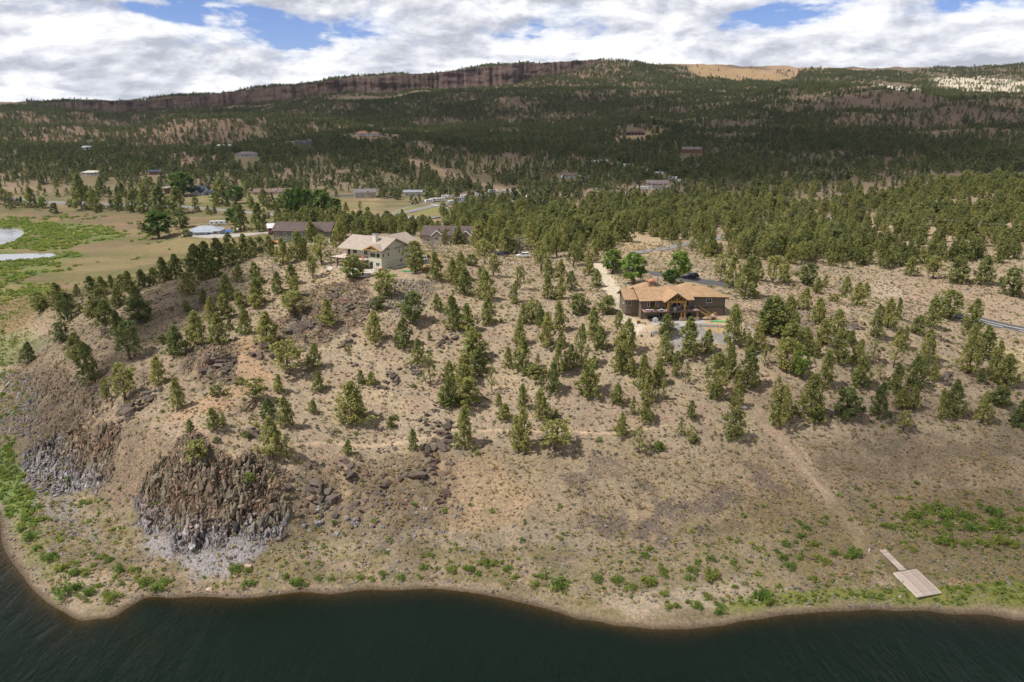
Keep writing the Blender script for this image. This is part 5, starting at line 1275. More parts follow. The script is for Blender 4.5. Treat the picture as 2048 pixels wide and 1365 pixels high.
def hip_roof(x0, x1, y0, y1, ze, zr, t=.16, left=True, right=True):
    mb = MB(); ym = (y0+y1)/2; d = (y1-y0)/2; xl = x0+d*.95 if left else x0; xr = x1-d*.95 if right else x1
    if xl > xr: xl = xr = (x0+x1)/2
    mb.slab([(x0, y0, ze), (x1, y0, ze), (xr, ym, zr), (xl, ym, zr)], t); mb.slab([(x1, y1, ze), (x0, y1, ze), (xl, ym, zr), (xr, ym, zr)], t)
    if left: mb.slab([(x0, y1, ze), (x0, y0, ze), (xl, ym, zr)], t)
    if right: mb.slab([(x1, y0, ze), (x1, y1, ze), (xr, ym, zr)], t)
    return mb
def bars(root, name, mat, L):
    for a, b, w, h in L: MB().bar(a, b, w, h).build(name, mat, root)
def gable_wall_x(mb, x0, x1, y0, y1, z0, z1): # triangle filling under a ridge that runs along x
    ym = (y0+y1)/2; return mb.raw([(x0, y0, z0), (x0, y1, z0), (x0, ym, z1), (x1, y0, z0), (x1, y1, z0), (x1, ym, z1)], [(0, 2, 1), (3, 4, 5), (0, 1, 4, 3), (0, 3, 5, 2), (1, 2, 5, 4)])
def gable_wall_y(mb, x0, x1, y0, y1, z0, z1):
    xm = (x0+x1)/2; return mb.raw([(x0, y0, z0), (x1, y0, z0), (xm, y0, z1), (x0, y1, z0), (x1, y1, z0), (xm, y1, z1)], [(0, 1, 2), (3, 5, 4), (0, 3, 4, 1), (0, 2, 5, 3), (1, 4, 5, 2)])

# ------------------------------------------------------------------ the tan house
def tan_house():
    o = TAN['o']; z0 = TAN['z']; r = empty('tan_house', (o[0], o[1], z0), TF)
    tag(r, 'tan two-storey house with pinkish roof, chimney and raised deck on the left hilltop', 'house')
    w = MB().box(-15.5, -5, 1.6, 12.5, -.6, 6.0); w.box(-5, 0, 0, 12.5, -.6, 6.0); w.box(-11.2, -.5, 12.5, 18.6, -.6, 6.0)
    gable_wall_x(w, -15.5, -15.2, 0.2, 12.5, 6.0, 8.5); gable_wall_x(w, -.25, -.0, 0.0, 12.5, 6.0, 8.52); gable_wall_y(w, -11.2, -.5, 18.3, 18.6, 6.0, 8.4)
    w.build('wall', M_TANW, r)
    MB().box(-15.54, -5.04, 1.54, 1.6, 2.55, 2.8).box(-5.04, .05, -.05, 0, 2.55, 2.75).box(0, .05, 0, 12.5, 2.55, 2.75).build('belt_trim', M_CREAM, r)
    MB().box(-.12, .06, -.06, .12, -.5, 5.9).box(-5.06, -4.9, -.06, .1, -.5, 5.9).build('corner_trim', M_CREAM, r)
    rf = gable_roof(-16.6, .9, -.9, 13.4, 5.75, 8.9, 'x').build('roof', M_TANR, r)
    gable_roof(-12.3, .5, 6.3, 19.6, 5.77, 8.87, 'y').build('rear_roof', M_TANR, rf)
    gable_roof(-6.0, 1.0, -1.3, 3.4, 5.92, 7.45, 'y', .14).build('bay_roof', M_TANR, rf)
    g = MB(); gable_wall_y(g, -5, 0, -.04, .1, 6.0, 7.1); g.build('bay_gable', M_TANW, r)
    t = MB().bar((-6.0, -1.34, 5.8), (-2.5, -1.34, 7.35), .1, .24).bar((-2.5, -1.34, 7.35), (1.0, -1.34, 5.8), .1, .24).bar((-4.9, -1.28, 6.05), (-.1, -1.28, 6.05), .12, .2).bar((-2.5, -1.28, 6.05), (-2.5, -1.28, 7.2), .12)
    t.build('gable_truss', M_TIMB, r)
    bars(r, 'fascia', M_TANW, [((.95, -.9, 5.65), (.95, 6.25, 8.82), .06, .28), ((.95, 13.4, 5.65), (.95, 6.25, 8.82), .06, .28), ((-16.6, -.95, 5.66), (-5.8, -.95, 5.66), .06, .2)])
    c = MB().box(-5.9, -4.7, 3.3, 4.6, 6.2, 9.9).build('chimney', M_CREAM, rf); MB().box(-6.05, -4.55, 3.15, 4.75, 9.9, 10.1).build('chimney_crown', M_PAVER, c)
    MB().box(-5.55, -5.05, 3.7, 4.2, 10.1, 10.5).build('flue', M_DARKM, rf)
    for x, ww, n in ((-11.8, 1.7, 1), (-7.4, 1.5, 1)): window(r, x, 1.58, 3.7, ww, 1.35, 'front', M_CREAM, n)
    window(r, -14.2, 1.58, 2.95, .9, 2.1, 'front', M_TRIM, 0, 'door')
    window(r, -3.2, -.02, 3.55, 2.1, 1.35, 'front', M_CREAM, 2); window(r, -1.15, -.02, 3.55, 1.2, 1.35, 'front', M_CREAM, 0)
    window(r, -3.9, -.02, 0, .95, 2.15, 'front', M_TRIM, 0, 'door'); window(r, -1.4, -.02, .95, 1.5, 1.25, 'front', M_WHITE, 1)
    for y, zz, ww, hh in ((1.0, 3.6, .8, 1.3), (3.3, 3.6, .8, 1.3), (8.6, 3.9, .8, 1.4), (10.6, 3.9, .8, 1.4), (9.4, 1.0, 1.4, 1.3), (2.4, 1.7, .5, .5), (3.8, 1.7, .6, .6)): window(r, .02, y, zz, ww, hh, 'right', M_WHITE, 0 if ww < 1 else 1)
    # raised deck
    dk = MB().box(-18.4, -5.02, -2.7, 1.56, 2.62, 2.86); dk.box(-18.4, -15.52, 1.56, 7.5, 2.62, 2.86); dko = dk.build('deck', M_DECKP, r)
    MB().box(-18.45, -5.02, -2.78, -2.7, 2.45, 2.9).box(-18.48, -18.4, -2.78, 7.5, 2.45, 2.9).build('deck_beam', M_TRIM, dko)
    pm = MB().box(-.12, .12, -.12, .12, -1.0, 2.6).mesh('post', M_TRIM)
    for x, y in [(-18.2, -2.5), (-15.6, -2.5), (-12.9, -2.5), (-10.2, -2.5), (-7.6, -2.5), (-5.3, -2.5), (-18.2, .6), (-18.2, 4), (-18.2, 7.2), (-15.6, .9), (-12.9, .9), (-7.6, .9)]: link('post', pm, None, r, (x, y, 0))
    bm_ = MB().box(-.03, .03, -.03, .03, 0, 1.0).mesh('baluster', M_DARKM)
    for k in range(13): link('baluster', bm_, None, dko, (-18.3+k*1.1, -2.6, 2.86))
    MB().box(-18.35, -5.05, -2.63, -2.57, 3.82, 3.87).box(-18.35, -18.3, -2.6, 7.4, 3.82, 3.87).build('rail', M_DARKM, dko)
    # furniture on the deck
    q = MB(); bx = local_to_world(o, TF, -6.3, -1.4)
    ch = empty('deck_chair', (bx[0], bx[1], z0+2.87), TF+.5); tag(ch, 'orange wooden chair on the tan house deck beside the bay', 'chair')
    MB().box(-.35, .35, -.35, .3, .38, .44).build('seat', M_TERRA, ch); MB().bar((-.3, .3, .4), (-.3, .55, 1.1), .05).bar((.3, .3, .4), (.3, .55, 1.1), .05).bar((0, .3, .5), (0, .5, 1.1), .5, .04).build('backrest', M_TERRA, ch)
    for a in (-.3, .3):
        for b in (-.3, .25): MB().box(a-.03, a+.03, b-.03, b+.03, 0, .38).build('leg', M_TERRA, ch)

def flat_sheet(name, pts, mat, lift=.05, kind='structure', grid=1.2):
    """a sheet that follows the ground inside an outline given on the photograph"""
    pl = poly_world(pts); lo = pl.min(0); hi = pl.max(0)
    n = max(3, int((hi[0]-lo[0])/grid)); m = max(3, int((hi[1]-lo[1])/grid)); bm = bmesh.new()
    vs = [bm.verts.new((p[0], p[1], 0)) for p in pl]; f = bm.faces.new(vs)
    for axis, cnt in ((0, n), (1, m)):
        for k in range(1, cnt):
            co = [0, 0, 0]; co[axis] = lo[axis]+(hi[axis]-lo[axis])*k/cnt; no = [0, 0, 0]; no[axis] = 1
            bmesh.ops.bisect_plane(bm, geom=bm.verts[:]+bm.edges[:]+bm.faces[:], plane_co=co, plane_no=no)
    bm.normal_update()
    if sum(fc.normal.z for fc in bm.faces) < 0: bmesh.ops.reverse_faces(bm, faces=bm.faces[:])
    co = np.array([v.co[:] for v in bm.verts]); z = hfull(co[:, 0], co[:, 1])+lift
    for v, zz in zip(bm.verts, z): v.co.z = zz
    ex = bmesh.ops.extrude_face_region(bm, geom=bm.faces[:])
    for v in [g for g in ex['geom'] if isinstance(g, bmesh.types.BMVert)]: v.co.z += .06
    me = bpy.data.meshes.new(name); bm.to_mesh(me); bm.free(); me.materials.append(mat); o = link(name, me); tag(o, kind=kind); return o
def wpt(px, py):
    q = pix1(px, py); return Vector((float(q[0]), float(q[1]), float(hfull([q[0]], [q[1]])[0])))
def tan_yard():
    o, z0 = TAN['o'], TAN['z']
    def loc(u, v, dz=0): a = local_to_world(o, TF, u, v); return Vector((a[0], a[1], z0+dz))
    def sheet(name, uv, mat, dz, th=.05):
        mb = MB(); c = loc(0, 0); pts = [loc(*p)-c for p in uv]
        H = [float(hfull([p.x+c.x], [p.y+c.y])[0])-z0 for p in pts]
        mb.slab([(p.x, p.y, max(h, 0)+dz+th) for p, h in zip(pts, H)], th+.25); ob = mb.build(name, mat, None, c); tag(ob, kind='structure')
    sheet('patio', [(-17, -3.2), (-4, -3.2), (-1.5, -3.6), (2.5, -1.2), (2.0, 12), (.1, 12), (.1, .0), (-15, 0)], M_CONC, .0)
    sheet('patio', [(-1.5, -3.6), (-3.4, -8.6), (-5.5, -9.6), (-3.5, -11.6), (1.5, -10.8), (2.6, -8.8), (.2, -7.6), (1.2, -3.0)], M_CONC, .01)
    sheet('patio', [(-17, -3.2), (-18, -5.0), (-14, -8.5), (-12.8, -8.2), (-15.6, -4.2)], M_CONC, .01)
    sheet('lawn', [(-8.5, -4.0), (-3.0, -4.0), (-3.8, -7.2), (-8.8, -7.5)], M_LAWN, .03)
    sheet('lawn', [(2.2, -6.0), (4.5, -3.2), (8.3, -3.0), (7.6, -4.8), (3.2, -8.0)], M_LAWN2, .03)
    fp = loc(-1.2, -9.6, .02); f = empty('fire_pit', fp); tag(f, 'round stone fire pit on the pale patio before the tan house', 'fire pit')
    bl = block_mesh('stone', 5, (.5, .34, .3), 14, M_STONEW)
    for lev in range(2):
        for k in range(13):
            a = 2*pi*(k+.5*lev)/13; link('stone', bl, None, f, (cos(a)*1.0, sin(a)*1.0, .12+.24*lev), (0, 0, a+pi/2))
    MB().tube([(0, 0, .0), (0, 0, .12)], .8, 12).build('ash_bed', M_DARKM, f)
    g = empty('garden_cart', loc(.8, -1.6, .03), .4); tag(g, 'red garden cart with a white bag beside the tan house corner', 'garden cart')
    MB().slab([(-.7, -.4, .75), (.7, -.4, .75), (.7, .4, .75), (-.7, .4, .75)], .4).build('tray', M_TERRA, g); MB().tube([(.0, -.45, .28), (0, .45, .28)], .28, 10).build('wheel', M_RUBBER, g)
    MB().bar((-.7, -.3, .6), (-1.4, -.3, .9), .05).bar((-.7, .3, .6), (-1.4, .3, .9), .05).build('handle', M_DARKM, g); MB().box(-.3, .4, -.25, .25, .75, 1.1).build('bag', M_WHITE, g, bevel=.06)
    h = wpt(853, 541); hu = empty('garden_shelter', h, .3); tag(hu, 'small open timber shelter with a grey roof beside the rounded tree', 'shelter')
    gable_roof(-1.7, 1.7, -1.4, 1.4, 2.3, 2.9, 'x', .1).build('roof', M_PAVER, hu)
    for a in (-1.4, 1.4):
        for b in (-1.1, 1.1): MB().box(a-.08, a+.08, b-.08, b+.08, -.6, 2.3).build('post', M_TRIM, hu)
    MB().box(-1.2, 1.2, -.8, .8, .7, .8).build('counter', M_TERRA, hu)
    tp = wpt(808, 543); c2 = MB(); c2.slab([(-2.2, -.6, .12), (2.0, -.7, .2), (2.2, .5, .15), (-1.0, .7, .22)], .1); tag(c2.build('tarpaulin', M_GREENT, None, tp), 'crumpled green tarpaulin on the ground right of the tan house', 'tarpaulin')
    # satellite dish
    s = loc(.3, 11.4, 2.6); d = empty('satellite_dish', s); tag(d, 'white satellite dish on the far end of the tan side wall', 'satellite dish')
    MB().tube([(-.2, 0, 0), (.35, -.1, .1)], .03, 6).build('arm', M_CHROME, d); MB().tube([(.35, -.1, .1), (.42, -.2, .16)], [.38, .3], 12).build('dish', M_WHITE, d)

# ------------------------------------------------------------------ the brown house
def brown_house():
    o, z0 = BRN['o'], BRN['z']; r = empty('brown_house', (o[0], o[1], z0), BRN_A)
    tag(r, 'brown two-storey house with orange-tan roof, honey timber porch and wide deck', 'house')
    w = MB().box(0, 14, 0, 11, -.6, 5.4); w.box(14, 23.4, 1.2, 11, -.6, 5.4); w.box(-3.5, 0, 2.8, 9.6, .9, 5.15)
    w.box(1.2, 8.2, 11, 17, -.6, 5.4).box(13.4, 19, 11, 16, -.6, 5.4)
    gable_wall_x(w, .0, .2, 0, 11, 5.4, 7.3); gable_wall_x(w, -3.5, -3.3, 2.8, 9.6, 5.15, 6.75); w.build('wall', M_BRW, r)
    MB().box(-3.58, 0, 2.7, 9.7, -.6, 1.0).box(14.0, 23.46, 1.1, 1.2, 2.35, 2.55).box(-.06, .1, -.06, .08, -.5, 5.3).box(23.3, 23.46, 1.12, 1.3, -.5, 5.3).box(14.05, 14.2, 1.1, 1.22, -.5, 5.3).build('trim', M_TRIM, r)
    rf = MB(); ym, zr, ze = 5.6, 7.55, 5.15
    rf.slab([(-.9, -.9, ze), (14.2, -.9, ze), (14.2, ym, zr), (-.9, ym, zr)], .16)
    rf.slab([(14.2, .35, 5.15+.55), (24.3, .35, 5.15+.1), (18.6, ym, zr), (14.2, ym, zr)], .16)
    rf.slab([(24.3, .35, 5.25), (24.3, 12, 5.15), (18.6, ym, zr)], .16); rf.slab([(24.3, 12, 5.15), (-.9, 12, 5.15), (-.9, ym, zr), (18.6, ym, zr)], .16)
    ro = rf.build('roof', M_BRR, r)
    gable_roof(-4.3, .3, 2.1, 10.3, 4.95, 6.95, 'x').build('wing_roof', M_BRR, ro)
    hip_roof(.4, 9.0, 8.0, 17.6, 5.0, 7.5).build('rear_roof', M_BRR, ro); hip_roof(12.6, 19.8, 8.0, 16.6, 4.9, 7.1).build('rear_roof', M_BRR, ro)
    gable_roof(5.2, 11.8, -3.6, 5.0, 5.25, 7.6, 'y', .14).build('porch_roof', M_BRR, ro)
    bars(r, 'fascia', M_TRIM, [((-.95, -.9, 5.05), (-.95, 5.6, 7.45), .08, .3), ((-.95, 12, 5.05), (-.95, 5.6, 7.45), .08, .3), ((5.15, -3.65, 5.12), (8.5, -3.65, 7.5), .1, .26), ((11.85, -3.65, 5.12), (8.5, -3.65, 7.5), .1, .26), ((-.9, -.95, 5.05), (5.2, -.95, 5.05), .06, .2), ((14.3, .3, 5.55), (24.3, .3, 5.15), .06, .2), ((-4.35, 2.1, 4.85), (-4.35, 6.2, 6.85), .06, .24)])
    # stone chimney
    ch = MB().box(3.5, 4.8, 5.6, 6.9, 6.5, 8.9).build('chimney', M_STONEW, ro); MB().box(3.35, 4.95, 5.45, 7.05, 8.9, 9.05).build('cap', M_PAVER, ch)
    MB().tube([(4.15, 6.25, 9.05), (4.15, 6.25, 9.25), (4.15, 6.25, 9.6)], [.95, .95, .3], 10).build('chimney_hood', M_COPPER, ch)
    MB().tube([(9.1, 4.6, 7.05), (9.1, 4.6, 7.35)], [.4, .3], 8).build('roof_vent', M_COPPER, ro)
    # timber porch
    yp = -3.1
    for x in (6.2, 10.8):
        MB().box(x-.2, x+.2, yp-.2, yp+.2, .9, 5.2).build('porch_post', M_TIMB, r)
    pier = MB().box(-.45, .45, -.45, .45, -.7, .95).mesh('stone_pier', M_STONEW)
    for x in (6.2, 9.9, 14.3): link('stone_pier', pier, None, r, (x, yp, 0))
    link('stone_pier', pier, None, r, (10.85, yp, 0))
    for x in (9.9, 14.3): MB().box(x-.16, x+.16, yp-.16, yp+.16, .95, 2.5).build('porch_post', M_TIMB, r)
    MB().bar((5.9, yp, 5.2), (11.1, yp, 5.2), .3, .32).build('tie_beam', M_TIMB, r)
    for s in (-1, 1):
        pts = [(8.5+s*(2.1-1.6*t), yp, 4.2+.9*sin(t*pi/2)) for t in np.linspace(0, 1, 6)]
        MB().tube(pts, .13, 4).build('arch_brace', M_TIMB, r)
        MB().bar((8.5+s*3.1, yp, 5.25), (8.5, yp, 7.3), .2, .26).build('rafter', M_TIMB, r)
        MB().bar((8.5+s*.25, yp, 5.35), (8.5+s*1.0, yp, 6.7), .15).build('strut', M_TIMB, r)
        MB().bar((8.5+s*.9, yp, 5.35), (8.5+s*1.9, yp, 6.0), .15).build('strut', M_TIMB, r)
    MB().bar((8.5, yp, 5.3), (8.5, yp, 7.2), .22).build('king_post', M_TIMB, r)
    # deck, railing, stairs
    dk = MB().box(.05, 14.9, -3.4, -.02, 2.5, 2.72).build('deck', M_DECKR, r); MB().box(0, 14.95, -3.48, -3.4, 2.35, 2.76).build('deck_beam', M_TRIM, dk)
    bal = MB().box(-.03, .03, -.03, .03, 0, .95).mesh('baluster', M_DARKM)
    for k in range(31): link('baluster', bal, None, dk, (.15+k*.49, -3.36, 2.74))
    MB().box(.1, 14.9, -3.4, -3.33, 3.68, 3.74).box(.06, .12, -3.4, 0, 3.68, 3.74).build('rail', M_DARKM, dk)
    st = MB(); st.bar((14.9, -3.2, 2.6), (17.8, -3.2, .95), .08, .3).bar((14.9, -2.1, 2.6), (17.8, -2.1, .95), .08, .3); sto = st.build('stair_stringer', M_TIMB, r)
    step = MB().box(-.16, .16, -.55, .55, 0, .05).mesh('step', M_DECKR)
    for k in range(9): link('step', step, None, sto, (15.05+k*.33, -2.65, 2.5-k*.185))
    MB().bar((14.9, -3.25, 3.6), (17.8, -3.25, 1.95), .08, .12).bar((14.9, -2.05, 3.6), (17.8, -2.05, 1.95), .08, .12).build('handrail', M_TIMB, sto)
    ld = MB().box(17.7, 19.5, -3.5, -1.7, .82, .98).build('landing', M_DECKR, r); MB().box(17.7, 19.5, -3.52, -3.46, 1.85, 1.92).box(19.44, 19.5, -3.5, -1.7, 1.85, 1.92).build('rail', M_TIMB, ld)
    for x in (17.8, 19.4):
        for y in (-3.4, -1.8): MB().box(x-.09, x+.09, y-.09, y+.09, -1.0, 1.9).build('leg', M_TIMB, ld)
    # openings
    for x, z, ww, hh, fr, n, nm in [(3.0, 2.74, 1.5, 2.1, M_TIMB, 1, 'door'), (1.9, 3.3, .6, 1.4, M_CREAM, 0, 'window'), (4.15, 3.3, .6, 1.4, M_CREAM, 0, 'window'), (7.3, 2.74, 1.5, 2.1, M_TIMB, 1, 'door'), (8.9, 3.4, .8, 1.3, M_TRIM, 0, 'window'),
            (10.2, 3.1, .9, 1.7, M_CREAM, 0, 'window'), (12.2, 3.2, 1.7, 1.5, M_CREAM, 1, 'window'), (3.2, .15, 2.8, 2.0, M_TRIM, 2, 'window'), (5.4, .4, 1.0, 1.7, M_CREAM, 0, 'window'), (7.1, 0, 1.2, 2.1, M_TIMB, 1, 'door'), (8.6, .6, 1.1, 1.5, M_CREAM, 0, 'window'), (11.8, .6, 1.8, 1.5, M_TRIM, 1, 'window'), (13.2, 0, .9, 2.1, M_TRIM, 0, 'door')]:
        window(r, x, -.02, z, ww, hh, 'front', fr, n, nm)
    window(r, 18.9, 1.18, 3.7, 1.6, 1.1, 'front', M_WHITE, 1); window(r, -2.5, 2.78, 3.2, 1.1, 1.35, 'front', M_CREAM, 1); window(r, -3.52, 5.2, 3.2, 1.0, 1.3, 'left', M_WHITE, 0); window(r, -.02, 1.4, 4.5, 1.0, .8, 'left', M_WHITE, 1)
def brown_yard():
    o, z0 = BRN['o'], BRN['z']
    def loc(u, v, dz=0): a = local_to_world(o, BRN_A, u, v); return Vector((a[0], a[1], z0+dz))
    def slabuv(name, u0, u1, v0, v1, mat, dz, th=.1):
        ob = MB().box(u0, u1, v0, v1, -.3, dz).build(name, mat, None, loc(0, 0), (0, 0, BRN_A)); tag(ob, kind='structure')
    slabuv('patio', 1.8, 16.2, -6.0, -.02, M_PAVER, .06); slabuv('patio_step', 8.2, 11.6, -8.4, -6.02, M_PAVER, .04)
    def wall(pts, lab):
        rt = empty('garden_wall', loc(*pts[0])); tag(rt, lab, 'garden wall'); bl = MB().box(0, .98, -.2, .2, 0, .38).mesh('block', M_CONC, .02); c = loc(*pts[0])
        for a, b in zip(pts[:-1], pts[1:]):
            A = loc(*a); B = loc(*b); n = max(1, int((B-A).length)); ang = atan2(B.y-A.y, B.x-A.x)
            for k in range(n):
                p = A+(B-A)*k/n; h = float(hfull([p.x], [p.y])[0])
                for lv in range(2): link('block', bl, None, rt, (p.x-c.x, p.y-c.y, max(h, z0-1.6)-c.z+lv*.38-.12), (0, 0, ang))
    wall([(-.3, -9.6), (.8, -8.6), (5.2, -8.5)], 'low concrete garden wall left of the paved steps below the brown house')
    wall([(11.8, -6.9), (17.5, -7.3), (20.2, -7.6)], 'low concrete garden wall right of the paved steps, ending at the green tarpaulin')
    wall([(4.0, -6.5), (8.2, -6.5)], 'short concrete garden wall at the patio edge left of the steps')
    p = wpt(1434, 634); can = empty('rain_barrel', loc(19.4, -1.2, 0)); tag(can, 'grey round water tank by the right wall of the brown house', 'water tank')
    MB().tube([(0, 0, 0), (0, 0, .1), (0, 0, 1.0), (0, 0, 1.1)], [.48, .52, .52, .46], 12).build('tank', M_CHROME, can); MB().tube([(0, 0, 1.1), (0, 0, 1.16)], .3, 10).build('lid', M_PAVER, can)
    q = wpt(1305, 688); pl = empty('light_pole', q); tag(pl, 'thin white pole standing on the slope below the garden wall', 'pole'); MB().tube([(0, 0, -.3), (0, 0, 5.2)], [.07, .05], 6).build('mast', M_WHITE, pl); MB().box(-.9, .9, -.06, .06, 4.9, 5.0).build('crossbar', M_WHITE, pl)
    b = wpt(1277, 651); bx = empty('wooden_bin', b); tag(bx, 'small dark wooden box on the bare ground left of the garden wall', 'box'); MB().box(-.4, .4, -.35, .35, 0, .8).build('box', M_TRIM, bx); MB().box(-.45, .45, -.4, .4, .8, .86).build('lid', M_TIMB, bx)
    tp = wpt(1438, 656); t = MB(); t.slab([(-2.6, -.3, .15), (2.4, -.5, .1), (2.8, .2, .2), (-1.6, .5, .25)], .1); tag(t.build('tarpaulin', M_GREENT, None, tp), 'long green tarpaulin at the end of the garden wall by the brown house', 'tarpaulin')
    # things on the deck
    def on(u, v): return loc(u, v, 2.73)
    d = empty('barrel', on(8.3, -2.6)); tag(d, 'white round barrel planter between the timber porch posts on the deck', 'barrel'); MB().tube([(0, 0, 0), (0, 0, .45), (0, 0, .9)], [.34, .4, .36], 12).build('barrel_body', M_WHITE, d); MB().tube([(0, 0, .3), (0, 0, .36)], .405, 12).build('hoop', M_DARKM, d)
    for i, (u, v, mt, lab) in enumerate([(.9, -2.4, M_TERRA, 'orange cooler box at the left end of the brown house deck'), (1.9, -2.7, M_BLUE, 'blue cooler box beside the orange one on the deck'), (4.6, -2.6, M_TEAL, 'teal cooler box on the deck left of the timber porch')]):
        e = empty('cooler_box', on(u, v), .2*i); tag(e, lab, 'cooler', 'coolers on the brown house deck'); MB().box(-.38, .38, -.24, .24, 0, .42).build('box', mt, e, bevel=.03); MB().box(-.4, .4, -.26, .26, .425, .5).build('lid', M_WHITE, e, bevel=.03)
    e = empty('potted_shrub', on(2.9, -2.7)); tag(e, 'leafy green shrub in a pot on the deck before the left doors', 'potted plant'); MB().tube([(0, 0, 0), (0, 0, .5)], [.22, .32], 10).build('pot', M_TERRA, e)
    link('foliage', mesh_with(PROTO['bush'][0][1], M_DECID), None, e, (0, 0, .4), None, (1.3, 1.3, 1.0))
    for i, (u, v, lab) in enumerate([(7.3, -1.6, 'grey armchair on the deck behind the left porch post'), (9.6, -1.5, 'grey armchair on the deck behind the right porch post')]):
        e = empty('patio_armchair', on(u, v), .4*(-1)**i); tag(e, lab, 'armchair', 'armchairs on the deck'); MB().box(-.4, .4, -.35, .3, .25, .45).build('seat', M_CHROME, e, bevel=.03); MB().box(-.4, .4, .3, .45, .25, .95).build('backrest', M_CHROME, e, bevel=.03)
        for s in (-1, 1): MB().box(s*.46-.06, s*.46+.06, -.35, .4, 0, .62).build('armrest', M_CHROME, e)
    g = empty('barbecue', on(13.6, -1.2)); tag(g, 'black barbecue grill at the right end of the deck under the eave', 'barbecue'); MB().box(-.5, .5, -.25, .25, .1, .75).build('cabinet', M_DARKM, g); MB().tube([(-.5, 0, .85), (.5, 0, .85)], .27, 10).build('hood', M_DARKM, g); MB().box(.5, .85, -.22, .22, .72, .76).build('side_shelf', M_CHROME, g)
    e = empty('round_table', loc(2.6, -4.2, .07)); tag(e, 'white round garden table tipped on edge on the patio', 'table'); MB().tube([(0, -.05, .75), (0, .05, .8)], .75, 14).build('tabletop', M_WHITE, e); MB().bar((-.3, .05, .0), (.1, .1, .9), .06).bar((.3, .05, .0), (-.1, .1, .9), .06).build('legs_frame', M_CHROME, e)

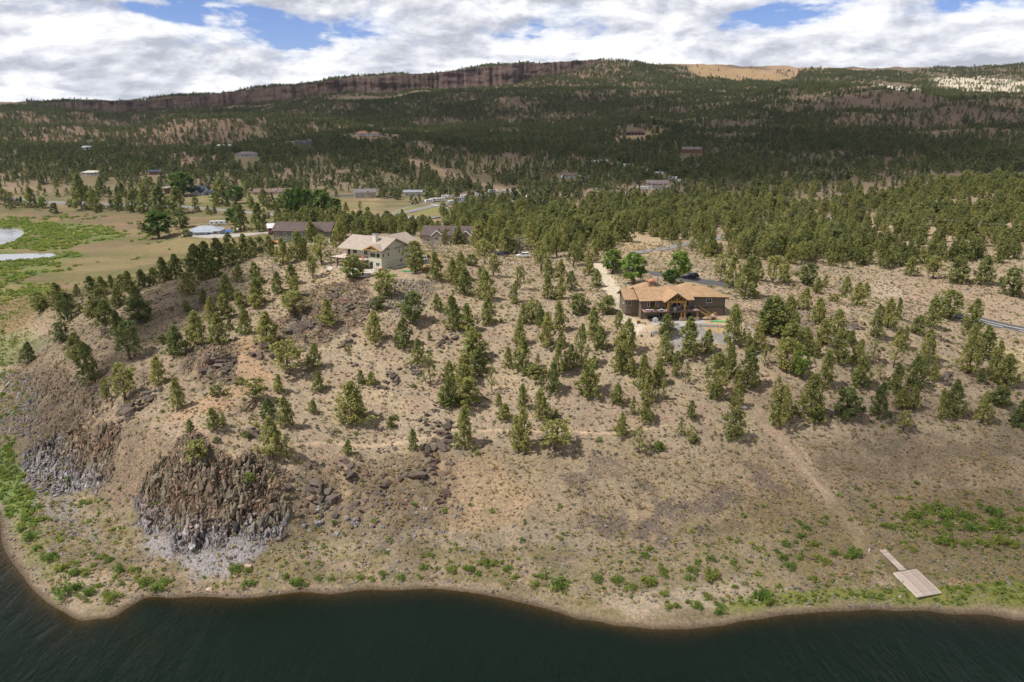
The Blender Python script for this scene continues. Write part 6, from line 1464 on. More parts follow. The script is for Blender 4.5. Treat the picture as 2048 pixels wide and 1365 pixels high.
# ------------------------------------------------------------------ other houses of the valley
W_ = {}
def wm(name, col, sid=True):
    if name not in W_: W_[name] = siding_mat(name, col) if sid else shingle_mat(name, col)
    return W_[name]
SITES = []   # filled before the terrain: (px, py, wpx, depth, wall_h, roof_h, rot, wallmat, roofmat, kind, extras, label)
HLIST = [
 (604,486,116,15,6.2,3.6,-4,('green_grey_siding',(.14,.155,.12)),('dark_brown_shingles',(.115,.085,.08)),'gable','G','large grey-green house with a dark brown roof and white garage door'),
 (408,471,62,14,2.7,2.4,6,('white_siding',(.55,.57,.60)),('pale_grey_shingles',(.33,.36,.42)),'hip','V','low white house with a pale grey hip roof by the long driveway'),
 (545,470,14,8,4.2,2.0,20,('barn_red_siding',(.20,.018,.022)),('white_metal_roof',(.6,.6,.62)),'gable','','small dark red barn left of the large green house'),
 (900,489,112,12,4.0,3.0,-6,('tan_grey_siding',(.32,.28,.22)),('dark_brown_shingles',(.13,.088,.075)),'gable','D','long low house with brown roof and two white-trimmed gables among trees'),
 (393,390,32,9,2.6,5.0,-18,('white_siding',(.55,.57,.60)),('slate_blue_roof',(.055,.065,.095)),'gable','d','steep slate-blue roofed white house beside the big leafy tree'),
 (340,388,21,9,5.2,.8,12,('red_brown_siding',(.20,.09,.065)),('pale_grey_shingles',(.30,.30,.31)),'hip','','red-brown two-storey house with flat grey roof above the valley road'),
 (180,351,31,10,3.4,1.2,4,('white_siding',(.55,.57,.60)),('cream_metal_roof',(.55,.52,.44)),'hip','V','white house with layered cream roofs on the left wooded rise'),
 (172,300,18,9,3.4,2.0,-10,('blue_white_siding',(.38,.50,.60)),('grey_white_roof',(.40,.44,.48)),'gable','','small pale blue house deep among trees at far left'),
 (310,350,22,9,3.2,1.8,10,('red_brown_siding',(.20,.09,.065)),('dark_blue_roof',(.06,.07,.10)),'gable','','low dark-roofed house above the valley road'),
 (493,314,40,12,3.4,2.2,6,('white_siding',(.50,.52,.56)),('grey_brown_shingles',(.17,.15,.155)),'hip','V','grey-roofed white ranch house on the left knoll'),
 (607,293,32,12,5.2,2.6,-8,('grey_green_siding',(.16,.17,.15)),('slate_roof',(.10,.105,.125)),'gable','d','tall dark slate-roofed house above the sandy clearing'),
 (450,295,30,9,2.6,1.4,2,('pale_green_wall',(.36,.50,.42)),('pale_green_metal_roof',(.42,.58,.50)),'gable','','long pale green metal building in the trees at left'),
 (724,271,24,11,3.4,2.4,8,('white_siding',(.50,.52,.56)),('terracotta_roof',(.50,.26,.16)),'hip','V','white hilltop house with the larger terracotta roof'),
 (748,271,18,10,3.4,1.6,-6,('white_siding',(.50,.52,.56)),('terracotta_roof',(.50,.26,.16)),'hip','V','smaller white hilltop building right of the terracotta roofed house'),
 (1272,271,34,11,3.8,1.8,4,('dark_red_siding',(.07,.025,.028)),('dark_red_roof',(.09,.045,.045)),'hip','V','dark red house on the far wooded knoll'),
 (1383,306,36,12,4.4,2.6,-12,('red_brown_siding',(.18,.12,.10)),('grey_taupe_shingles',(.24,.215,.20)),'gable','d','taupe-roofed house alone in the far forest'),
 (1314,380,42,11,6.0,2.0,-10,('cream_siding',(.50,.49,.42)),('mauve_grey_roof',(.23,.185,.18)),'gable','V','tall cream two-storey house with a flat mauve roof in the clearing'),
 (1143,357,30,10,3.0,2.2,18,('white_siding',(.55,.57,.60)),('brown_shingles',(.17,.12,.10)),'gable','','brown-roofed garage with a white front in the middle clearing'),
 (826,393,36,9,3.8,1.4,8,('cream_siding',(.42,.42,.38)),('grey_metal_roof',(.27,.28,.32)),'gable','','pale shed with a grey metal roof above the white rail fence'),
 (731,396,42,11,4.6,2.8,12,('pale_tan_siding',(.42,.38,.31)),('grey_brown_shingles',(.18,.15,.155)),'gable','d','pale tan house with a front gable beside the dark driveway'),
 (524,391,34,11,2.8,2.4,4,('tan_siding',(.42,.35,.25)),('brown_shingles',(.19,.14,.12)),'gable','d','tan ranch house with brown roof, left half of the joined pair'),
 (562,391,38,11,3.2,2.6,-4,('tan_siding',(.42,.35,.25)),('brown_shingles',(.19,.14,.12)),'gable','D','tan ranch garage wing with two brown gables, right half of the pair'),
 (425,390,14,7,2.6,1.4,10,('white_siding',(.55,.57,.60)),('slate_blue_roof',(.06,.07,.10)),'gable','','tiny white outbuilding right of the steep blue-roofed house'),
 (640,474,1,1,1,1,0,None,None,'skip','','')]
HLIST = [h for h in HLIST if h[9] != 'skip']
_far_pads = []
for h in HLIST:
    q = pix1(h[0], h[1]); m = mpp(q[1], q[2]); W = h[2]*m; D = h[3]
    face = -atan2(q[0], q[1])*.0+R(h[6])
    cx, cy = local_to_world(q, face, 0, D/2); PADS.append((cx, cy, W/2+1, D/2+1, face, float(q[2]), 8)); SITES.append((q, W, D, face, h))
    # trees keep off the building and, mostly, off the ground before it
    L = 9+W*.25+D; bx = q[0]; by = q[1]
    def f(x, y, bx=bx, by=by, W=W, D=D):
        d = y-by; side = np.abs(x-bx*(y/by)); return ((d > -((26+.045*by) if by > 520 else (9+.02*by))) & (d < D+7) & (side < W/2+3)).astype(float)
    OPEN_PATCH.append((f, .0 if h[0] != 900 else .95))
def valley_houses():
    for q, W, D, face, h in SITES:
        px, py, wpx, dep, Hw, Hr, rot, wl, rf, kind, ext, lab = h
        wmat = wm(*wl); rmat = wm(rf[0], rf[1], False); z0 = float(q[2]); r = empty('house', (q[0], q[1], z0), face)
        if 'barn' in lab: r.name = 'barn'
        if 'shed' in lab: r.name = 'shed'
        if 'garage' in lab and 'wing' not in lab: r.name = 'garage'
        tag(r, lab, 'barn' if 'barn' in lab else 'shed' if 'shed' in lab or 'outbuilding' in lab or 'metal building' in lab else 'house', 'houses and outbuildings in the valley')
        w = MB().box(-W/2, W/2, 0, D, -1.5, Hw)
        if kind == 'gable': gable_wall_x(w, -W/2, -W/2+.2, 0, D, Hw, Hw+Hr*.93); gable_wall_x(w, W/2-.2, W/2, 0, D, Hw, Hw+Hr*.93)
        w.build('wall', wmat, r); ov = .7; ze = Hw-.15
        ro = (gable_roof(-W/2-ov, W/2+ov, -ov, D+ov, ze, Hw+Hr, 'x') if kind == 'gable' else hip_roof(-W/2-ov, W/2+ov, -ov, D+ov, ze, Hw+Hr)).build('roof', rmat, r)
        gm = W_['white_siding'] if 'white_siding' in W_ else wm('white_siding', (.55, .57, .6))
        if ext in ('D', 'd'):
            for k, xx in enumerate([-.22*W, .30*W] if ext == 'D' else [.12*W]):
                gw = min(5.0, W*.28); g = MB().box(xx-gw/2+.3, xx+gw/2-.3, -1.1, .0, -1.2, Hw); gable_wall_y(g, xx-gw/2+.3, xx+gw/2-.3, -1.1, 2, Hw, Hw+gw*.36); g.build('front_gable', wmat, r)
                gable_roof(xx-gw/2, xx+gw/2, -1.7, D*.45, Hw-.1, Hw+gw*.42, 'y', .14).build('gable_roof', rmat, ro)
                MB().bar((xx-gw/2, -1.75, Hw-.15), (xx, -1.75, Hw+gw*.40), .1, .3).bar((xx+gw/2, -1.75, Hw-.15), (xx, -1.75, Hw+gw*.40), .1, .3).build('gable_trim', M_WHITE, r)
                window(r, xx, -1.12, max(.9, Hw-2.2), 1.5, 1.3, 'front', M_WHITE, 1)
        nw = max(2, int(W/4)); 
        for fl in range(2 if Hw > 5 else 1):
            for k in range(nw):
                x = -W/2+W*(k+.5)/nw
                if ext == 'G' and x > W*.3: continue
                if fl == 0 and k == nw//2: window(r, x+.4, -.02, 0, 1.0, 2.1, 'front', M_WHITE, 0, 'door')
                else: window(r, x, -.02, 1.0+fl*2.9, 1.5, 1.25, 'front', M_WHITE, 1)
        window(r, W/2+.02, D*.4, 1.0, 1.3, 1.2, 'right', M_WHITE, 0); window(r, -W/2-.02, D*.4, 1.0, 1.3, 1.2, 'left', M_WHITE, 0)
        if ext == 'G':
            gable_roof(W*.05, W*.42, -1.2, D*.5, Hw-.1, Hw+2.6, 'y').build('gable_roof', rmat, ro); g = MB(); gable_wall_y(g, W*.08, W*.39, -.1, .05, Hw, Hw+2.1); g.build('front_gable', wmat, r)
            dr = MB().box(W*.37, W*.37+3.6, -.1, 0, 0, 3.0).build('garage_door', M_CREAM, r)
            for k in range(4): MB().box(W*.37+.25+k*.82, W*.37+.9+k*.82, -.13, -.1, 2.3, 2.7).build('pane', M_GLASS, dr)
            dk = MB().box(-W/2-4, -W/2+5, -5, -.05, .7, .9).build('deck', M_TERRA, r)
            for x in (-W/2-3.6, -W/2+.5, -W/2+4.6): MB().box(x-.1, x+.1, -4.9, -4.7, -2, 1.8).build('post', M_TRIM, r)
            MB().tube([(-W*.42, 1.5, Hw+.3), (-W*.42, 1.5, Hw+2.4)], .12, 6).build('vent_pipe', M_WHITE, ro)
        if ext == 'V':
            dk = MB().box(-W*.3, W*.3, -2.4, -.03, -.1, .12).build('porch', M_DECKP, r)
            MB().slab([(-W*.32, -2.7, Hw-.5), (W*.32, -2.7, Hw-.5), (W*.32, -.72, Hw-.18), (-W*.32, -.72, Hw-.18)], .12).build('porch_roof', rmat, r)
            for x in (-W*.28, -W*.09, W*.09, W*.28): MB().box(x-.08, x+.08, -2.5, -2.34, .1, Hw-.62).build('porch_post', M_WHITE, r)
        if W > 14: c = MB().box(-W*.2, -W*.2+.9, D*.5, D*.5+.9, Hw+Hr*.6, Hw+Hr+1.0).build('chimney', M_STONEW, ro)

# ------------------------------------------------------------------ vehicles
def car(px, py, rz, pmat, label, suv=True, name='parked_car', cat='car', loc=None, group=None):
    q = wpt(px, py) if loc is None else loc; r = empty(name, (q.x, q.y, q.z+.02), rz); tag(r, label, cat, group)
    L, Wd = (4.8, 1.9) if suv else (4.5, 1.8); hb, ht = (.98, 1.72) if suv else (.88, 1.42)
    prof = [(-L/2, .35), (-L/2+.05, .75), (-L/2+.25, hb-.05), (-L/2+1.25, hb+.05), (L/2-.1, hb+.08), (L/2, .8), (L/2, .35)]
    b = MB(); n = len(prof); vs = [(x, -Wd/2, z) for x, z in prof]+[(x, Wd/2, z) for x, z in prof]
    b.raw(vs, [tuple(range(n))[::-1], tuple(range(n, 2*n))]+[(i, (i+1)%n, n+(i+1)%n, n+i) for i in range(n)]); b.build('body', pmat, r, bevel=.05)
    rear = L/2-.25 if suv else L/2-.9
    x0, x1, x2, x3 = -L/2+1.2, -L/2+1.95, rear-.35, rear
    def cabin(i, za, zb):
        w0, w1 = Wd/2-.06-i, Wd/2-.22-i; f0 = za; 
        return [(x0, -w0, f0), (x3, -w0, f0), (x3, w0, f0), (x0, w0, f0), (x1, -w1, zb), (x2, -w1, zb), (x2, w1, zb), (x1, w1, zb)]
    MB().raw(cabin(0, hb+.02, ht-.08), [(0,3,2,1),(4,5,6,7),(0,1,5,4),(1,2,6,5),(2,3,7,6),(3,0,4,7)]).build('windows', M_GLASS, r)
    MB().box(x1-.05, x2+.05, -Wd/2+.2, Wd/2-.2, ht-.08, ht).build('roof', pmat, r, bevel=.03)
    pl = MB()
    for s in (-1, 1):
        for xa, xb in ((x0, x1), (x3, x2)): pl.bar((xa, s*(Wd/2-.05), hb), (xb, s*(Wd/2-.2), ht-.05), .08)
        pl.bar(((x1+x2)/2, s*(Wd/2-.04), hb), ((x1+x2)/2, s*(Wd/2-.2), ht-.05), .09)
    pl.build('pillars', pmat, r)
    wh = MB().tube([(0, -.11, 0), (0, .11, 0)], .35, 12).mesh('wheel', M_RUBBER); rim = MB().tube([(0, -.12, 0), (0, .12, 0)], .2, 8).mesh('rim', M_CHROME)
    for x in (-L/2+.9, L/2-.95):
        for y in (-Wd/2+.08, Wd/2-.08): o = link('wheel', wh, None, r, (x, y, .35)); link('rim', rim, None, o)
    for y in (-.65, .65): MB().box(-L/2-.01, -L/2+.06, y-.18, y+.18, .62, .76).build('headlight', M_WHITE, r); MB().box(L/2-.04, L/2+.015, y-.14, y+.14, .68, .9).build('tail_light', M_COPPER, r)
    return r
def pickup(px, py, rz, pmat, label):
    q = wpt(px, py); r = empty('pickup_truck', (q.x, q.y, q.z+.02), rz); tag(r, label, 'pickup truck')
    MB().box(-2.8, 2.8, -.98, .98, .5, .95).box(-2.75, -1.35, -.95, .95, .95, 1.15).build('body', pmat, r, bevel=.05)
    MB().box(.9, 2.8, -.98, -.88, .95, 1.3).box(.9, 2.8, .88, .98, .95, 1.3).box(2.7, 2.8, -.88, .88, .95, 1.3).build('cargo_bed', pmat, r)
    MB().raw([(-1.4, -.92, .95), (.85, -.92, .95), (.85, .92, .95), (-1.4, .92, .95), (-.75, -.76, 1.72), (.7, -.76, 1.72), (.7, .76, 1.72), (-.75, .76, 1.72)], [(0,3,2,1),(4,5,6,7),(0,1,5,4),(1,2,6,5),(2,3,7,6),(3,0,4,7)]).build('windows', M_GLASS, r)
    MB().box(-.78, .72, -.77, .77, 1.722, 1.8).build('roof', pmat, r, bevel=.03)
    for x in (-1.85, 1.75):
        for y in (-.9, .9):
            o = MB().tube([(0, -.13, 0), (0, .13, 0)], .42, 12).build('wheel', M_RUBBER, r, (x, y, .42)); MB().tube([(0, -.14, 0), (0, .14, 0)], .22, 8).build('rim', M_CHROME, o)
    for y in (-.7, .7): MB().box(-2.82, -2.78, y-.18, y+.18, .75, .9).build('headlight', M_WHITE, r)
def camper(px, py, rz, L, pmat, label, motor=False, name=None, loc=None):
    q = wpt(px, py) if loc is None else loc; name = name or ('motorhome' if motor else 'travel_trailer'); r = empty(name, (q.x, q.y, q.z+.02), rz)
    tag(r, label, 'motorhome' if motor else 'trailer', 'campers and trailers on the storage lot')
    MB().raw([(-L/2+.5, -1.25, .6), (L/2, -1.25, .6), (L/2, 1.25, .6), (-L/2+.5, 1.25, .6), (-L/2, -1.25, 1.6), (L/2, -1.25, 1.6), (L/2, 1.25, 1.6), (-L/2, 1.25, 1.6), (-L/2+.35, -1.2, 3.1), (L/2-.1, -1.2, 3.1), (L/2-.1, 1.2, 3.1), (-L/2+.35, 1.2, 3.1)],
        [(0,3,2,1),(0,1,5,4),(1,2,6,5),(2,3,7,6),(3,0,4,7),(4,5,9,8),(5,6,10,9),(6,7,11,10),(7,4,8,11),(8,9,10,11)]).build('body', pmat, r, bevel=.06)
    MB().box(-L/2+.6, L/2-.2, -1.275, -1.25, 1.05, 1.2).build('stripe', P_BLUE if motor else P_SILV, r)
    for k in range(3): MB().box(-L/2+.9+k*L*.28, -L/2+1.9+k*L*.28, -1.28, -1.24, 1.7, 2.4).build('window', M_GLASS, r)
    MB().box(L/2-1.5, L/2-.85, -1.29, -1.25, .7, 2.6).build('door', M_WHITE, r); MB().box(-.5, .3, -.4, .4, 3.1, 3.35).build('air_conditioner', M_WHITE, r, bevel=.04)
    for x in ((-L/2+1.1, L/2-1.6) if motor else (.2, 1.1)):
        for y in (-1.1, 1.1): MB().tube([(0, -.12, 0), (0, .12, 0)], .38, 10).build('wheel', M_RUBBER, r, (x, y, .38))
    if motor: MB().box(-L/2-.03, -L/2+.02, -1.1, 1.1, 1.65, 2.5).build('windscreen', M_GLASS, r)
    else: MB().bar((-L/2+.4, -.6, .65), (-L/2-1.2, 0, .55), .1).bar((-L/2+.4, .6, .65), (-L/2-1.2, 0, .55), .1).build('tow_hitch', M_DARKM, r)
def vehicles():
    car(1047, 516, .12, P_WHITE, 'white sport utility car parked on dry grass right of the dark pickup', name='parked_car')
    pickup(1004, 513, .05, P_BLACK, 'dark blue pickup truck parked under trees left of the white car')
    car(844, 511, -1.1, P_WHITE, 'white car parked behind the tan house by the grassy mound', name='parked_car')
    car(1382, 557, .1, P_BLACK, 'dark car under the leafy tree on the drive behind the brown house', name='parked_car')
    car(1302, 446, .2, P_BLUE, 'blue car among trees left of the upper road bend', name='parked_car')
    car(1200, 458, .1, P_WHITE, 'small white van at the left edge of the dry clearing', name='parked_van', cat='van')
    L = [(858,407,.5,7,0,0,'leftmost white trailer beside the white rail fence'),(868,404,.5,8,0,0,'white trailer, second from the left by the fence'),(880,404,.5,8,1,0,'cream motorhome behind the second trailer by the fence'),
         (893,398,.2,9,0,0,'long white trailer at the back row beside a blue one'),(905,410,.6,8,1,0,'white motorhome at the fence corner near the green paddock'),(917,404,.3,7,0,1,'silver trailer right of the fence corner motorhome'),
         (884,394,.2,6,0,2,'blue covered trailer in the back row'),(930,398,.2,8,0,0,'white trailer partly hidden by trees, middle of the back row'),(938,416,-.3,6,0,2,'blue and white trailer below the middle trees'),
         (960,392,.1,8,1,0,'white motorhome among the trees above the middle'),(964,404,1.3,9,0,0,'white trailer parked end-on between two dark trees'),(986,385,.2,9,0,0,'white trailer at the upper row, left one'),
         (1014,386,.2,8,0,0,'white trailer at the upper row, right one'),(1003,410,.2,7,0,3,'cream trailer in the middle of the wooded lot'),(1020,412,1.0,7,0,0,'white trailer between cream one and the red tree'),
         (1040,404,.2,6,0,0,'short white trailer at the right side of the lot'),(1058,400,.8,6,0,0,'rightmost white trailer of the wooded lot'),(1086,410,.1,7,0,2,'blue trailer far right among dense trees')]
    for px, py, rz, ln, mo, c, lab in L: camper(px, py, rz, ln, (P_WHITE, P_SILV, P_BLUE, P_CREAM)[c], lab, bool(mo))
    camper(437, 452, .25, 11, P_WHITE, 'long white trailer behind the grey hip-roofed house', False); camper(1168, 357, .2, 9, P_WHITE, 'white trailer right of the brown-roofed garage', False); camper(1285, 382, .1, 10, P_WHITE, 'long white boat trailer left of the cream house', False)
    for i, (px, py) in enumerate([(1190,327),(1208,326),(1236,330),(1252,333),(1293,343),(1318,349),(1345,359),(1365,366),(1452,322)]):
        camper(px, py, -.2, 9, P_WHITE, 'white trailer, '+ORD[i+1 if i else 0].replace('nearest', 'leftmost')+(' one' if i == 0 else ' from the left')+' in the far row in the forest', False)
    car(402, 463, .3, P_BLUE, 'blue covered car on the dirt yard right of the grey hip-roofed house', False) if False else None
    for px, py, mt, lab in [(457, 463, M_BLUE, 'blue tarpaulin covered stack on the yard beside the grey house'), (471, 463, M_WHITE, 'white peaked canopy tent on the yard by the long driveway')]:
        q = wpt(px, py); r = empty('canopy_tent' if 'tent' in lab else 'covered_stack', q, .3); tag(r, lab, 'tent' if 'tent' in lab else 'stack')
        MB().raw([(-2.6, -2, .1 if mt is M_BLUE else 1.2), (2.6, -2, .1 if mt is M_BLUE else 1.2), (2.6, 2, .1 if mt is M_BLUE else 1.2), (-2.6, 2, .1 if mt is M_BLUE else 1.2), (-1.2, 0, 2.0), (1.2, 0, 2.1)], [(0,1,5,4),(1,2,5),(2,3,4,5),(3,0,4),(0,3,2,1)]).build('cover', mt, r)
        for a in (-2.5, 2.5): MB().bar((a, -1.9, 0), (a, -1.9, 1.2), .08).bar((a, 1.9, 0), (a, 1.9, 1.2), .08).build('poles', M_DARKM, r)

# ------------------------------------------------------------------ fences, poles and wires
def rail_fence(pts, label, mat=None, sp=3.2, h=1.2):
    mat = mat or M_WHITE; w = poly_world(pts); z = hfull(w[:, 0], w[:, 1]); c = Vector((w[0, 0], w[0, 1], z[0])); r = empty('rail_fence', c); tag(r, label, 'fence')
    post = MB().box(-.09, .09, -.09, .09, -.3, h).mesh('post', mat)
    for i in range(len(w)-1):
        a, b = w[i], w[i+1]; L = float(np.hypot(*(b-a))); n = max(1, int(L/sp)); P_ = [a+(b-a)*k/n for k in range(n+1)]; Z = hfull([p[0] for p in P_], [p[1] for p in P_])
        for k in range(n+1):
            if k < n or i == len(w)-2: link('post', post, None, r, (P_[k][0]-c.x, P_[k][1]-c.y, Z[k]-c.z))
        for k in range(n):
            for hh in (.45, .8, 1.12): MB().bar((P_[k][0]-c.x, P_[k][1]-c.y, Z[k]-c.z+hh), (P_[k+1][0]-c.x, P_[k+1][1]-c.y, Z[k+1]-c.z+hh), .05, .14).build('rail', mat, r)
def fences():
    rail_fence([(779,431),(800,421),(826,414),(850,409),(862,408)], 'white rail fence along the lane above the green paddock')
    rail_fence([(862,411),(885,416),(905,421),(925,425)], 'white rail fence between the trailers and the green paddock')
    rail_fence([(782,434),(812,438),(840,442),(862,446)], 'white rail fence along the lower edge of the paddock by the road')
    P_ = []
    for px, py, h, lab in [(1510,478,10,'wooden utility pole behind the left bend of the upper road'),(1653,432,11,'wooden utility pole above the upper road, bearing the long wires'),(2062,505,11,'wooden utility pole just right of the view'),
            (917,414,11,'wooden utility pole in the trailer lot'),(838,400,11,'wooden utility pole beside the pale metal-roofed shed'),(776,393,11,'wooden utility pole left of the pale metal-roofed shed'),(958,392,13,'tall utility pole at the back of the trailer lot')]:
        q = wpt(px, py); r = empty('utility_pole', q, .3); tag(r, lab, 'utility pole', 'utility poles'); MB().tube([(0, 0, -.5), (0, 0, h)], [.17, .11], 8).build('post', M_BARK, r); MB().box(-1.2, 1.2, -.06, .06, h-.8, h-.65).build('crossarm', M_BARK, r)
        for x in (-1.1, -.4, .4, 1.1): MB().tube([(x, 0, h-.65), (x, 0, h-.4)], .06, 6).build('insulator', M_CHROME, r)
        P_.append((q, h))
    for a, b, lab in ((0, 1, 'sagging power line from the road bend up to the middle pole'), (1, 2, 'long sagging power line crossing the sunlit trees to the right edge')):
        (qa, ha), (qb, hb_) = P_[a], P_[b]; A = qa+Vector((0, 0, ha-.4)); B = qb+Vector((0, 0, hb_-.4)); r = empty('power_line', A); tag(r, lab, 'power line')
        for dx in (-1.1, 1.1):
            pts = [(A+(B-A)*t-A)+Vector((dx*.3, dx*.95, -4*3.2*t*(1-t))) for t in np.linspace(0, 1, 14)]; MB().tube(pts, .016, 4, False).build('wire', M_CHROME, r)

# ------------------------------------------------------------------ the dock lying on the shore
def dock():
    c = [pix1(*p) for p in ((1785,1150),(1833,1142),(1882,1190),(1833,1200))]; c = [Vector((float(a[0]), float(a[1]))) for a in c]
    ax = ((c[3]-c[0])+(c[2]-c[1])).normalized(); L = ((c[3]-c[0]).length+(c[2]-c[1]).length)/2; W = ((c[1]-c[0]).length+(c[2]-c[3]).length)/2
    ctr = sum(c, Vector((0, 0)))/4; ang = atan2(ax.y, ax.x); hh = hfull([p.x for p in c], [p.y for p in c]); z = float(hh.max())+.1
    zn = float((hh[2]+hh[3])/2); zf = float((hh[0]+hh[1])/2); tilt = atan2(zf-zn, L)*.9
    r = empty('floating_dock', (ctr.x, ctr.y, (zn+zf)/2+.12), ang); r.rotation_euler = (0, tilt, ang); tag(r, 'square plank dock platform with yellowish floats resting on the grassy shore', 'dock')
    n = 14; pw = W/n
    pk = MB().box(-L/2, L/2, -pw/2+.03, pw/2-.03, .36, .42).mesh('plank', M_DOCK, .006)
    for k in range(n): link('plank', pk, None, r, (0, -W/2+pw*(k+.5), .002*(k%3)))
    MB().box(-L/2-.06, L/2+.06, -W/2-.06, -W/2, .16, .4).box(-L/2-.06, L/2+.06, W/2, W/2+.06, .16, .4).box(-L/2-.06, -L/2-.0, -W/2, W/2, .16, .4).box(L/2+.0, L/2+.06, -W/2, W/2, .16, .4).build('edge_beam', M_CREAM, r)
    for x in (-L*.36, -L*.12, L*.12, L*.36):
        for y in (-W*.36, W*.36): MB().box(x-L*.09, x+L*.09, y-W*.12, y+W*.12, -.15, .34).build('float', M_FLOAT, r, bevel=.04)
    for x, y in ((-L*.1, -W/2-.12), (L*.33, W/2+.12)): MB().tube([(x, y, .2), (x, y, .75)], .07, 8).build('cleat_post', M_CHROME, r)
    a = pix1(1806, 1146); b = pix1(1764.5, 1101); A = Vector((float(a[0]), float(a[1]), float(a[2])+.45)); B = Vector((float(b[0]), float(b[1]), float(b[2])+.12)); d = B-A; L2 = d.length
    g = empty('gangway', A); g.rotation_euler = (0, -math.asin(d.z/L2), atan2(d.y, d.x)); tag(g, 'narrow plank gangway leading up from the dock platform to the slope', 'gangway')
    n = int(L2/.30); pk = MB().box(.012, .288, -.65, .65, 0, .05).mesh('plank', M_DOCK, .005)
    for k in range(n): link('plank', pk, None, g, (k*L2/n, 0, .002*(k%2)))
    MB().box(0, L2, -.65, -.57, -.16, -.002).box(0, L2, .57, .65, -.16, -.002).build('side_beam', M_CHROME, g)
    q = wpt(1738, 1104); p = empty('mooring_post', q); tag(p, 'short white post on the slope just left of the gangway top', 'post'); MB().tube([(0, 0, -.2), (0, 0, .7)], .1, 8).build('post', M_WHITE, p)
M_DOCK = simple_mat('pinkish_grey_planks', (.42, .34, .295), .85, .14, 2.5, .006, 14, rnd=.16); M_FLOAT = simple_mat('yellowish_float', (.55, .50, .30), .7, .1, 3)
def odds():
    # pale boulders and a fallen trunk
    for px, py, s, lab in [(1485,817,1.1,'white boulder at the head of the long dirt track'),(1955,842,1.0,'white boulder under the small tree at the right edge'),(420,1181,.9,'flat pink slab of rock at the foot of the big bluff'),(497,1132,1.0,'pale slab of rock at the right foot of the big bluff'),(1596,742,.5,'small pale stone on the mound above the dirt track'),(160,606,.8,'white plastic lid-like stone on the far left slope')]:
        q = wpt(px, py); m = M_WHITE if 'white' in lab else M_STONEW; o = MB(); o = link('boulder', block_mesh('boulder', int(px), (s*1.5, s, s*.7), 18, m), None, None, (q.x, q.y, q.z+.15)); tag(o, lab, 'boulder')
    a = wpt(488, 822); b = wpt(518, 798); r = empty('fallen_log', a+Vector((0, 0, .25))); tag(r, 'dark fallen log beneath the leaning half-bare tree', 'log'); d = b-a; MB().tube([(0, 0, 0), tuple(d*.5+Vector((0, 0, .1))), tuple(d)], [.3, .25, .15], 8).build('trunk', M_BARK, r)
    for k in (.3, .6, .8): MB().tube([tuple(d*k), tuple(d*k+Vector((.5, -.6, .8)))], [.08, .03], 5).build('branch', M_BARK, r)
NOGROW = [line_mask(RAMP_LINE, 3.6, 1.0), region([(655,540),(760,545),(820,520),(850,540),(830,560),(760,570),(690,560)], 0, 1, 1, 0), region([(1240,600),(1470,600),(1480,690),(1420,690),(1340,692),(1300,680),(1240,650)], 0, 1, 1, 0),
          line_mask([(1440,760),(1478,790),(1520,830),(1560,875),(1620,950),(1680,1020),(1712,1060),(1735,1120)], 2.2, .8), line_mask([(1900,628),(1960,640),(2048,660),(2140,680)], 8), line_mask([(1210,524),(1245,535),(1290,548),(1350,556),(1420,565),(1475,573)], 7),
          region([(1760,1095),(1835,1135),(1895,1190),(1833,1210),(1775,1150)], 0, 1, 1, 0), line_mask([(560,890),(640,889),(700,891),(830,882),(900,857),(1040,862),(1230,866),(1330,850)], .5, .2)]
PONDF = [region(p, 0, 1, 1, 2.0) for p, _ in PONDS]
def _road(pts, w): OPEN_PATCH.append((line_mask(pts, w), 0.0))
_road([(-300,392),(0,396),(60,402),(120,406),(200,409),(300,412),(370,415),(450,421),(520,428),(600,434),(700,438),(780,442),(850,448),(930,466)], 26)
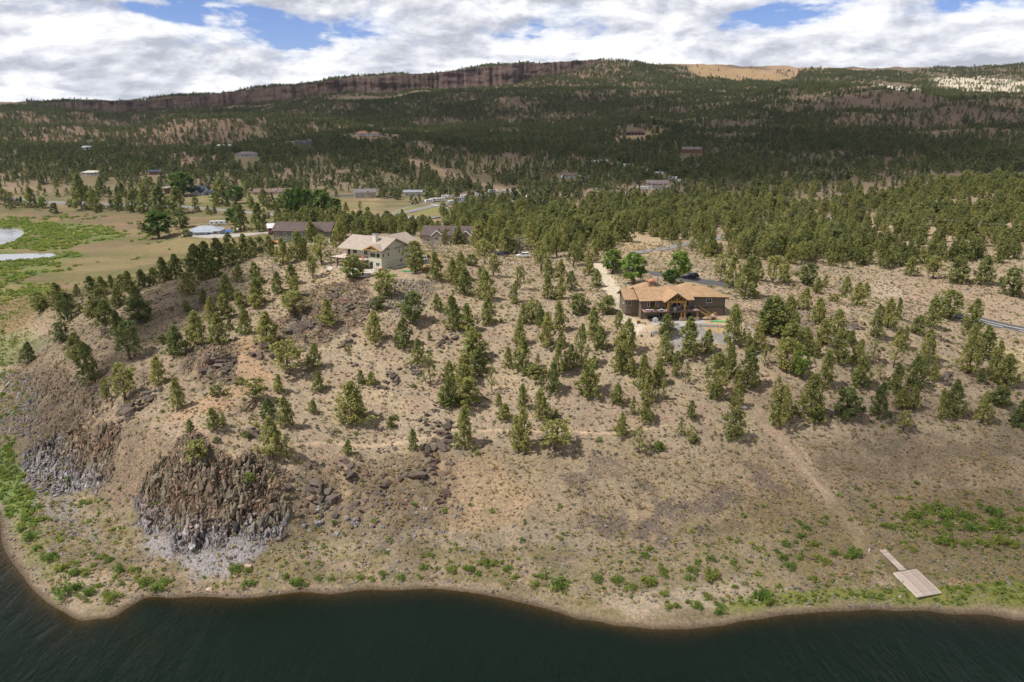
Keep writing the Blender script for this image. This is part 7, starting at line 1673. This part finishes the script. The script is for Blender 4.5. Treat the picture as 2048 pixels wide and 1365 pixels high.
_road([(780,432),(810,426),(870,412),(960,396),(990,388)], 26); _road([(730,437),(760,434),(800,436),(870,438)], 34)
_road([(1270,508),(1320,500),(1400,485),(1450,473),(1510,462),(1560,455)], 14); _road([(1620,442),(1660,436),(1750,437)], 12)
_road([(1210,524),(1245,535),(1290,548),(1350,556),(1420,565),(1475,573)], 9)
_road([(820,322),(900,350),(980,372),(1060,388),(1140,392)], 26); _road([(1190,327),(1252,333),(1345,359),(1365,366)], 16)
for pts, k in [([(782,425),(800,417),(850,406),(930,392),(940,410),(900,428),(850,440),(780,440)], .04), ([(940,392),(1060,380),(1090,405),(1040,420),(950,420)], .45), ([(700,262),(790,258),(860,290),(880,312),(800,290),(700,285)], .25), ([(1700,192),(1750,166),(1840,172),(1850,194)], .12), ([(1850,150),(1960,150),(2100,170),(2100,194),(1960,188),(1885,180)], .5), ([(1330,124),(1450,130),(1600,140),(1590,158),(1480,165),(1380,150)], .1), ([(1220,278),(1330,268),(1300,290),(1220,292)], .3),
               ([(1150,380),(1280,372),(1330,385),(1330,400),(1180,410)], .3), ([(1240,470),(1330,462),(1340,512),(1250,525)], .15), ([(1480,480),(1540,455),(1580,470),(1500,500)], .55), ([(640,400),(760,392),(760,432),(640,432)], .15), ([(230,300),(330,300),(440,320),(380,336),(260,318)], .35),
               ([(1540,560),(1560,545),(1800,540),(2048,545),(2048,700),(1500,700)], .0), ([(860,520),(1100,505),(1260,520),(1200,560),(860,560)], 0.0), ([(1640,430),(1760,425),(1900,432),(1900,470),(1700,500)], .8), ([(560,270),(640,300),(700,330),(660,345),(560,310)], .6)]:
    OPEN_PATCH.append((region(pts, 2, 15, 777), k))
STEPS = [roads, terrain, make_water, cliff, clouds, haze, single_trees, tan_house, tan_yard, brown_house, brown_yard, valley_houses, vehicles, fences, dock, odds, forest, finish_tree_labels, shore_bushes, ground_cover, stones, bluff_rocks, outcrops]
# ------------------------------------------------------------------ assembly
import time as _t
_t0 = _t.time()
def _tick(s): print('%-14s %.1fs' % (s, _t.time()-_t0))
for _f in STEPS:
    _f(); _tick(_f.__name__)
